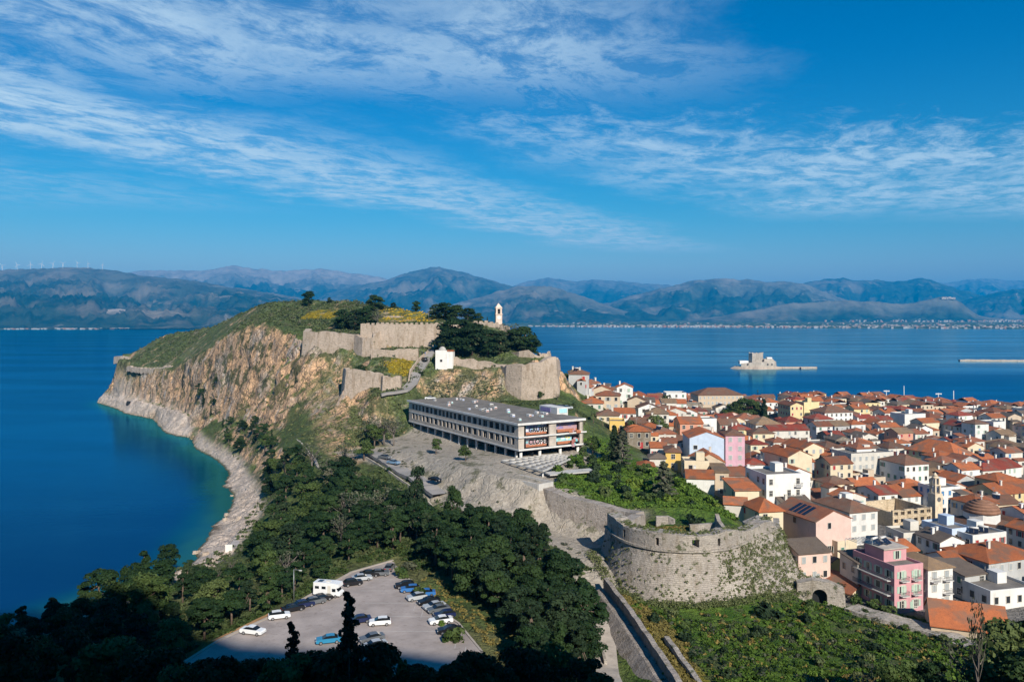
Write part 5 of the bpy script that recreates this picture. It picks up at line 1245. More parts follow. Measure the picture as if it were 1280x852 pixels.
RPICK = ['orange']*7+['rust']*7+['brown']*4+['tan']*2+['red']*4+['grey']*2
nfill = nfar = 0
FARB = MB(); FM = list(m_wall.values())+list(m_tile.values())+[m_roofc, m_dark]; FI = {k: i for i, k in enumerate(list(m_wall)+list(m_tile)+['flatroof', 'dark'])}
EDGEB = MB()
def far_house(x, y, rot, W_, D_, h, roof, wc, rc, FARB=FARB):
    zg = ground(x, y); c, s_ = math.cos(rot), math.sin(rot)
    b = MB(); b.box(0, W_, 0, D_, -1, h, FI[wc])
    if roof == 'flat': b.box(.3, W_-.3, .3, D_-.3, h+.003, h+.3, FI['flatroof'])
    else:
        q = roof_hull(roof, W_, D_, h+.01, min(W_, D_)*.22); b.add(q.v, q.f, FI[rc])
    if frnd.random() < .6: cx, cy = frnd.uniform(1, W_-1), frnd.uniform(1, D_-1); b.box(cx-.35, cx+.35, cy-.35, cy+.35, h, h+2.2, FI['white'])
    for k in range(3): b.box(W_*(k+.5)/3-.5, W_*(k+.5)/3+.5, -.06, -.003, h-2.2, h-.8, FI['dark'])
    FARB.v += [(x+c*p_[0]-s_*p_[1], y+s_*p_[0]+c*p_[1], zg+p_[2]) for p_ in b.v]; n0 = len(FARB.v)-len(b.v)
    FARB.f += [[i+n0 for i in f] for f in b.f]; FARB.m += b.m; FARB.sm += b.sm
    HOUSES.append(dict(o=None, ctr=(x+c*W_/2-s_*D_/2, y+s_*W_/2+c*D_/2), rad=.5*math.hypot(W_, D_)))
for (x, y, p, zn) in cand:
    W_, D_ = p*frnd.uniform(.74, 1.06), p*frnd.uniform(.72, 1.0)
    rad = .5*math.hypot(W_, D_)
    if not clear(x, y, rad*.92): continue
    if frnd.random() < .05: continue
    px = 640+F*x/y
    rot = trot(px)+R(frnd.uniform(-6, 6))
    roof = frnd.choice(['hip', 'hip', 'hip', 'gable_x', 'gable_x', 'gable_y', 'gable_y', 'flat'])
    h = frnd.choice([4.6, 5.6, 6.2, 6.6, 7.4, 9.0]) if zn else frnd.choice([4.2, 5.4, 6., 6.4, 7.4])
    if y > 560: h = min(h, 7.2)
    c, s_ = math.cos(rot), math.sin(rot)
    x0, y0 = x-(c*W_/2-s_*D_/2), y-(s_*W_/2+c*D_/2)
    if px > 1312:
        far_house(x0, y0, rot, W_, D_, h, roof, frnd.choice(WPICK), frnd.choice(RPICK), EDGEB); continue
    if nfill >= 230:
        far_house(x0, y0, rot, W_, D_, h, roof, frnd.choice(WPICK), frnd.choice(RPICK)); nfar += 1; continue
    house(x0, y0, rot, W_, D_, h, roof, frnd.choice(WPICK), frnd.choice(RPICK), near=(y < 330), skip=.2 if y < 330 else .3, sol=1 if frnd.random() < (.16 if y < 400 else .04) else 0, chim=frnd.choice([0, 1, 1, 2]) if y < 420 else frnd.choice([0, 0, 1]), balc=1 if y < 300 and frnd.random() < .3 else 0, annex=frnd.random() < .72, antenna=y < 380 and frnd.random() < .4)
    nfill += 1
tag(EDGEB.build('outer_houses', FM), 'houses of the town beyond the right edge', 'houses', kind='stuff')
tag(FARB.build('far_houses', FM), 'farthest small houses of the town by the quay', 'houses', kind='stuff')

# --- labels: look first, then the nearest thing one can find
ANCH = [('pink house with the roof terrace', 1130, 720), ('stone bell tower', 1169, 610), ('domed church', 1227, 640), ('blank pale blue wall', 884, 560), ('lilac pink house', 918, 555), ('roofless ruin', 1142, 650), ('biggest orange hipped roof', 1190, 560), ('long beige school', 900, 490), ('red-shuttered house', 876, 605), ('white windowless cube', 1144, 522), ('big town trees', 935, 510), ('round bastion', 880, 690), ('concrete hotel', 650, 530), ('white balustraded house', 1090, 570), ('tallest quay mast', 1130, 490), ('pale yellow blank block', 1014, 510), ('tan roof at the right edge', 1262, 560), ('white mansion with small windows', 1048, 515)]
used = set(); rest = []
for h_ in HOUSES:
    if h_['o'] is None: continue
    h_['px'] = px_of((*h_['ctr'], h_['zt']))
    h_['o']['group'] = 'houses of the old town'
    if h_['lab']: h_['o']['label'] = h_['lab']; used.add(h_['lab'])
    else: rest.append(h_)
RN = dict(hip='hipped roof', gable_x='long gabled roof', gable_y='front gable', shed='slanting roof', flat='flat roof')
RCN = dict(orange='orange', rust='rust', brown='brown', tan='tan', red='dark red', grey='grey brown')
def look(h_, lvl):
    wc = dict(stone='bare stone').get(h_['wc'], h_['wc'])
    s = ('tall ' if h_['h'] > 8.2 else 'low ' if h_['h'] < 5.8 else '')+wc+' house with '
    s += 'flat roof' if h_['roof'] == 'flat' else RCN[h_['rc']]+' '+RN[h_['roof']]
    return s
from collections import defaultdict
grp = defaultdict(list)
for h_ in rest:
    px, py = h_['px']
    an = sorted(ANCH, key=lambda a: math.hypot(px-a[1], (py-a[2])*2.2))
    opts = []
    for a in an[:4]:
        dx, dy = px-a[1], (py-a[2])*1.8
        rel_ = ('right of' if dx > 0 else 'left of') if abs(dx) > abs(dy) else ('behind' if dy < 0 else 'in front of')
        opts.append((look(h_, 0)+' '+rel_+' the '+a[0], (abs(dx) if abs(dx) > abs(dy) else abs(dy))))
    h_['opts'] = opts
cnt = defaultdict(int)
for h_ in rest:
    for o_ in h_['opts']: cnt[o_[0]] += 1
rest2 = []
for h_ in rest:
    u_ = [o_[0] for o_ in h_['opts'] if cnt[o_[0]] == 1 and o_[0] not in used]
    if u_: h_['o']['label'] = u_[0]; used.add(u_[0])
    else: rest2.append(h_)
byk = defaultdict(list)
for h_ in rest2: byk[h_['opts'][0][0]].append(h_)
ORD = ['nearest', 'second nearest', 'third nearest', 'fourth nearest', 'fifth nearest', 'sixth nearest', 'seventh nearest']
for k, L in byk.items():
    # rank among ALL houses that fit the phrase
    allh = sorted([(d_, id(h2), h2) for h2 in rest for (t_, d_) in h2['opts'] if t_ == k], key=lambda q: q[0])
    order = [q[2] for q in allh]
    for h_ in L:
        i = next(i for i, q in enumerate(order) if q is h_)
        h_['o']['label'] = ORD[min(i, 6)]+' '+k
for h_ in rest:
    L_ = h_['o']['label'].split()
    if len(L_) > 16:
        for a_, b_ in (('biggest orange hipped roof', 'biggest orange roof'), ('house with the roof terrace', 'terrace house'), ('mansion with small windows', 'mansion'), ('roof at the right edge', 'right-edge roof'), (' long gabled roof', ' gabled roof')):
            if len(h_['o']['label'].split()) > 16: h_['o']['label'] = h_['o']['label'].replace(a_, b_)

# ================================================================ VEGETATION
def foliage_mat(name, c1, c2, c3=None):
    m, g = new_mat(name)
    t = g.n('ShaderNodeAttribute', attribute_name='tint').outputs['Fac']
    oi = g.n('ShaderNodeObjectInfo').outputs['Random']
    col = g.mix(t, c1, c2)
    col = g.mix(g.m('MULTIPLY', g.ss(oi, .55, 1), .6), col, c3 or (c2[0]*1.3, c2[1]*1.05, c2[2]))
    k = g.ss(oi, 0, 1, .75, 1.2, 'LINEAR')
    col = g.mix(1., col, g.n('ShaderNodeCombineColor', i={0: k, 1: k, 2: k}).outputs[0], 'MULTIPLY')
    p = g.n('ShaderNodeBsdfPrincipled'); g.set(p, 'Base Color', col); g.set(p, 'Roughness', .7); g.set(p, 'Specular IOR Level', .2)
    tr = g.n('ShaderNodeBsdfTranslucent'); g.set(tr, 0, col)
    mx = g.n('ShaderNodeMixShader'); mx.inputs[0].default_value = .18; g.set(mx, 1, p); g.set(mx, 2, tr)
    o = g.n('ShaderNodeOutputMaterial'); g.set(o, 0, mx); return m
f_pine = foliage_mat('pine needles', (.010,.030,.011), (.028,.060,.017), (.038,.064,.017))
f_dark = foliage_mat('dark needles', (.014,.030,.014), (.03,.055,.022))
f_broad = foliage_mat('broad leaves', (.035,.07,.018), (.09,.13,.035), (.11,.13,.045))
f_grey = foliage_mat('grey green leaves', (.06,.07,.045), (.13,.14,.085))
f_palm = foliage_mat('palm fronds', (.04,.07,.02), (.10,.12,.05))
f_scrub = foliage_mat('scrub leaves', (.04,.065,.022), (.125,.155,.06), (.16,.16,.065))
f_lush = foliage_mat('lush weeds', (.045,.10,.012), (.12,.20,.028), (.17,.20,.03))
f_dry = foliage_mat('dry yellow grass', (.15,.13,.04), (.24,.19,.055))
f_flow = foliage_mat('yellow flowers', (.30,.24,.03), (.52,.38,.03))
m_bark = plain('bark', (.14,.10,.075), .9, .3, 2.)
m_barkg = plain('grey bark', (.17,.145,.125), .9, .3, 2.)
def leaf_quads(C, Rr, n, size, rng, squash=.8, flat=.0, shell=.55):
    """leaf-sized quads spread through ellipsoidal clumps C (k,3) of radius Rr (k,)"""
    k = len(C); idx = np.repeat(np.arange(k), n); N_ = len(idx)
    d = rng.normal(size=(N_, 3)); d /= np.linalg.norm(d, axis=1)[:, None]
    d[:, 2] = np.where(d[:, 2] < -.35, -d[:, 2]*.6, d[:, 2])
    rad = Rr[idx]*(shell+(1.08-shell)*rng.random(N_)**.6)
    P_ = C[idx]+d*rad[:, None]*np.array([1, 1, squash])
    nrm = d+rng.normal(size=(N_, 3))*.55+np.array([0, 0, flat]); nrm /= np.linalg.norm(nrm, axis=1)[:, None]
    a = np.cross(nrm, rng.normal(size=(N_, 3))); a /= np.linalg.norm(a, axis=1)[:, None]; b = np.cross(nrm, a)
    s1 = size*(.6+.8*rng.random(N_))[:, None]; s2 = s1*(.45+.4*rng.random(N_))[:, None]
    V = np.stack([P_-a*s1-b*s2*.3, P_+a*s1*.2-b*s2, P_+a*s1+b*s2*.3, P_-a*s1*.2+b*s2], 1).reshape(-1, 3)
    ct = rng.random(k); tint = np.clip(ct[idx]*.75+.35*rng.random(N_), 0, 1)
    return V, np.repeat(tint, 4)
def crown_mesh(C, Rr, n, size, mat, seed, **kw):
    V, t = leaf_quads(np.array(C, float), np.array(Rr, float), n, size, np.random.default_rng(seed), **kw)
    me = np_mesh('crown', V, np.arange(len(V)).reshape(-1, 4), [mat]); attr(me, 'tint', t); return me
def trunk_mesh(hh, r, tips, mat, seed, lean=.3):
    rr = random.Random(seed); b = MB(); lx, ly = rr.uniform(-lean, lean), rr.uniform(-lean, lean)
    pts = [(lx*t*t, ly*t*t, hh*t-(.8 if t == 0 else 0)) for t in (0, .35, .7, 1)]
    b.tube(pts, [r*1.25, r, r*.8, r*.45], 7)
    for tp in tips:
        t = rr.uniform(.45, .9); s0 = (lx*t*t, ly*t*t, hh*t)
        mid = [(s0[i]+tp[i])/2 for i in range(3)]; mid[2] -= .15*hh*rr.random()*.4
        b.tube([s0, mid, tp], [r*.5, r*.32, r*.12], 5)
    return b.mesh('trunk', mat)
TREE = {}
def add_kind(kind, crown, trunk, fol=None): TREE.setdefault(kind, []).append((crown, trunk, fol))
for s_ in range(6):                             # pines, unit design height 10 m
    rr = random.Random(100+s_); C, Rr = [], []
    nC = rr.randint(13, 17)
    for k in range(nC):
        zc = rr.uniform(3.6, 8.9); rmax = 3.4*(1-((zc-5.2)/5.2)**2*.75); a = rr.uniform(0, 6.283); q = rmax*rr.uniform(.25, .95)
        C.append((q*math.cos(a), q*math.sin(a), zc)); Rr.append(rr.uniform(.75, 1.6))
    for k in range(7): a = rr.uniform(0, 6.283); C.append((3.1*math.cos(a), 3.1*math.sin(a), rr.uniform(4, 7))); Rr.append(rr.uniform(.5, .9))
    C.append((0, 0, 8.8)); Rr.append(1.2); C.append((.3, -.2, 6.5)); Rr.append(2.0)
    add_kind('pine', crown_mesh(C, Rr, 250, .235, f_pine, s_, squash=.66, flat=.25), trunk_mesh(8.2, .24, C[:8], m_bark, s_))
for s_ in range(3):                             # full crowns down to the ground
    rr = random.Random(130+s_); C, Rr = [], []
    for k in range(26):
        zc = rr.uniform(1.0, 8.8); rmax = 3.6*(1-((zc-4.2)/5.6)**2*.8); a = rr.uniform(0, 6.283); q = rmax*rr.uniform(.35, .95)
        C.append((q*math.cos(a), q*math.sin(a), zc)); Rr.append(rr.uniform(.9, 1.6))
    C += [(0, 0, 8.6), (.2, .1, 6), (0, -.3, 3.5)]; Rr += [1.2, 2.2, 2.4]
    add_kind('bushy', crown_mesh(C, Rr, 190, .26, f_pine if s_ else f_dark, 25+s_, squash=.8, flat=.2), trunk_mesh(7.5, .22, C[:6], m_bark, s_))
for s_ in range(3):                             # upright dark pines
    rr = random.Random(150+s_); C, Rr = [], []
    for k in range(20):
        zc = 2.0+7.6*k/20; rmax = 2.3*(1-(zc/10.4)**1.7)+.3; a = rr.uniform(0, 6.283); q = rmax*rr.uniform(.3, .9)
        C.append((q*math.cos(a), q*math.sin(a), zc)); Rr.append(rr.uniform(.75, 1.25)*(1.1-zc/20))
    add_kind('tall_pine', crown_mesh(C, Rr, 150, .25, f_dark if s_ else f_pine, 20+s_, squash=.8), trunk_mesh(9., .22, C[:6], m_bark, s_))
for s_ in range(3):                             # cypress
    rr = random.Random(200+s_); C, Rr = [], []
    for k in range(20):
        zc = .8+9.0*k/19; rmax = (.95 if s_ < 2 else 1.5)*min(1, zc/1.5)*(1-(zc/10.6)**2.2); a = rr.uniform(0, 6.283); q = rmax*rr.uniform(.1, .6)
        C.append((q*math.cos(a), q*math.sin(a), zc)); Rr.append(max(.28, rmax*.75))
    add_kind('cypress', crown_mesh(C, Rr, 100, .24, f_dark, 30+s_, squash=1.3), trunk_mesh(8., .18, [], m_bark, s_))
for s_ in range(2):                             # ragged spire
    rr = random.Random(250+s_); C, Rr = [], []
    for k in range(40):
        zc = .8+9.1*k/39; rmax = 1.75*(1-(zc/10.3))**.75+.1; a = rr.uniform(0, 6.283); q = rmax*rr.uniform(.1, .75)
        C.append((q*math.cos(a)+(.25*max(0, zc-8.5)), q*math.sin(a), zc)); Rr.append(max(.22, rmax*rr.uniform(.4, .8)))
    add_kind('spire', crown_mesh(C, Rr, 70, .16, f_dark, 35+s_, squash=.6), trunk_mesh(9.6, .16, C[2:36:3], m_bark, s_, .1))
for s_ in range(4):                             # broad-leaved
    rr = random.Random(300+s_); C, Rr = [], []
    for k in range(15):
        zc = rr.uniform(3.2, 8.6); rmax = 3.7*(1-((zc-5.5)/4.6)**2*.7); a = rr.uniform(0, 6.283); q = rmax*rr.uniform(.2, .9)
        C.append((q*math.cos(a), q*math.sin(a), zc)); Rr.append(rr.uniform(1.1, 1.9))
    add_kind('broadleaf', crown_mesh(C, Rr, 220, .26, f_broad, 40+s_), trunk_mesh(7., .26, C[:8], m_bark, s_))
for s_ in range(2):                             # grey drooping conifers with tiers
    rr = random.Random(400+s_); C, Rr = [], []
    for k in range(34):
        zc = 1.6+8.2*k/33; rmax = 2.9*(1-zc/10.6)+.3; a = k*2.4+rr.uniform(-.4, .4)
        for f_ in (.45, .9): C.append((rmax*f_*math.cos(a), rmax*f_*math.sin(a), zc-.3*f_)); Rr.append(.62-.03*zc)
    add_kind('grey_conifer', crown_mesh(C, Rr, 34, .30, f_grey if s_ == 0 else f_dark, 50+s_, squash=.4), trunk_mesh(9.6, .22, C[0:60:4], m_barkg, s_, .05))
for s_ in range(2):                             # bare grey trees
    rr = random.Random(450+s_); tips = [(rr.uniform(-2.6, 2.6), rr.uniform(-2.6, 2.6), rr.uniform(5, 9.5)) for _ in range(22)]
    C = [t for t in tips]; add_kind('bare', crown_mesh(C, [1.1]*len(C), 16, .26, f_grey, 60+s_), trunk_mesh(6.5, .24, tips, m_barkg, s_))
for s_ in range(2):                             # palms
    rr = random.Random(500+s_); V, t_ = [], []
    for k in range(34):
        a = rr.uniform(0, 6.283); up = rr.uniform(-.25, 1.1); L = rr.uniform(2.3, 3.0); pv = None
        for j in range(7):
            f_ = j/6; rad = L*f_*math.cos(up*.7); zc = 8+L*(math.sin(up)*f_-.75*f_*f_); w_ = .42*math.sin(math.pi*min(1, f_+.12))+.04
            cx, cy = rad*math.cos(a), rad*math.sin(a); nx_, ny_ = -math.sin(a)*w_, math.cos(a)*w_
            cur = ((cx+nx_, cy+ny_, zc-.12), (cx-nx_, cy-ny_, zc-.12))
            if pv is not None: V += [pv[0], cur[0], cur[1], pv[1]]; t_ += [rr.random()]*4
            pv = cur
    me = np_mesh('crown', V, np.arange(len(V)).reshape(-1, 4), [f_palm]); attr(me, 'tint', t_); add_kind('palm', me, trunk_mesh(8, .26, [], m_bark, s_, .1))
SHR = {}
for nm, mt, cnt_ in (('scrub', f_scrub, 4), ('lush', f_lush, 3), ('dark', f_dark, 3), ('grey', f_grey, 2), ('broad', f_broad, 3)):
    for s_ in range(cnt_):
        rr = random.Random(600+s_+len(nm)*10); C, Rr = [], []
        for k in range(9): a = rr.uniform(0, 6.283); q = rr.uniform(0, .75); C.append((q*math.cos(a), q*math.sin(a), rr.uniform(.15, .85))); Rr.append(rr.uniform(.28, .5))
        SHR.setdefault(nm, []).append(crown_mesh(C, Rr, 48, .16, mt, 70+s_, squash=.9))
trnd = random.Random(31)
def tree(kind, x, y, h, label, group=None, wide=1.0, name=None, cat='tree', z=None):
    nm = name or dict(pine='pine_tree', tall_pine='tall_pine', cypress='cypress', broadleaf='broadleaf_tree', grey_conifer='grey_conifer', bare='bare_tree', spire='cypress', bushy='pine_tree', palm='palm_tree')[kind]
    cr, tk, _ = trnd.choice(TREE[kind]); s_ = h/10.
    e = empty(nm, label, cat, (x, y, (ground(x, y) if z is None else z)-.1), trnd.uniform(0, 6.28), group)
    e.scale = (s_*wide, s_*wide, s_)
    link('trunk', tk, e); link('crown', cr, e); return e
def tpx(kind, px, ytop, Y, h, label, group=None, wide=1.0, **k):
    """tree whose top shows at photo pixel (px,ytop) at depth Y; its height follows from the ground there unless h is given"""
    Y = cmap(px, max(ytop, 1), Y) if px < 700 and ytop < 500 else Y
    x = (px-640)/F*Y; zt = CH-(ytop-HZ)/F*Y; zg = ground(x, Y)
    hh = zt-zg
    if h: hh = max(h*.6, min(hh, h*1.5))
    return tree(kind, x, Y, max(hh, 2.), label, group, wide, **k)
def shrub(kind, x, y, r, label, group=None, h=None, z=None, name='shrub'):
    o = link(name, trnd.choice(SHR[kind]), None, (x, y, (ground(x, y) if z is None else z)-.1), trnd.uniform(0, 6.28)); o.scale = (r, r, h or r)
    return tag(o, label, 'shrub', group)
def scatter(poly, spacing, seed, tries=6000):
    rr = random.Random(seed); xs = [p[0] for p in poly]; ys = [p[1] for p in poly]; out = []
    for _ in range(tries):
        x, y = rr.uniform(min(xs), max(xs)), rr.uniform(min(ys), max(ys))
        if not inpoly(np.array([x]), np.array([y]), poly)[0]: continue
        sp = spacing*rr.uniform(.75, 1.25)
        if all((x-a)**2+(y-b)**2 > sp*sp for a, b in out): out.append((x, y))
    return out
# -- the wood between shore and cliff
WOOD = [(-196,498),(-176,476),(-162,440),(-140,412),(-122,388),(-108,362),(-101,338),(-94,310),(-90,288),(-89,268),(-84,245),(-86,226),(-97,205),(-106,170),(-112,128),(-59,126),(-57,143),(-49.5,159),(-44,174),(-40,184),(-34,198),(-36,206),(-44,232),(-56,256),(-72,284),(-90,310),(-112,356),(-140,396),(-168,450)]
BPX = [px_of((x, y, 0)) for x, y in SHORE[:24]]+[px_of(p) for p in reversed(BEACH_IN)]
def fit(x, y, hh, wfac=.34):
    for _ in range(9):
        zg = ground(x, y); bad = False
        for dx in (-wfac, 0, wfac):
            for dz in (.5, .75, 1.):
                q = px_of((x+dx*hh*(1.1-dz*.5), y, zg+hh*dz))
                if inpoly(np.array([q[0]]), np.array([q[1]]), BPX)[0]: bad = True
        yl_ = float(np.interp(px_of((x, y, 0))[0], [430, 445, 480, 520, 545, 560, 600, 640, 665, 690, 715, 735, 760], [560, 588, 598, 615, 640, 632, 630, 634, 642, 668, 694, 728, 770]))
        if px_of((x, y, 0))[0] > 440 and px_of((x, y, zg+hh))[1] < yl_: bad = True
        if not bad: return hh
        hh *= .84
    return hh if hh > 2.2 else 0
n_t = 0
for (x, y) in scatter(WOOD, 6.2, 1):
    hh = (trnd.uniform(6.5, 10.5) if x < -75 or y > 190 else trnd.uniform(5, 8)) if y < 300 else trnd.uniform(4.5, 8)
    hh = fit(x, y, hh)
    if hh < 2: continue
    k = trnd.choice(['pine']*5+['bushy']*2+['tall_pine', 'broadleaf', 'tall_pine', 'broadleaf', 'bare'] if y < 330 else ['pine']*4+['broadleaf', 'bare', 'tall_pine', 'cypress'])
    if k == 'bare': lab, gr = 'bare grey tree standing among the green pines above the pale shore rocks', 'bare trees in the shore wood'
    elif k in ('broadleaf',): lab, gr = 'light green leafy tree among the dark pines above the pale shore rocks', 'leafy trees in the shore wood'
    elif k == 'tall_pine': lab, gr = 'narrow upright dark pine in the wood above the pale shore rocks', 'upright pines in the shore wood'
    elif k == 'cypress': lab, gr = 'thin dark cypress in the wood at the foot of the orange cliff', 'cypresses below the cliff'
    elif y > 300: lab, gr = 'small dark pine in the thin wood below the orange cliff', 'pines below the cliff'
    else: lab, gr = 'rounded green pine in the dense wood between car park and shore', 'pines between car park and shore'
    tree(k, x, y, hh, lab, gr, trnd.uniform(1.0, 1.25)); n_t += 1
UP = [(-37,203),(-27,196),(-18,208),(-22,230),(-36,256),(-54,262),(-60,258),(-50,230)]
for (x, y) in scatter(UP, 5.4, 2):
    hh = fit(x, y, trnd.uniform(7, 11))
    if hh < 2: continue
    tree(trnd.choice(['tall_pine', 'pine', 'pine', 'bare']), x, y, hh, 'tree on the bank between the car park tip and the ramp road below the hotel', 'trees on the bank below the ramp road', 1.1); n_t += 1
# -- the big clump right of the car park
CL = [(-24,206),(-12,213),(2,203),(11,186),(16,168),(15,152),(12,134),(4,122),(3,138),(-2,152),(-9,166),(-17,182),(-24,196)]
for (x, y) in scatter(CL, 5.6, 3):
    hh = fit(x, y, trnd.uniform(9.5, 13) if y > 165 else trnd.uniform(8, 11))
    if hh < 2: continue
    tree(trnd.choice(['pine']*3+['bushy']*2+['tall_pine']*3), x, y, hh, 'dark green pine in the big clump between car park and grey curtain wall', 'pines right of the car park', trnd.uniform(1.0, 1.2)); n_t += 1
tpx('bushy', 522, 578, 214, None, 'tall dark pine rising in front of the ramp road with parked cars', wide=.5, name='tall_pine')
tpx('bushy', 566, 603, 205, None, 'tall narrow pine at the left end of the big pine clump below the hotel', wide=.55, name='tall_pine')
tpx('pine', 650, 632, 190, None, 'broad pine rising highest against the pale wall below the terrace', wide=1.0)
tpx('pine', 610, 630, 194, None, 'dark pine just left of the highest broad pine below the terrace', wide=.9)
# -- near dark trees at the foot of the picture
for px, yt, Y, k, w_, lab in [(540,636,200,'tall_pine',1.1,'upright pine between the two tallest pines below the hotel'), (585,628,200,'tall_pine',1.2,'upright pine right of the tall narrow one at the clump edge'), (627,640,190,'tall_pine',1.3,'pointed pine in front of the highest broad pine'), (675,652,183,'tall_pine',1.3,'pointed pine on the right shoulder of the big clump'), (700,682,172,'tall_pine',1.3,'pointed dark pine near the right end of the big clump'), (505,648,205,'tall_pine',1.0,'thin upright pine at the gap left of the big clump'), (490,640,212,'cypress',1.4,'slim cypress in the ochre gap left of the big clump')]:
    tpx(k, px, yt, Y, None, lab, None, w_)
G_N = 'dark shaded trees at the near foot of the hill'
tpx('spire', 436, 741, 92, None, 'thin dark cypress spire standing in front of the camper van', wide=.95)
tpx('spire', 367, 776, 94, None, 'smaller dark cypress spire in front of the white cars at the kerb', wide=.9)
for px, yt, Y in [(12,788,104),(50,790,112),(92,782,118),(130,792,112),(165,800,108),(200,806,104),(232,824,100),(262,818,98),(280,815,92),(300,822,95),(330,818,98),(350,812,90),(395,808,96),(416,806,92),(455,800,93),(480,818,96),(505,826,98),(535,830,95),(560,826,92),(585,808,97),(610,815,100),(640,805,106),(668,812,104),(700,800,112),(722,818,100),(745,836,96)]:
    tpx('pine' if trnd.random() < .75 else 'broadleaf', px, yt, Y, None, 'near black tree in the hill shadow along the bottom edge', G_N, 1.0)
for px, yt, Y in [(1010,842,96),(1090,828,100),(1120,832,98),(1160,822,100),(1225,806,98),(1262,782,96),(1285,770,100),(1300,800,90)]:
    tpx(trnd.choice(['broadleaf', 'bare', 'pine']), px, yt, Y, None, 'dark leafy tree in front of the old wall at the bottom right', 'dark trees at the bottom right', 1.0)
e = tpx('bare', 1222, 752, 92, None, 'thin dry branching plant rising against the bright orange shed roof', wide=.22)
# -- hilltop and fortress
G_H = 'trees on the fortress hill'
for px, yt, Y, h, k, w_, lab in [
 (386,363,482,7,'broadleaf',1.0,'small round dark tree alone on the skyline above the green hilltop'),
 (412,371,478,4,'broadleaf',.9,'tiny bush-like tree on the skyline right of the round one'),
 (468,367,448,10,'tall_pine',1.2,'tall ragged pine over the dark hilltop clump by the yellow flowers'),
 (492,377,452,5,'pine',.9,'small pine on the skyline left of the yellow flower slope'),
 (520,375,440,8,'pine',.9,'pine standing at the top of the yellow flower slope'),
 (430,384,415,7,'pine',1.1,'leftmost dark tree of the clump above the left bastion'),
 (445,386,410,8,'pine',1.1,'dark tree in the clump just above the rounded bastion corner'),
 (458,381,412,9,'pine',1.1,'second tree from the right in the hilltop clump by the yellow flowers'),
 (472,385,405,8,'bare',1.0,'bare brown tree at the right end of the hilltop clump'),
 (545,379,425,9,'pine',1.1,'pine at the left end of the grove behind the long wall'),
 (556,377,420,9,'pine',1.1,'tallest pine in the grove behind the long wall'),
 (570,380,415,8,'pine',1.15,'broad pine in the middle of the grove behind the long wall'),
 (585,384,412,7,'pine',1.15,'broad pine right of the middle of the grove behind the long wall'),
 (598,390,410,6,'pine',1.1,'low pine at the right end of the grove behind the long wall'),
 (609,396,405,6,'cypress',.9,'tiny cypress just left of the clock tower'),
 (572,396,343,13,'pine',1.15,'biggest dark pine above the white gatehouse'),
 (590,402,342,12,'pine',1.1,'dark pine right beside the biggest one above the gatehouse'),
 (558,408,345,11,'pine',1.0,'dark pine directly behind the white gatehouse dome'),
 (610,410,338,11,'pine',1.15,'round dark pine in the right half of the fortress terrace'),
 (624,412,337,10,'pine',1.1,'dark pine at the right end of the fortress terrace row'),
 (640,404,352,10,'bare',1.1,'ragged grey green tree right below the clock tower'),
 (655,406,350,10,'tall_pine',1.5,'dark ragged pine at the right tip of the fortress'),
 (648,412,344,9,'pine',1.1,'dark pine behind the ruined wall on the bastion'),
 (664,420,340,7,'broadleaf',1.0,'low leafy tree at the far right end of the fortress'),
 (478,436,349,3,'broadleaf',1.0,'dark bushy tree by the inner wall above the green terrace'),
 (452,440,338,4,'broadleaf',1.0,'dark bushy tree at the left edge of the green terrace'),
]: tpx('bushy' if k in ('pine', 'broadleaf', 'tall_pine') else k, px, yt, Y, h, lab, None, w_*1.25, name=dict(broadleaf='broadleaf_tree', tall_pine='tall_pine').get(k))
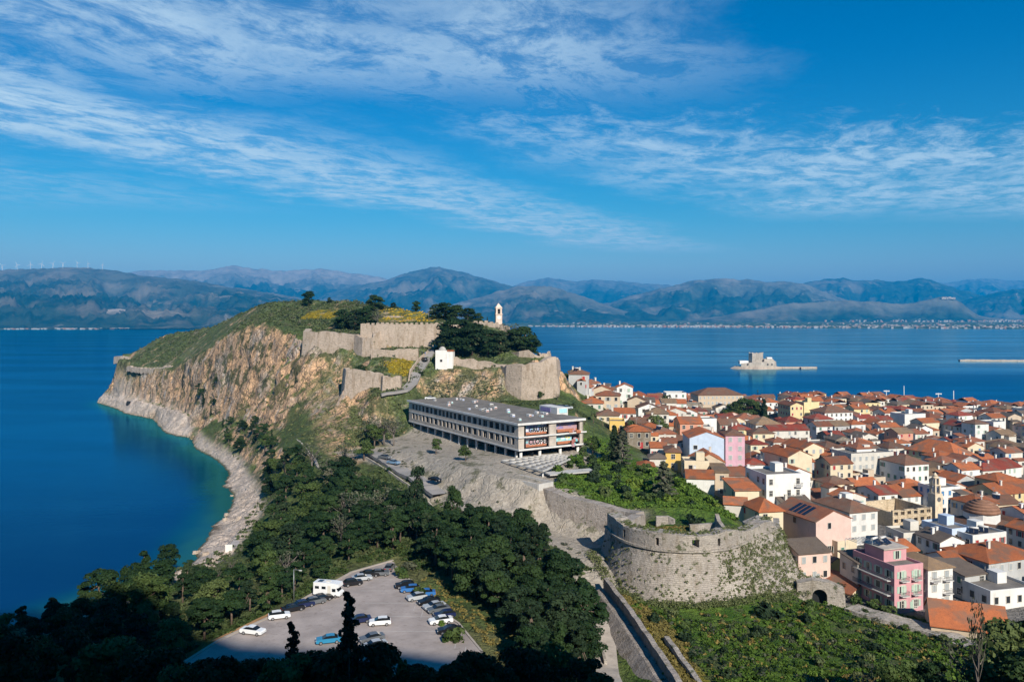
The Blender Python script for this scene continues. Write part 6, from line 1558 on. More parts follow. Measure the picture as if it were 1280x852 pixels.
# -- between hotel and town, gardens, town trees
for px, yt, Y, h, k, w_, lab in [
 (545,549,266,9,'broadleaf',.95,'grey green leafy tree growing on the rock in front of the hotel columns'),
 (582,555,250,6,'broadleaf',1.1,'bright round bush-like tree in front of the hotel columns'),
 (741,545,262,9,'broadleaf',1.1,'green leafy tree right of the graffiti end of the hotel'),
 (729,560,252,8,'broadleaf',1.1,'round leafy tree beside the concrete pergola'),
 (742,521,298,8,'palm',1.1,'tall palm behind the leafy tree right of the hotel'),
 (731,532,285,7,'palm',1.0,'shorter palm close to the hotel graffiti corner'),
 (753,520,305,7,'palm',.9,'palm just left of the yellow house by the garden'),
 (789,520,300,8,'palm',1.0,'palm right of the yellow house with shade openings'),
 (768,532,252,18,'cypress',1.5,'tall thin dark cypress in the garden below the yellow house'),
 (778,538,250,17,'grey_conifer',1.1,'tall grey ragged conifer right beside the thin dark cypress'),
 (830,575,218,16,'grey_conifer',1.25,'big grey tiered conifer on the green slope above the bastion'),
 (838,592,222,9,'cypress',1.3,'small dark conifer right of the big grey tiered one'),
 (820,516,325,9,'broadleaf',1.2,'big bushy town tree with mottled leaves left of the blue wall'),
 (800,535,300,4,'broadleaf',1.2,'small bright green bush-like tree below the mottled town tree'),
 (832,478,505,10,'palm',1.1,'palm on the skyline near the water left of the school'),
 (845,481,500,9,'palm',1.0,'lower palm on the skyline right beside the taller one'),
 (918,500,478,11,'broadleaf',1.2,'leftmost of the big dark town trees below the school'),
 (932,496,476,12,'broadleaf',1.2,'tallest of the big dark town trees right of the school'),
 (946,499,474,11,'broadleaf',1.15,'rightmost leafy one of the big dark town trees'),
 (955,499,468,12,'cypress',1.6,'dark narrow tree at the right end of the big town trees'),
 (947,461,760,5,'palm',.5,'lone palm top standing out against the sea below the island fort'),
 (1065,503,590,8,'broadleaf',1.2,'green tree near the quay left of the lamp masts'),
 (705,472,420,6,'cypress',1.2,'dark tree between the uppermost white houses by the fortress rock'),
 (700,480,395,7,'broadleaf',1.0,'green tree at the foot of the fortress rock by the white houses'),
 (708,492,372,7,'broadleaf',1.0,'green tree left of the tall plain white house'),
 (676,488,300,5,'broadleaf',1.0,'grey green tree against the foot of the tall blank bastion'),
 (660,486,304,5,'broadleaf',1.0,'grey green tree left of the others at the foot of the tall bastion'),
 (668,482,304,7,'pine',1.0,'dark green pine at the foot of the tall blank bastion'),
 (697,498,300,5,'bare',1.2,'brownish tree over the car park behind the hotel'),
 (480,512,292,7,'bare',1.3,'grey leafless tree left of the hotel roof end'),
 (468,520,288,6,'broadleaf',1.1,'dark olive tree left of the hotel front below the road'),
 (492,516,290,7,'bare',1.1,'grey leafless tree hard against the left end of the hotel'),
 (460,510,296,6,'bare',1.1,'leftmost grey leafless tree below the bend of the road'),
 (455,545,275,5,'broadleaf',1.2,'yellow green leafy tree left of the hotel terrace rock'),
 (886,498,560,6,'broadleaf',1.0,'small town tree behind the long school roof'),
 (1195,512,560,6,'palm',.9,'small palm near the quay at the right'),
 (1208,512,555,6,'broadleaf',1.0,'small dark tree near the quay at the right'),
 (923,570,256,6,'palm',1.1,'palm in the courtyard right of the beige blank gable'),
]: tpx(k, px, yt, Y, h, lab, None, w_)
# shrubs one can tell apart: car park edge, bastion slope, green slope
for i, (px, py, r, k, lab) in enumerate([
 (505,722,2.2,'broad','leafy shrub at the far right corner of the car park'), (512,712,2.0,'grey','pale grey shrub at the far tip of the car park'), (527,748,2.0,'broad','reddish green shrub beside the blue cars'), (546,762,1.3,'grey','brownish shrub between two parked cars at the right edge'), (552,783,1.1,'lush','small bright shrub in front of the black car at the right edge'), (568,803,2.2,'broad','round shrub on the paving near the shadow edge'),
 (868,656,2.4,'dark','dark round shrub in the middle of the bastion top'), (960,773,2.8,'dark','big dark shrub at the right foot of the bastion'), (815,742,2.2,'dark','dark shrub at the foot of the bastion masonry left of centre'), (1055,742,2.0,'dark','dark shrub against the right side of the old gateway'), (1092,762,2.0,'broad','hedge-like shrub in front of the pink house left corner'), (1112,768,1.8,'broad','hedge-like shrub under the pink house door'), (1072,755,1.8,'broad','hedge-like shrub between gateway and pink house'), (1018,705,2.6,'broad','leafy shrub between bastion flank and the brown roofs'),
 (505,655,2.0,'scrub','pale green shrub beside the ramp road bend'), (540,505,1.6,'scrub','round shrub on the slope behind the hotel left end'), (612,447,1.6,'dark','dark shrub on the fortress retaining wall'), (527,470,1.6,'dark','dark shrub beside the road below the gatehouse')]):
    p = hit(px, py); shrub(k, p[0], p[1], r, lab)
# slope shrubs behind the curtain wall and on the green slope above the houses: many alike
G_S = 'bushes on the green slope behind the bastion'
for (x, y) in scatter([(10,228),(24,214),(40,210),(56,210),(58,214),(49,230),(40,246),(30,256),(20,250)], 4.6, 7, 1500):
    shrub(trnd.choice(['lush', 'lush', 'broad', 'dark']), x, y, trnd.uniform(1.3, 2.9), 'green bush on the overgrown slope between curtain wall and red-shuttered house', G_S)
for (x, y) in scatter([(24,168),(28,150),(34,128),(70,126),(110,148),(92,162),(74,178),(62,172),(50,162),(36,162)], 7.0, 8, 2500):
    shrub(trnd.choice(['lush', 'lush', 'lush', 'broad', 'scrub', 'dark'] if trnd.random() < .8 else ['dark']), x, y, trnd.uniform(.7, 1.9), 'green bush on the weedy slope below the round bastion', 'bushes below the round bastion')
# -- ground cover nobody could count
def cover(name, label, poly, n, mat, seed, size, rmin, rmax, quads, keep=None, squash=.7):
    rng = np.random.default_rng(seed); xs = [p[0] for p in poly]; ys = [p[1] for p in poly]
    x = rng.uniform(min(xs), max(xs), n*4); y = rng.uniform(min(ys), max(ys), n*4)
    ok = inpoly(x, y, poly); 
    den = vn(x/9, y/9, seed)*.6+vn(x/3.1, y/3.1, seed+1)*.5; ok &= den > .42
    ix, iy = np.clip((x-X0).astype(int), 0, nx-1), np.clip((y-Y0).astype(int), 0, ny-1)
    ok &= z_hot[iy, ix] < .3
    ok &= (z_park[iy, ix] < .05) & (z_town[iy, ix] < .4)
    ok &= np.hypot(x-37.5, y-186) > (17.2 if keep != 'bast' else 0)
    if keep == 'steep': ok &= (slope[iy, ix] < 2.2)
    if name == 'undergrowth' and mat is not f_dry: ok &= gz['yellow'][iy, ix] < .4
    if keep == 'flat': ok &= (slope[iy, ix] < .8)
    x, y, ix, iy = x[ok][:n], y[ok][:n], ix[ok][:n], iy[ok][:n]
    z = Zf[iy, ix]; r = rng.uniform(rmin, rmax, len(x))
    V, t = leaf_quads(np.stack([x, y, z+r*.25], 1), r, quads, size, rng, squash=squash, flat=.3, shell=.35)
    me = np_mesh(name, V, np.arange(len(V)).reshape(-1, 4), [mat]); attr(me, 'tint', t)
    return tag(link(name, me), label, 'undergrowth', kind='stuff')
TOPP = [(p[0], p[1]) for p in RIM]+[(-40,300),(-5,316),(-8,345),(10,375),(10,392),(-10,420)]+[(p[0]+4, p[1]+6) for p in reversed(RIDGE[:-2])]
cover('undergrowth', 'low green scrub over the hilltop', TOPP, 9000, f_scrub, 1, .40, .6, 1.7, 16, 'flat')
cover('undergrowth', 'grey green bushes dotted over the hilltop', TOPP, 1500, f_grey, 41, .40, .7, 1.8, 18, 'flat')
cover('undergrowth', 'dark bushes dotted over the hilltop', TOPP, 900, f_dark, 42, .36, .6, 1.6, 18, 'flat')
CLF = [(p[0], p[1]) for p in CL_BASE]+[(p[0], p[1]) for p in reversed(RIM)]
cover('undergrowth', 'scrub clinging to the ledges of the cliff', CLF, 2600, f_scrub, 2, .40, .4, 1.2, 14, 'steep')
cover('undergrowth', 'weeds and tall grass on the slope below the bastion', [(24,178),(24,105),(190,105),(130,150),(95,166),(74,184),(62,176),(50,160),(34,160)], 4600, f_lush, 3, .24, .3, .75, 18)
cover('undergrowth', 'weeds over the slope behind the curtain wall', [(6,232),(16,216),(30,206),(60,206),(52,232),(42,250),(30,280),(14,268)], 3000, f_lush, 4, .30, .4, 1.0, 18)
cover('undergrowth', 'brush under the trees of the shore wood', WOOD+[(-36,205)], 4200, f_scrub, 5, .38, .4, 1.2, 14)
cover('undergrowth', 'dry yellow grass beside the long straight wall', [(22.5,178),(26,150),(27.5,116),(31,116),(31,150),(29,166)], 900, f_dry, 6, .22, .25, .6, 14)
cover('undergrowth', 'dry yellow grass on the round bastion top', [(25,190),(30,177),(38,174),(47,177),(52,184),(50,192),(34,194)], 700, f_dry, 7, .22, .2, .55, 14, 'bast')
cover('undergrowth', 'dry yellow grass along the bank right of the car park', [(-20,182),(-8,165),(0,150),(4,120),(-3,120),(-4,139),(-10,152),(-19,167)], 220, f_dry, 8, .22, .25, .6, 12)
cover('undergrowth', 'brush on the rocky slope below the ramp road', [(-52,264),(-20,212),(2,206),(18,182),(12,176),(-26,196),(-40,206)], 1500, f_scrub, 9, .34, .35, 1.0, 14)
cover('undergrowth', 'dark brush at the near foot of the hill', [(-130,125),(-130,80),(160,80),(180,104),(30,112),(0,116),(-60,116)], 5200, f_scrub, 10, .34, .4, 1.2, 14)
cover('undergrowth', 'green and olive scrub on the slope behind the hotel', [(-42,322),(-10,318),(18,306),(30,300),(26,330),(16,326),(-2,330),(-26,334)], 1300, f_scrub, 11, .34, .3, .9, 14)
for k_, pl in enumerate(YL): cover('flowers', 'yellow flowers carpeting the hilltop', pl, 900 if k_ == 0 else 350, f_flow, 20+k_, .3, .4, .8, 12, 'flat')
cover('undergrowth', 'scrub between the hotel end and the fortress road', hpoly((440,500),(500,492),(508,530),(500,548),(470,556),(430,560)), 900, f_scrub, 30, .34, .4, 1.1, 14)
cover('undergrowth', 'dry brush on the bank below the ramp road', [(-62,262),(-50,228),(-36,204),(-24,198),(-8,208),(-20,232),(-40,262)], 1500, f_scrub, 32, .34, .35, 1.1, 14)
cover('undergrowth', 'dry tufts on the rock below the hotel', [(-46,290),(-30,262),(-6,224),(14,196),(20,184),(4,206),(-24,232),(-50,276)], 380, f_grey, 33, .25, .25, .8, 14)
cover('undergrowth', 'scrub on the bare bank between fortress walls', hpoly((560,462),(630,470),(640,490),(600,500),(540,498),(525,480)), 450, f_grey, 31, .3, .3, .9, 12)
cover('undergrowth', 'shrubby edge around the car park', [(-62,128),(-59,144),(-52,160),(-46,174),(-41,186),(-30,203),(-20,200),(-14,178),(-21,182),(-29,194),(-37,184.5),(-41.5,172),(-46.5,158),(-53.5,144),(-58.5,125)], 900, f_broad, 51, .28, .4, 1.2, 18)
cover('undergrowth', 'dry tufts on the slope below the bastion', [(24,170),(30,128),(100,126),(112,148),(84,172),(62,178),(50,164),(34,164)], 260, f_dry, 52, .24, .3, .8, 14)
cover('undergrowth', 'grey green weeds on the slope below the bastion', [(24,170),(30,128),(100,126),(112,148),(84,172),(62,178),(50,164),(34,164)], 200, f_grey, 53, .26, .4, 1.1, 16)
cover('undergrowth', 'dark weeds on the slope below the bastion', [(24,170),(30,128),(100,126),(112,148),(84,172),(62,178),(50,164),(34,164)], 200, f_dark, 54, .26, .4, 1.2, 16)
# weeds rooted in the bastion's joints, thick on its right flank
rng = np.random.default_rng(44); cc_, rr_2 = [], []
for k in range(2200):
    i = int(rng.integers(2, nb-2)); t_ = i/nb; zq = rng.uniform(8, 20.3)
    wgt = .12 if t_ < .5 else .95
    if zq < 12.5 and t_ < .5: wgt = .4
    if rng.random() > wgt: continue
    dd = float(np.interp(zq, [8, 10, 12.5, 15, 17.5, 20], [3.3, 2.6, 1.8, 1.1, .5, 0]))*spread(i)
    q = offs(i, dd); q2 = offs(min(i+1, nb-1), dd); f_ = rng.random(); cc_.append((q[0]*(1-f_)+q2[0]*f_, q[1]*(1-f_)+q2[1]*f_, zq)); rr_2.append(rng.uniform(.15, .5) if t_ < .62 else rng.uniform(.3, .85))
for k in range(260):
    i = int(rng.integers(3, nb-8)); q = offs(i, rng.uniform(-3.0, -.3)); cc_.append((q[0], q[1], 23.7-(1.4*min(1, max(0, i-(nb-30))/8)))); rr_2.append(rng.uniform(.2, .55))
for k in range(520):
    i = int(rng.integers(2, nb-1)); q = offs(i, rng.uniform(2.6, 4.8)*spread(i)); cc_.append((q[0], q[1], max(ground(q[0], q[1]), 8)+.3)); rr_2.append(rng.uniform(.35, 1.1))
V, t = leaf_quads(np.array(cc_), np.array(rr_2), 16, .17, rng, squash=.9)
me = np_mesh('undergrowth', V, np.arange(len(V)).reshape(-1, 4), [f_scrub]); attr(me, 'tint', t); tag(link('undergrowth', me), 'weeds growing from the bastion masonry', 'weeds', kind='stuff')
print('TREES', len([o for o in sc.objects if o.get('category') == 'tree']))
# ================================================================ ROADS, CAR PARK, VEHICLES, SMALL THINGS
m_asph = plain('worn asphalt', (.35,.30,.275), .92, .3, .16, dirt=.55, bump=.05)
m_road = plain('road surface', (.27,.25,.235), .92, .15, .2)
m_kerb = plain('kerb stone', (.40,.35,.30), .9, .2, .6)
m_kerbo = plain('worn orange kerb strip', (.36,.20,.09), .9, .3, .6)
m_line = plain('faded white paint', (.46,.44,.42), .85, .25, .8)
def sheet(name, poly, z, mat, label):
    b = MB(); b.add([(p[0], p[1], z) for p in poly], [tuple(range(len(poly)))]); o = b.build(name, mat); return tag(o, label, name.replace('_', ' '), kind='structure')
pk = [(-28.5,191.5),(-36.4,182.6),(-40.4,171.8),(-45.4,157.8),(-52.4,144),(-58,124),(-45,117),(-4,117),(-5.4,139),(-10.4,152),(-19.2,165.6),(-23.2,177.8)]
sheet('car_park', pk[::-1] if False else [pk[i] for i in (0,1,2,3,4,5,6,7,8,9,10,11)], 12.12, m_asph, 'pinkish grey car park surface')
def kerb(name, pts, w, h, mat, lab):
    b = MB()
    for a, c in zip(pts[:-1], pts[1:]):
        L = math.dist(a, c); b.box(0, L, -w/2, w/2, 0, h, 0, math.atan2(c[1]-a[1], c[0]-a[0]), (a[0], a[1], 12.0))
    return tag(b.build(name, mat), lab, 'kerb', kind='structure')
kerb('kerb', [(-28.5,191.7),(-36.6,182.8),(-40.7,172),(-45.7,158),(-52.8,144),(-58.2,124)], .5, .28, m_kerb, 'pale kerb along the wooded side')
kerb('kerb', [(-4.9,117),(-5.2,139),(-10.2,152.2),(-19,165.8),(-23,178)], .4, .26, m_kerb, 'pale kerb along the clump side')
sheet('pavement', [(-54.2,143.6),(-52.9,143.9),(-45.9,158.2),(-47.2,158.8)], 12.14, m_kerbo, 'worn orange strip beside the kerb')
b = MB()
for a in (.18, .34, .5, .66, .82): 
    x0, y0 = -30+a*14, 186-a*46; b.box(x0-7, x0+6, y0-.06, y0+.06, 12.124, 12.13, 0, 0)
for k in range(9): b.box(-21.5+k*1.9, -21.4+k*1.9, 164.5-k*3.6-2.2, 164.5-k*3.6+2.0, 12.124, 12.13, 0, 0)
tag(b.build('road_marking', m_line), 'faded joints and lines on the car park', 'marking', kind='structure')
def ribbon(name, pts, w, mat, lab, lift=.06, step=2.):
    rs = []
    for a, c in zip(pts[:-1], pts[1:]):
        n = max(1, int(math.dist(a[:2], c[:2])/step)); rs += [(a[0]+(c[0]-a[0])*k/n, a[1]+(c[1]-a[1])*k/n) for k in range(n)]
    rs.append(pts[-1][:2]); V = []
    for i, p in enumerate(rs):
        q0, q1 = rs[max(i-1, 0)], rs[min(i+1, len(rs)-1)]; d = Vector((q1[0]-q0[0], q1[1]-q0[1])).normalized()
        zc = max(ground(p[0]+d.y*s_, p[1]-d.x*s_) for s_ in (-w/2, -w/4, 0, w/4, w/2))+lift
        V += [(p[0]+d.y*w/2, p[1]-d.x*w/2, zc), (p[0]-d.y*w/2, p[1]+d.x*w/2, zc), (p[0]+d.y*w/2, p[1]-d.x*w/2, zc-1.), (p[0]-d.y*w/2, p[1]+d.x*w/2, zc-1.)]
    b = MB(); n = len(rs)
    b.add(V, [f for i in range(n-1) for f in ((i*4+1, i*4, i*4+4, i*4+5), (i*4, i*4+2, i*4+6, i*4+4), (i*4+3, i*4+1, i*4+5, i*4+7))])
    return tag(b.build(name, mat), lab, 'road', kind='structure')
ribbon('road', [p[:2] for p in wy((541,440,352),(533,449,342),(521,463,326),(516,477,313),(505,486,304),(490,490,299),(476,491,297))], 4.4, m_road, 'road bending up to the fortress gate')
ramp = [p[:2] for p in wz((458,562,23.6),(470,569,22.7),(498,587,21.2),(530,605,19.8),(550,618,18.8))]
ribbon('road', ramp, 4.6, m_road, 'ramp road below the hotel rock')
ribbon('path', [p[:2] for p in wz((372,566,16),(383,580,15),(394,596,13.5),(402,610,12))], 1.5, m_kerb, 'pale path through the wood', -.3)
o = wall_mesh([(p[0]-2.0, p[1]-2.6, ground(p[0]-2, p[1]-2.6)+.9) for p in ramp], thick=.35, batter=0, depth=1.6, jit=.05).build('road_parapet', m_conc); tag(o, 'low concrete parapet on the outer edge of the ramp road', 'parapet')
ribbon('path', [(19.5,165),(17.2,150),(16,136),(16,120)], 4.5, m_conc, 'grey paved lane between clump and sloping apron', .15)
wall_thing('low_wall', 'thin ochre kerb wall beside the lane left of the sloping apron', 'wall', [P(737,762,z=9.9), P(747,790,z=9.7), P(757,825,z=9.6)], m_bast, None, thick=.5, batter=0, seed=40, jit=.1)
# ---- cars
m_tyre = plain('tyre rubber', (.015,.015,.015), .85, .2, 4.); m_rim = plain('wheel rim', (.45,.45,.46), .35, .1, 4., metal=.7)
m_cglass = plain('car glass', (.012,.015,.018), .08, .1, 1., spec=.6); m_hl = plain('headlight', (.7,.7,.68), .15, .1, 2., spec=.6); m_tl = plain('tail light', (.35,.01,.01), .25, .1, 2., spec=.5)
def car_paint(n, c): return plain('paint '+n, c, .28, .05, 1., spec=.55)
PAINT = dict(white=car_paint('white car', (.78,.78,.77)), black=car_paint('black car', (.012,.012,.014)), navy=car_paint('navy car', (.012,.02,.07)), blue=car_paint('blue car', (.04,.16,.42)), silver=car_paint('silver car', (.42,.44,.46)), grey=car_paint('grey car', (.12,.13,.14)), steel=car_paint('steel blue car', (.16,.26,.38)), teal=car_paint('bright blue car', (.03,.22,.38)))
def car_body_mesh(kind):
    L, Wd = (4.15, 1.76) if kind == 'hatch' else (4.55, 1.8)
    if kind == 'hatch': low = [(-2.07,.35),(-2.07,.72),(-1.95,.92),(-1.05,1.02),(1.75,1.05),(2.03,.9),(2.07,.45),(1.9,.3),(-1.9,.28)]; cab = [(-1.1,1.0),(-.35,1.44),(.35,1.5),(1.35,1.46),(1.92,1.04)]
    else: low = [(-2.27,.35),(-2.27,.68),(-2.1,.88),(-1.15,.98),(1.5,1.02),(2.2,.98),(2.27,.5),(2.1,.3),(-2.1,.28)]; cab = [(-1.2,.97),(-.45,1.38),(.4,1.44),(1.0,1.38),(1.65,1.0)]
    b = MB(); hw = Wd/2; nL = len(low)
    secs = [(-hw, .93), (-hw*.92, 1), (hw*.92, 1), (hw, .93)]
    rings = []
    for yy, f_ in secs:
        zm = .62; rings.append([(x*(.985 if f_ < 1 else 1), yy, zm+(z-zm)*f_) for x, z in low])
    vs = [p for r in rings for p in r]
    fs = [tuple(range(nL)), tuple(reversed(range(3*nL, 4*nL)))]
    for k in range(3):
        for i in range(nL): j = (i+1) % nL; fs.append((k*nL+i, (k+1)*nL+i, (k+1)*nL+j, k*nL+j))
    b.add(vs, [tuple(reversed(f)) for f in fs], 0, False)
    # roof skin and pillars
    n = len(cab); t0 = [(x, -hw*.74 if 0 < i < n-1 else -hw*.88, z) for i, (x, z) in enumerate(cab)]; t1 = [(x, -y, z) for x, y, z in t0]
    b.add(t0+t1, [(1, 2, n+2, n+1), (2, 3, n+3, n+2)], 0)
    body = b.mesh('body', [PAINT['white']])
    g_ = MB(); sh_ = lambda p, k=.985: (p[0]*k, p[1]*k, p[2]-.012)
    q0 = [sh_(p) for p in t0]; q1 = [sh_(p) for p in t1]
    g_.add(q0+q1, [(0, 1, n+1, n), (3, 4, n+4, n+3), tuple(range(n))[::-1], tuple(range(n, 2*n)), (1, 2, n+2, n+1), (2, 3, n+3, n+2), (0, n, 2*n-1, n-1)], 0)
    glass = g_.mesh('window', [m_cglass])
    # pillars as thin strips
    return body, glass, L, Wd, cab
CARM = {k: car_body_mesh(k) for k in ('hatch', 'saloon')}
def wheel_meshes():
    b = MB(); n = 14
    def ring(y, r): return [(r*math.cos(6.283*i/n), y, r*math.sin(6.283*i/n)) for i in range(n)]
    b.prism(ring(.1, .32), ring(-.1, .32), 0, True); t = b.mesh('tyre', [m_tyre])
    b = MB(); b.prism(ring(.11, .2), ring(-.115, .2), 0, True); return t, b.mesh('rim', [m_rim])
WT, WR = wheel_meshes()
HLm = MB().box(-.08, .08, -.2, .2, -.07, .07).mesh('headlight', m_hl); TLm = MB().box(-.05, .05, -.18, .18, -.09, .09).mesh('tail_light', m_tl)
def car(p, rz, kind, paint, label, z=None, group=None):
    body, glass, L, Wd, cab = CARM[kind]
    e = empty('parked_car', label, 'car', (p[0], p[1], z if z is not None else p[2]), rz, group)
    bo = link('body', body, e); bo.material_slots[0].link = 'OBJECT'; bo.material_slots[0].material = PAINT[paint]
    link('window', glass, e)
    for x in (-L*.31, L*.3):
        for s_ in (-1, 1):
            w_ = link('wheel', WT, e, (x, s_*(Wd/2-.08), .32), 0 if s_ < 0 else math.pi); link('rim', WR, w_)
    for s_ in (-.6, .6): link('headlight', HLm, e, (-L/2+.06, s_, .68)); link('tail_light', TLm, e, (L/2-.06, s_, .78))
    return e
ZP = 12.14
def pz(px, py, z=ZP): return P(px, py, z=z+.5)
for px, py, rz, k, c, lab in [
 (349,769,200,'hatch','white','white hatchback parked at the wooded kerb behind the cypress tip'),
 (316,788,165,'saloon','white','white car with blue and yellow stickers nearest the orange strip'),
 (366,760,215,'saloon','black','black car at the kerb just right of the white hatchback'),
 (380,755,215,'hatch','navy','dark car second from the white hatchback at the kerb'),
 (394,751,215,'hatch','grey','dark grey car at the kerb next to the lamp post'),
 (441,728,205,'hatch','black','dark hatchback just right of the camper van'),
 (462,717,190,'saloon','black','black car leftmost of the pair at the far kerb'),
 (474,716,190,'saloon','grey','dark car right behind the black one at the far kerb'),
 (487,709,265,'hatch','grey','small grey car at the far tip of the car park'),
 (449,774,20,'saloon','navy','dark blue car half hidden by the cypress spire'),
 (475,777,10,'hatch','white','white hatchback alone in the middle of the car park'),
 (411,799,15,'saloon','teal','bright blue car mostly hidden by dark tree tops'),
 (465,797,28,'saloon','grey','dark car farthest of the three by the shadow edge'),
 (468,806,28,'saloon','silver','silver car in the middle of the three by the shadow edge'),
 (475,820,24,'saloon','steel','blue grey car in the shade nearest of the three'),
 (513,736,10,'hatch','blue','blue car with pale roof at the right edge behind the shrub'),
 (531,741,8,'saloon','blue','blue car at the right edge close to the clump'),
 (536,751,28,'saloon','black','black car right of the reddish shrub'),
 (543,757,28,'saloon','silver','silver car second in the right row'),
 (548,761,25,'saloon','grey','dark car in the right row left of the white saloon'),
 (551,775,18,'saloon','white','white saloon in the right row behind the black car'),
 (506,731,12,'hatch','black','small black car at the far end of the right row by the shrubs'),
 (521,746,25,'hatch','silver','silver hatchback between the blue cars and the black car'),
 (556,768,20,'hatch','navy','navy hatchback tucked in behind the white saloon'),
 (402,747,215,'saloon','black','black car just left of the camper van'),
 (452,722,200,'saloon','silver','silver car between camper van and the far black pair'),
 (562,787,12,'saloon','black','black car nearest in the right row with pale wheels'),
]:
    p = pz(px, py); car((p[0], p[1], ZP), R(rz), k, c, lab)
for px, py, Y, rz, k, c, lab in [(481,577,268,150,'saloon','grey','grey car parked on the ramp road at the left'), (492,583,262,150,'saloon','steel','pale blue car parked on the ramp road beside the grey one'), (544,607,240,140,'saloon','black','black car alone on the lower part of the ramp road'), (538,493,306,170,'saloon','white','white car parked behind the left end of the hotel roof'), (531,459,338,120,'hatch','black','black car on the bend below the white gatehouse'),
 (683,503,302,30,'saloon','black','leftmost black car in the car park behind the hotel'), (690,507,298,30,'saloon','black','black car in the middle of the car park behind the hotel'), (701,511,294,20,'saloon','grey','dark grey car at the right of the car park behind the hotel'), (708,514,290,20,'saloon','silver','silver car at the right end behind the hotel')]:
    p = Pc(px, py, Y) if px < 600 else P(px, py, Y=Y); z = max(ground(p[0]+a, p[1]+b_) for a in (-1.5, 0, 1.5) for b_ in (-1.5, 0, 1.5))+.15; car((p[0], p[1], z), R(rz), k, c, lab, z=z)
# ---- camper van
p = pz(411, 741); cv_ = empty('camper_van', 'white camper van parked by the trees near the lamp post', 'camper van', (p[0], p[1], ZP), R(168))
b = MB()
prof = [(-2.95,.45),(-2.95,.95),(-2.45,1.25),(-2.1,1.95),(-2.75,2.2),(-2.6,2.85),(-1.2,3.0),(2.95,3.0),(3.0,.5)]
b.prism([(x, 1.1, z) for x, z in prof], [(x, -1.1, z) for x, z in prof]); b.build('body', PAINT['white'], cv_)
b = MB(); b.add([(-2.47,-.95,1.27),(-2.12,-.95,1.93),(-2.12,.95,1.93),(-2.47,.95,1.27)], [(0,1,2,3)]); o = b.build('windscreen', m_cglass, cv_); o.location = (-.02,0,.01)
for s_ in (-1, 1):
    b = MB(); b.box(-2.0,-1.2,s_*1.102,s_*1.115,1.25,1.9) if s_ > 0 else b.box(-2.0,-1.2,-1.115,-1.102,1.25,1.9); b.build('window', m_cglass, cv_)
    for x0 in (.2, 1.7):
        b = MB(); b.box(x0,x0+.9,1.102,1.12,1.7,2.25) if s_ > 0 else b.box(x0,x0+.9,-1.12,-1.102,1.7,2.25); b.build('window', m_cglass, cv_)
MB().box(-.9,-.2,1.102,1.12,.6,2.4).build('door', m_wall['off-white'], cv_); MB().box(-.9,-.2,-1.12,-1.102,.6,2.4).build('door', m_wall['off-white'], cv_)
MB().box(-.4,.5,-.4,.4,3.0,3.12).build('roof_hatch', m_wall['off-white'], cv_); MB().box(1.2,2.2,-.6,.6,3.0,3.08).build('solar_panel', m_panel, cv_)
for x in (-1.95, 1.5):
    for s_ in (-1, 1): w_ = link('wheel', WT, cv_, (x, s_*1.05, .34), 0 if s_ < 0 else math.pi); link('rim', WR, w_)
for s_ in (-.8, .8): link('headlight', HLm, cv_, (-2.97, s_, .85))
# ---- street lamps
def lamp(p, h, lab, rz):
    e = empty('street_lamp', lab, 'lamp', p, rz); b = MB(); b.cyl((0, 0), .1, .06, -.2, h, 8); b.build('pole', m_metal, e)
    b = MB(); b.box(0, 1.5, -.05, .05, h-.05, h+.05); b.build('arm', m_metal, e); MB().box(1.3, 1.9, -.14, .14, h-.12, h+.02).build('lamp_head', m_concl, e)
p = P(371.5, 751, z=12.2); lamp((p[0]-.8, p[1]+.4, 12.2), 6.4, 'grey street lamp at the edge of the car park beside the dark cars', R(-20))
p = P(1203, 782, z=6); lamp(p, 4.6, 'white lamp post in front of the bright orange shed roof', R(160))
p = P(536, 405, Y=415); lamp((p[0], p[1], ground(p[0], p[1])), 6, 'thin lamp post on the hilltop beside the flat white hut', 0)
# ---- beach deck
p = P(288, 688, z=3.2)
dk = empty('beach_deck', 'pale slatted bathing deck with a white end wall on the shore rocks', 'deck', (p[0], p[1], ground(p[0], p[1])+.3), R(6))
MB().box(-1.4, 1.4, 0, 16, -1.2, .1).build('deck', plain('grey boards', (.40,.36,.34), .9, .2, .8), dk)
MB().box(-1.4, .6, -.3, -.003, -1.0, 1.5).build('end_wall', m_wht, dk)
b = MB(); [b.box(-1.5, -1.4, y, y+.1, .1, 1.0) for y in (0,)]; b.box(-1.5, -1.4, .1, 15, .85, .95); b.build('railing', m_metal, dk)
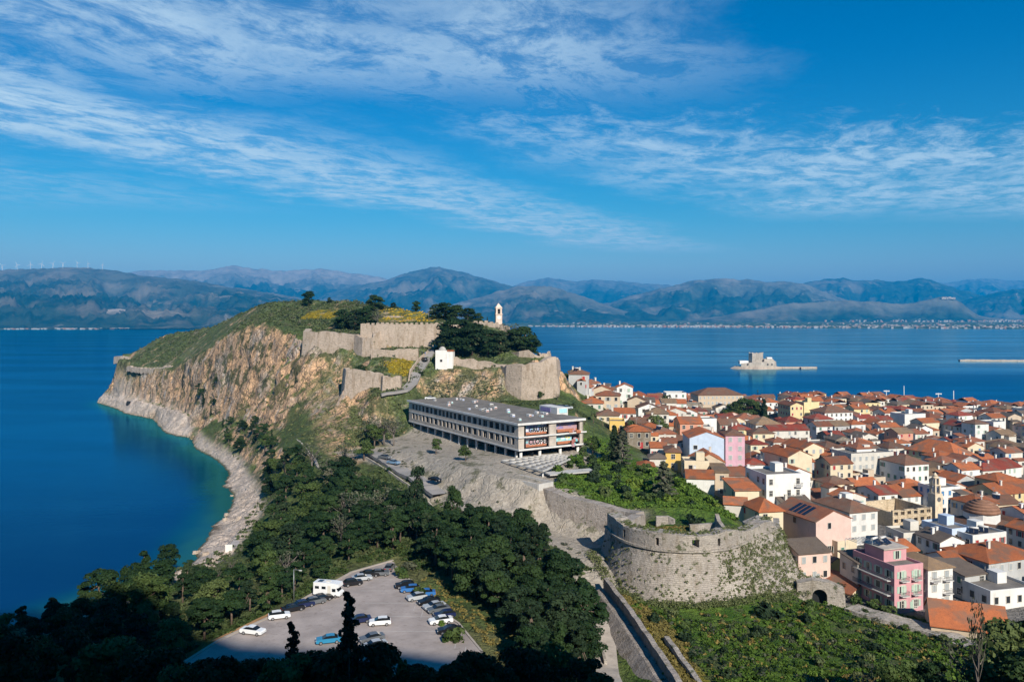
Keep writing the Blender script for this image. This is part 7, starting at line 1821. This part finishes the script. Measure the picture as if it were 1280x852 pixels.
# shore boulders
brn = random.Random(12)
for k, (px, py) in enumerate([(162,497),(283,643),(281,652),(246,689),(257,694),(290,618),(300,655)]):
    p = P(px, py, z=.5); b = MB(); n = 8; r_ = brn.uniform(.8, 1.8)
    b.prism([(r_*math.cos(i*.785)*brn.uniform(.8, 1.2), r_*math.sin(i*.785)*brn.uniform(.8, 1.2), -1) for i in range(n)], [(r_*.6*math.cos(i*.785)*brn.uniform(.8, 1.2), r_*.6*math.sin(i*.785), brn.uniform(.5, 1.0)) for i in range(n)])
    tag(b.build('boulder', m_fort, None, (p[0], p[1], max(ground(p[0], p[1]), -.3))), 'loose pale boulder at the water edge below the shore wood', 'boulder', 'boulders at the water edge')
# dark cave mouth at the far tip
p = P(160, 499, z=9); b = MB(); n = 9; b.prism([(2.6*math.cos(math.pi*i/8), 0, 3.6*math.sin(math.pi*i/8)) for i in range(n)][::-1], [(2.2*math.cos(math.pi*i/8), 3, 3.0*math.sin(math.pi*i/8)) for i in range(n)][::-1])
tag(b.build('cave_mouth', m_dark, None, (p[0], p[1], ground(p[0], p[1])-.3), R(-30)), 'dark cave opening at the foot of the far cliff tip', 'cave')
# ---- people on the road by the gatehouse
def person(x, y, rz, cloth, lab):
    me = bpy.data.meshes.new('person')
    vs = [(0,0,.95),(0,0,1.2),(0,0,1.42),(0,0,1.52),(0,.01,1.64),(-.19,0,1.4),(-.25,.02,1.12),(-.24,-.06,.88),(.19,0,1.4),(.25,-.02,1.12),(.24,.06,.88),(-.1,0,.9),(-.11,-.1,.5),(-.11,-.02,.06),(.1,0,.9),(.11,.12,.5),(.11,.2,.08)]
    ed = [(0,1),(1,2),(2,3),(3,4),(2,5),(5,6),(6,7),(2,8),(8,9),(9,10),(0,11),(11,12),(12,13),(0,14),(14,15),(15,16)]
    me.from_pydata(vs, ed, []); o = link('person', me, None, (x, y, ground(x, y)+.14), rz)
    md = o.modifiers.new('skin', 'SKIN'); rad = [.15,.16,.15,.07,.11,.07,.05,.045,.07,.05,.045,.1,.075,.06,.1,.075,.06]
    for d_, r_ in zip(me.skin_vertices[0].data, rad): d_.radius = (r_, r_)
    me.skin_vertices[0].data[0].use_root = True
    o.modifiers.new('sub', 'SUBSURF').levels = 1; me.materials.append(cloth)
    return tag(o, lab, 'person')
p = Pc(528, 446, 345); person(p[0], p[1], .3, plain('dark clothes', (.03,.03,.05), .9), 'person in dark clothes walking up the road to the gatehouse')
p = Pc(531.5, 446, 345); person(p[0], p[1], .5, plain('blue clothes', (.08,.14,.3), .9), 'person in blue walking beside another towards the gatehouse')
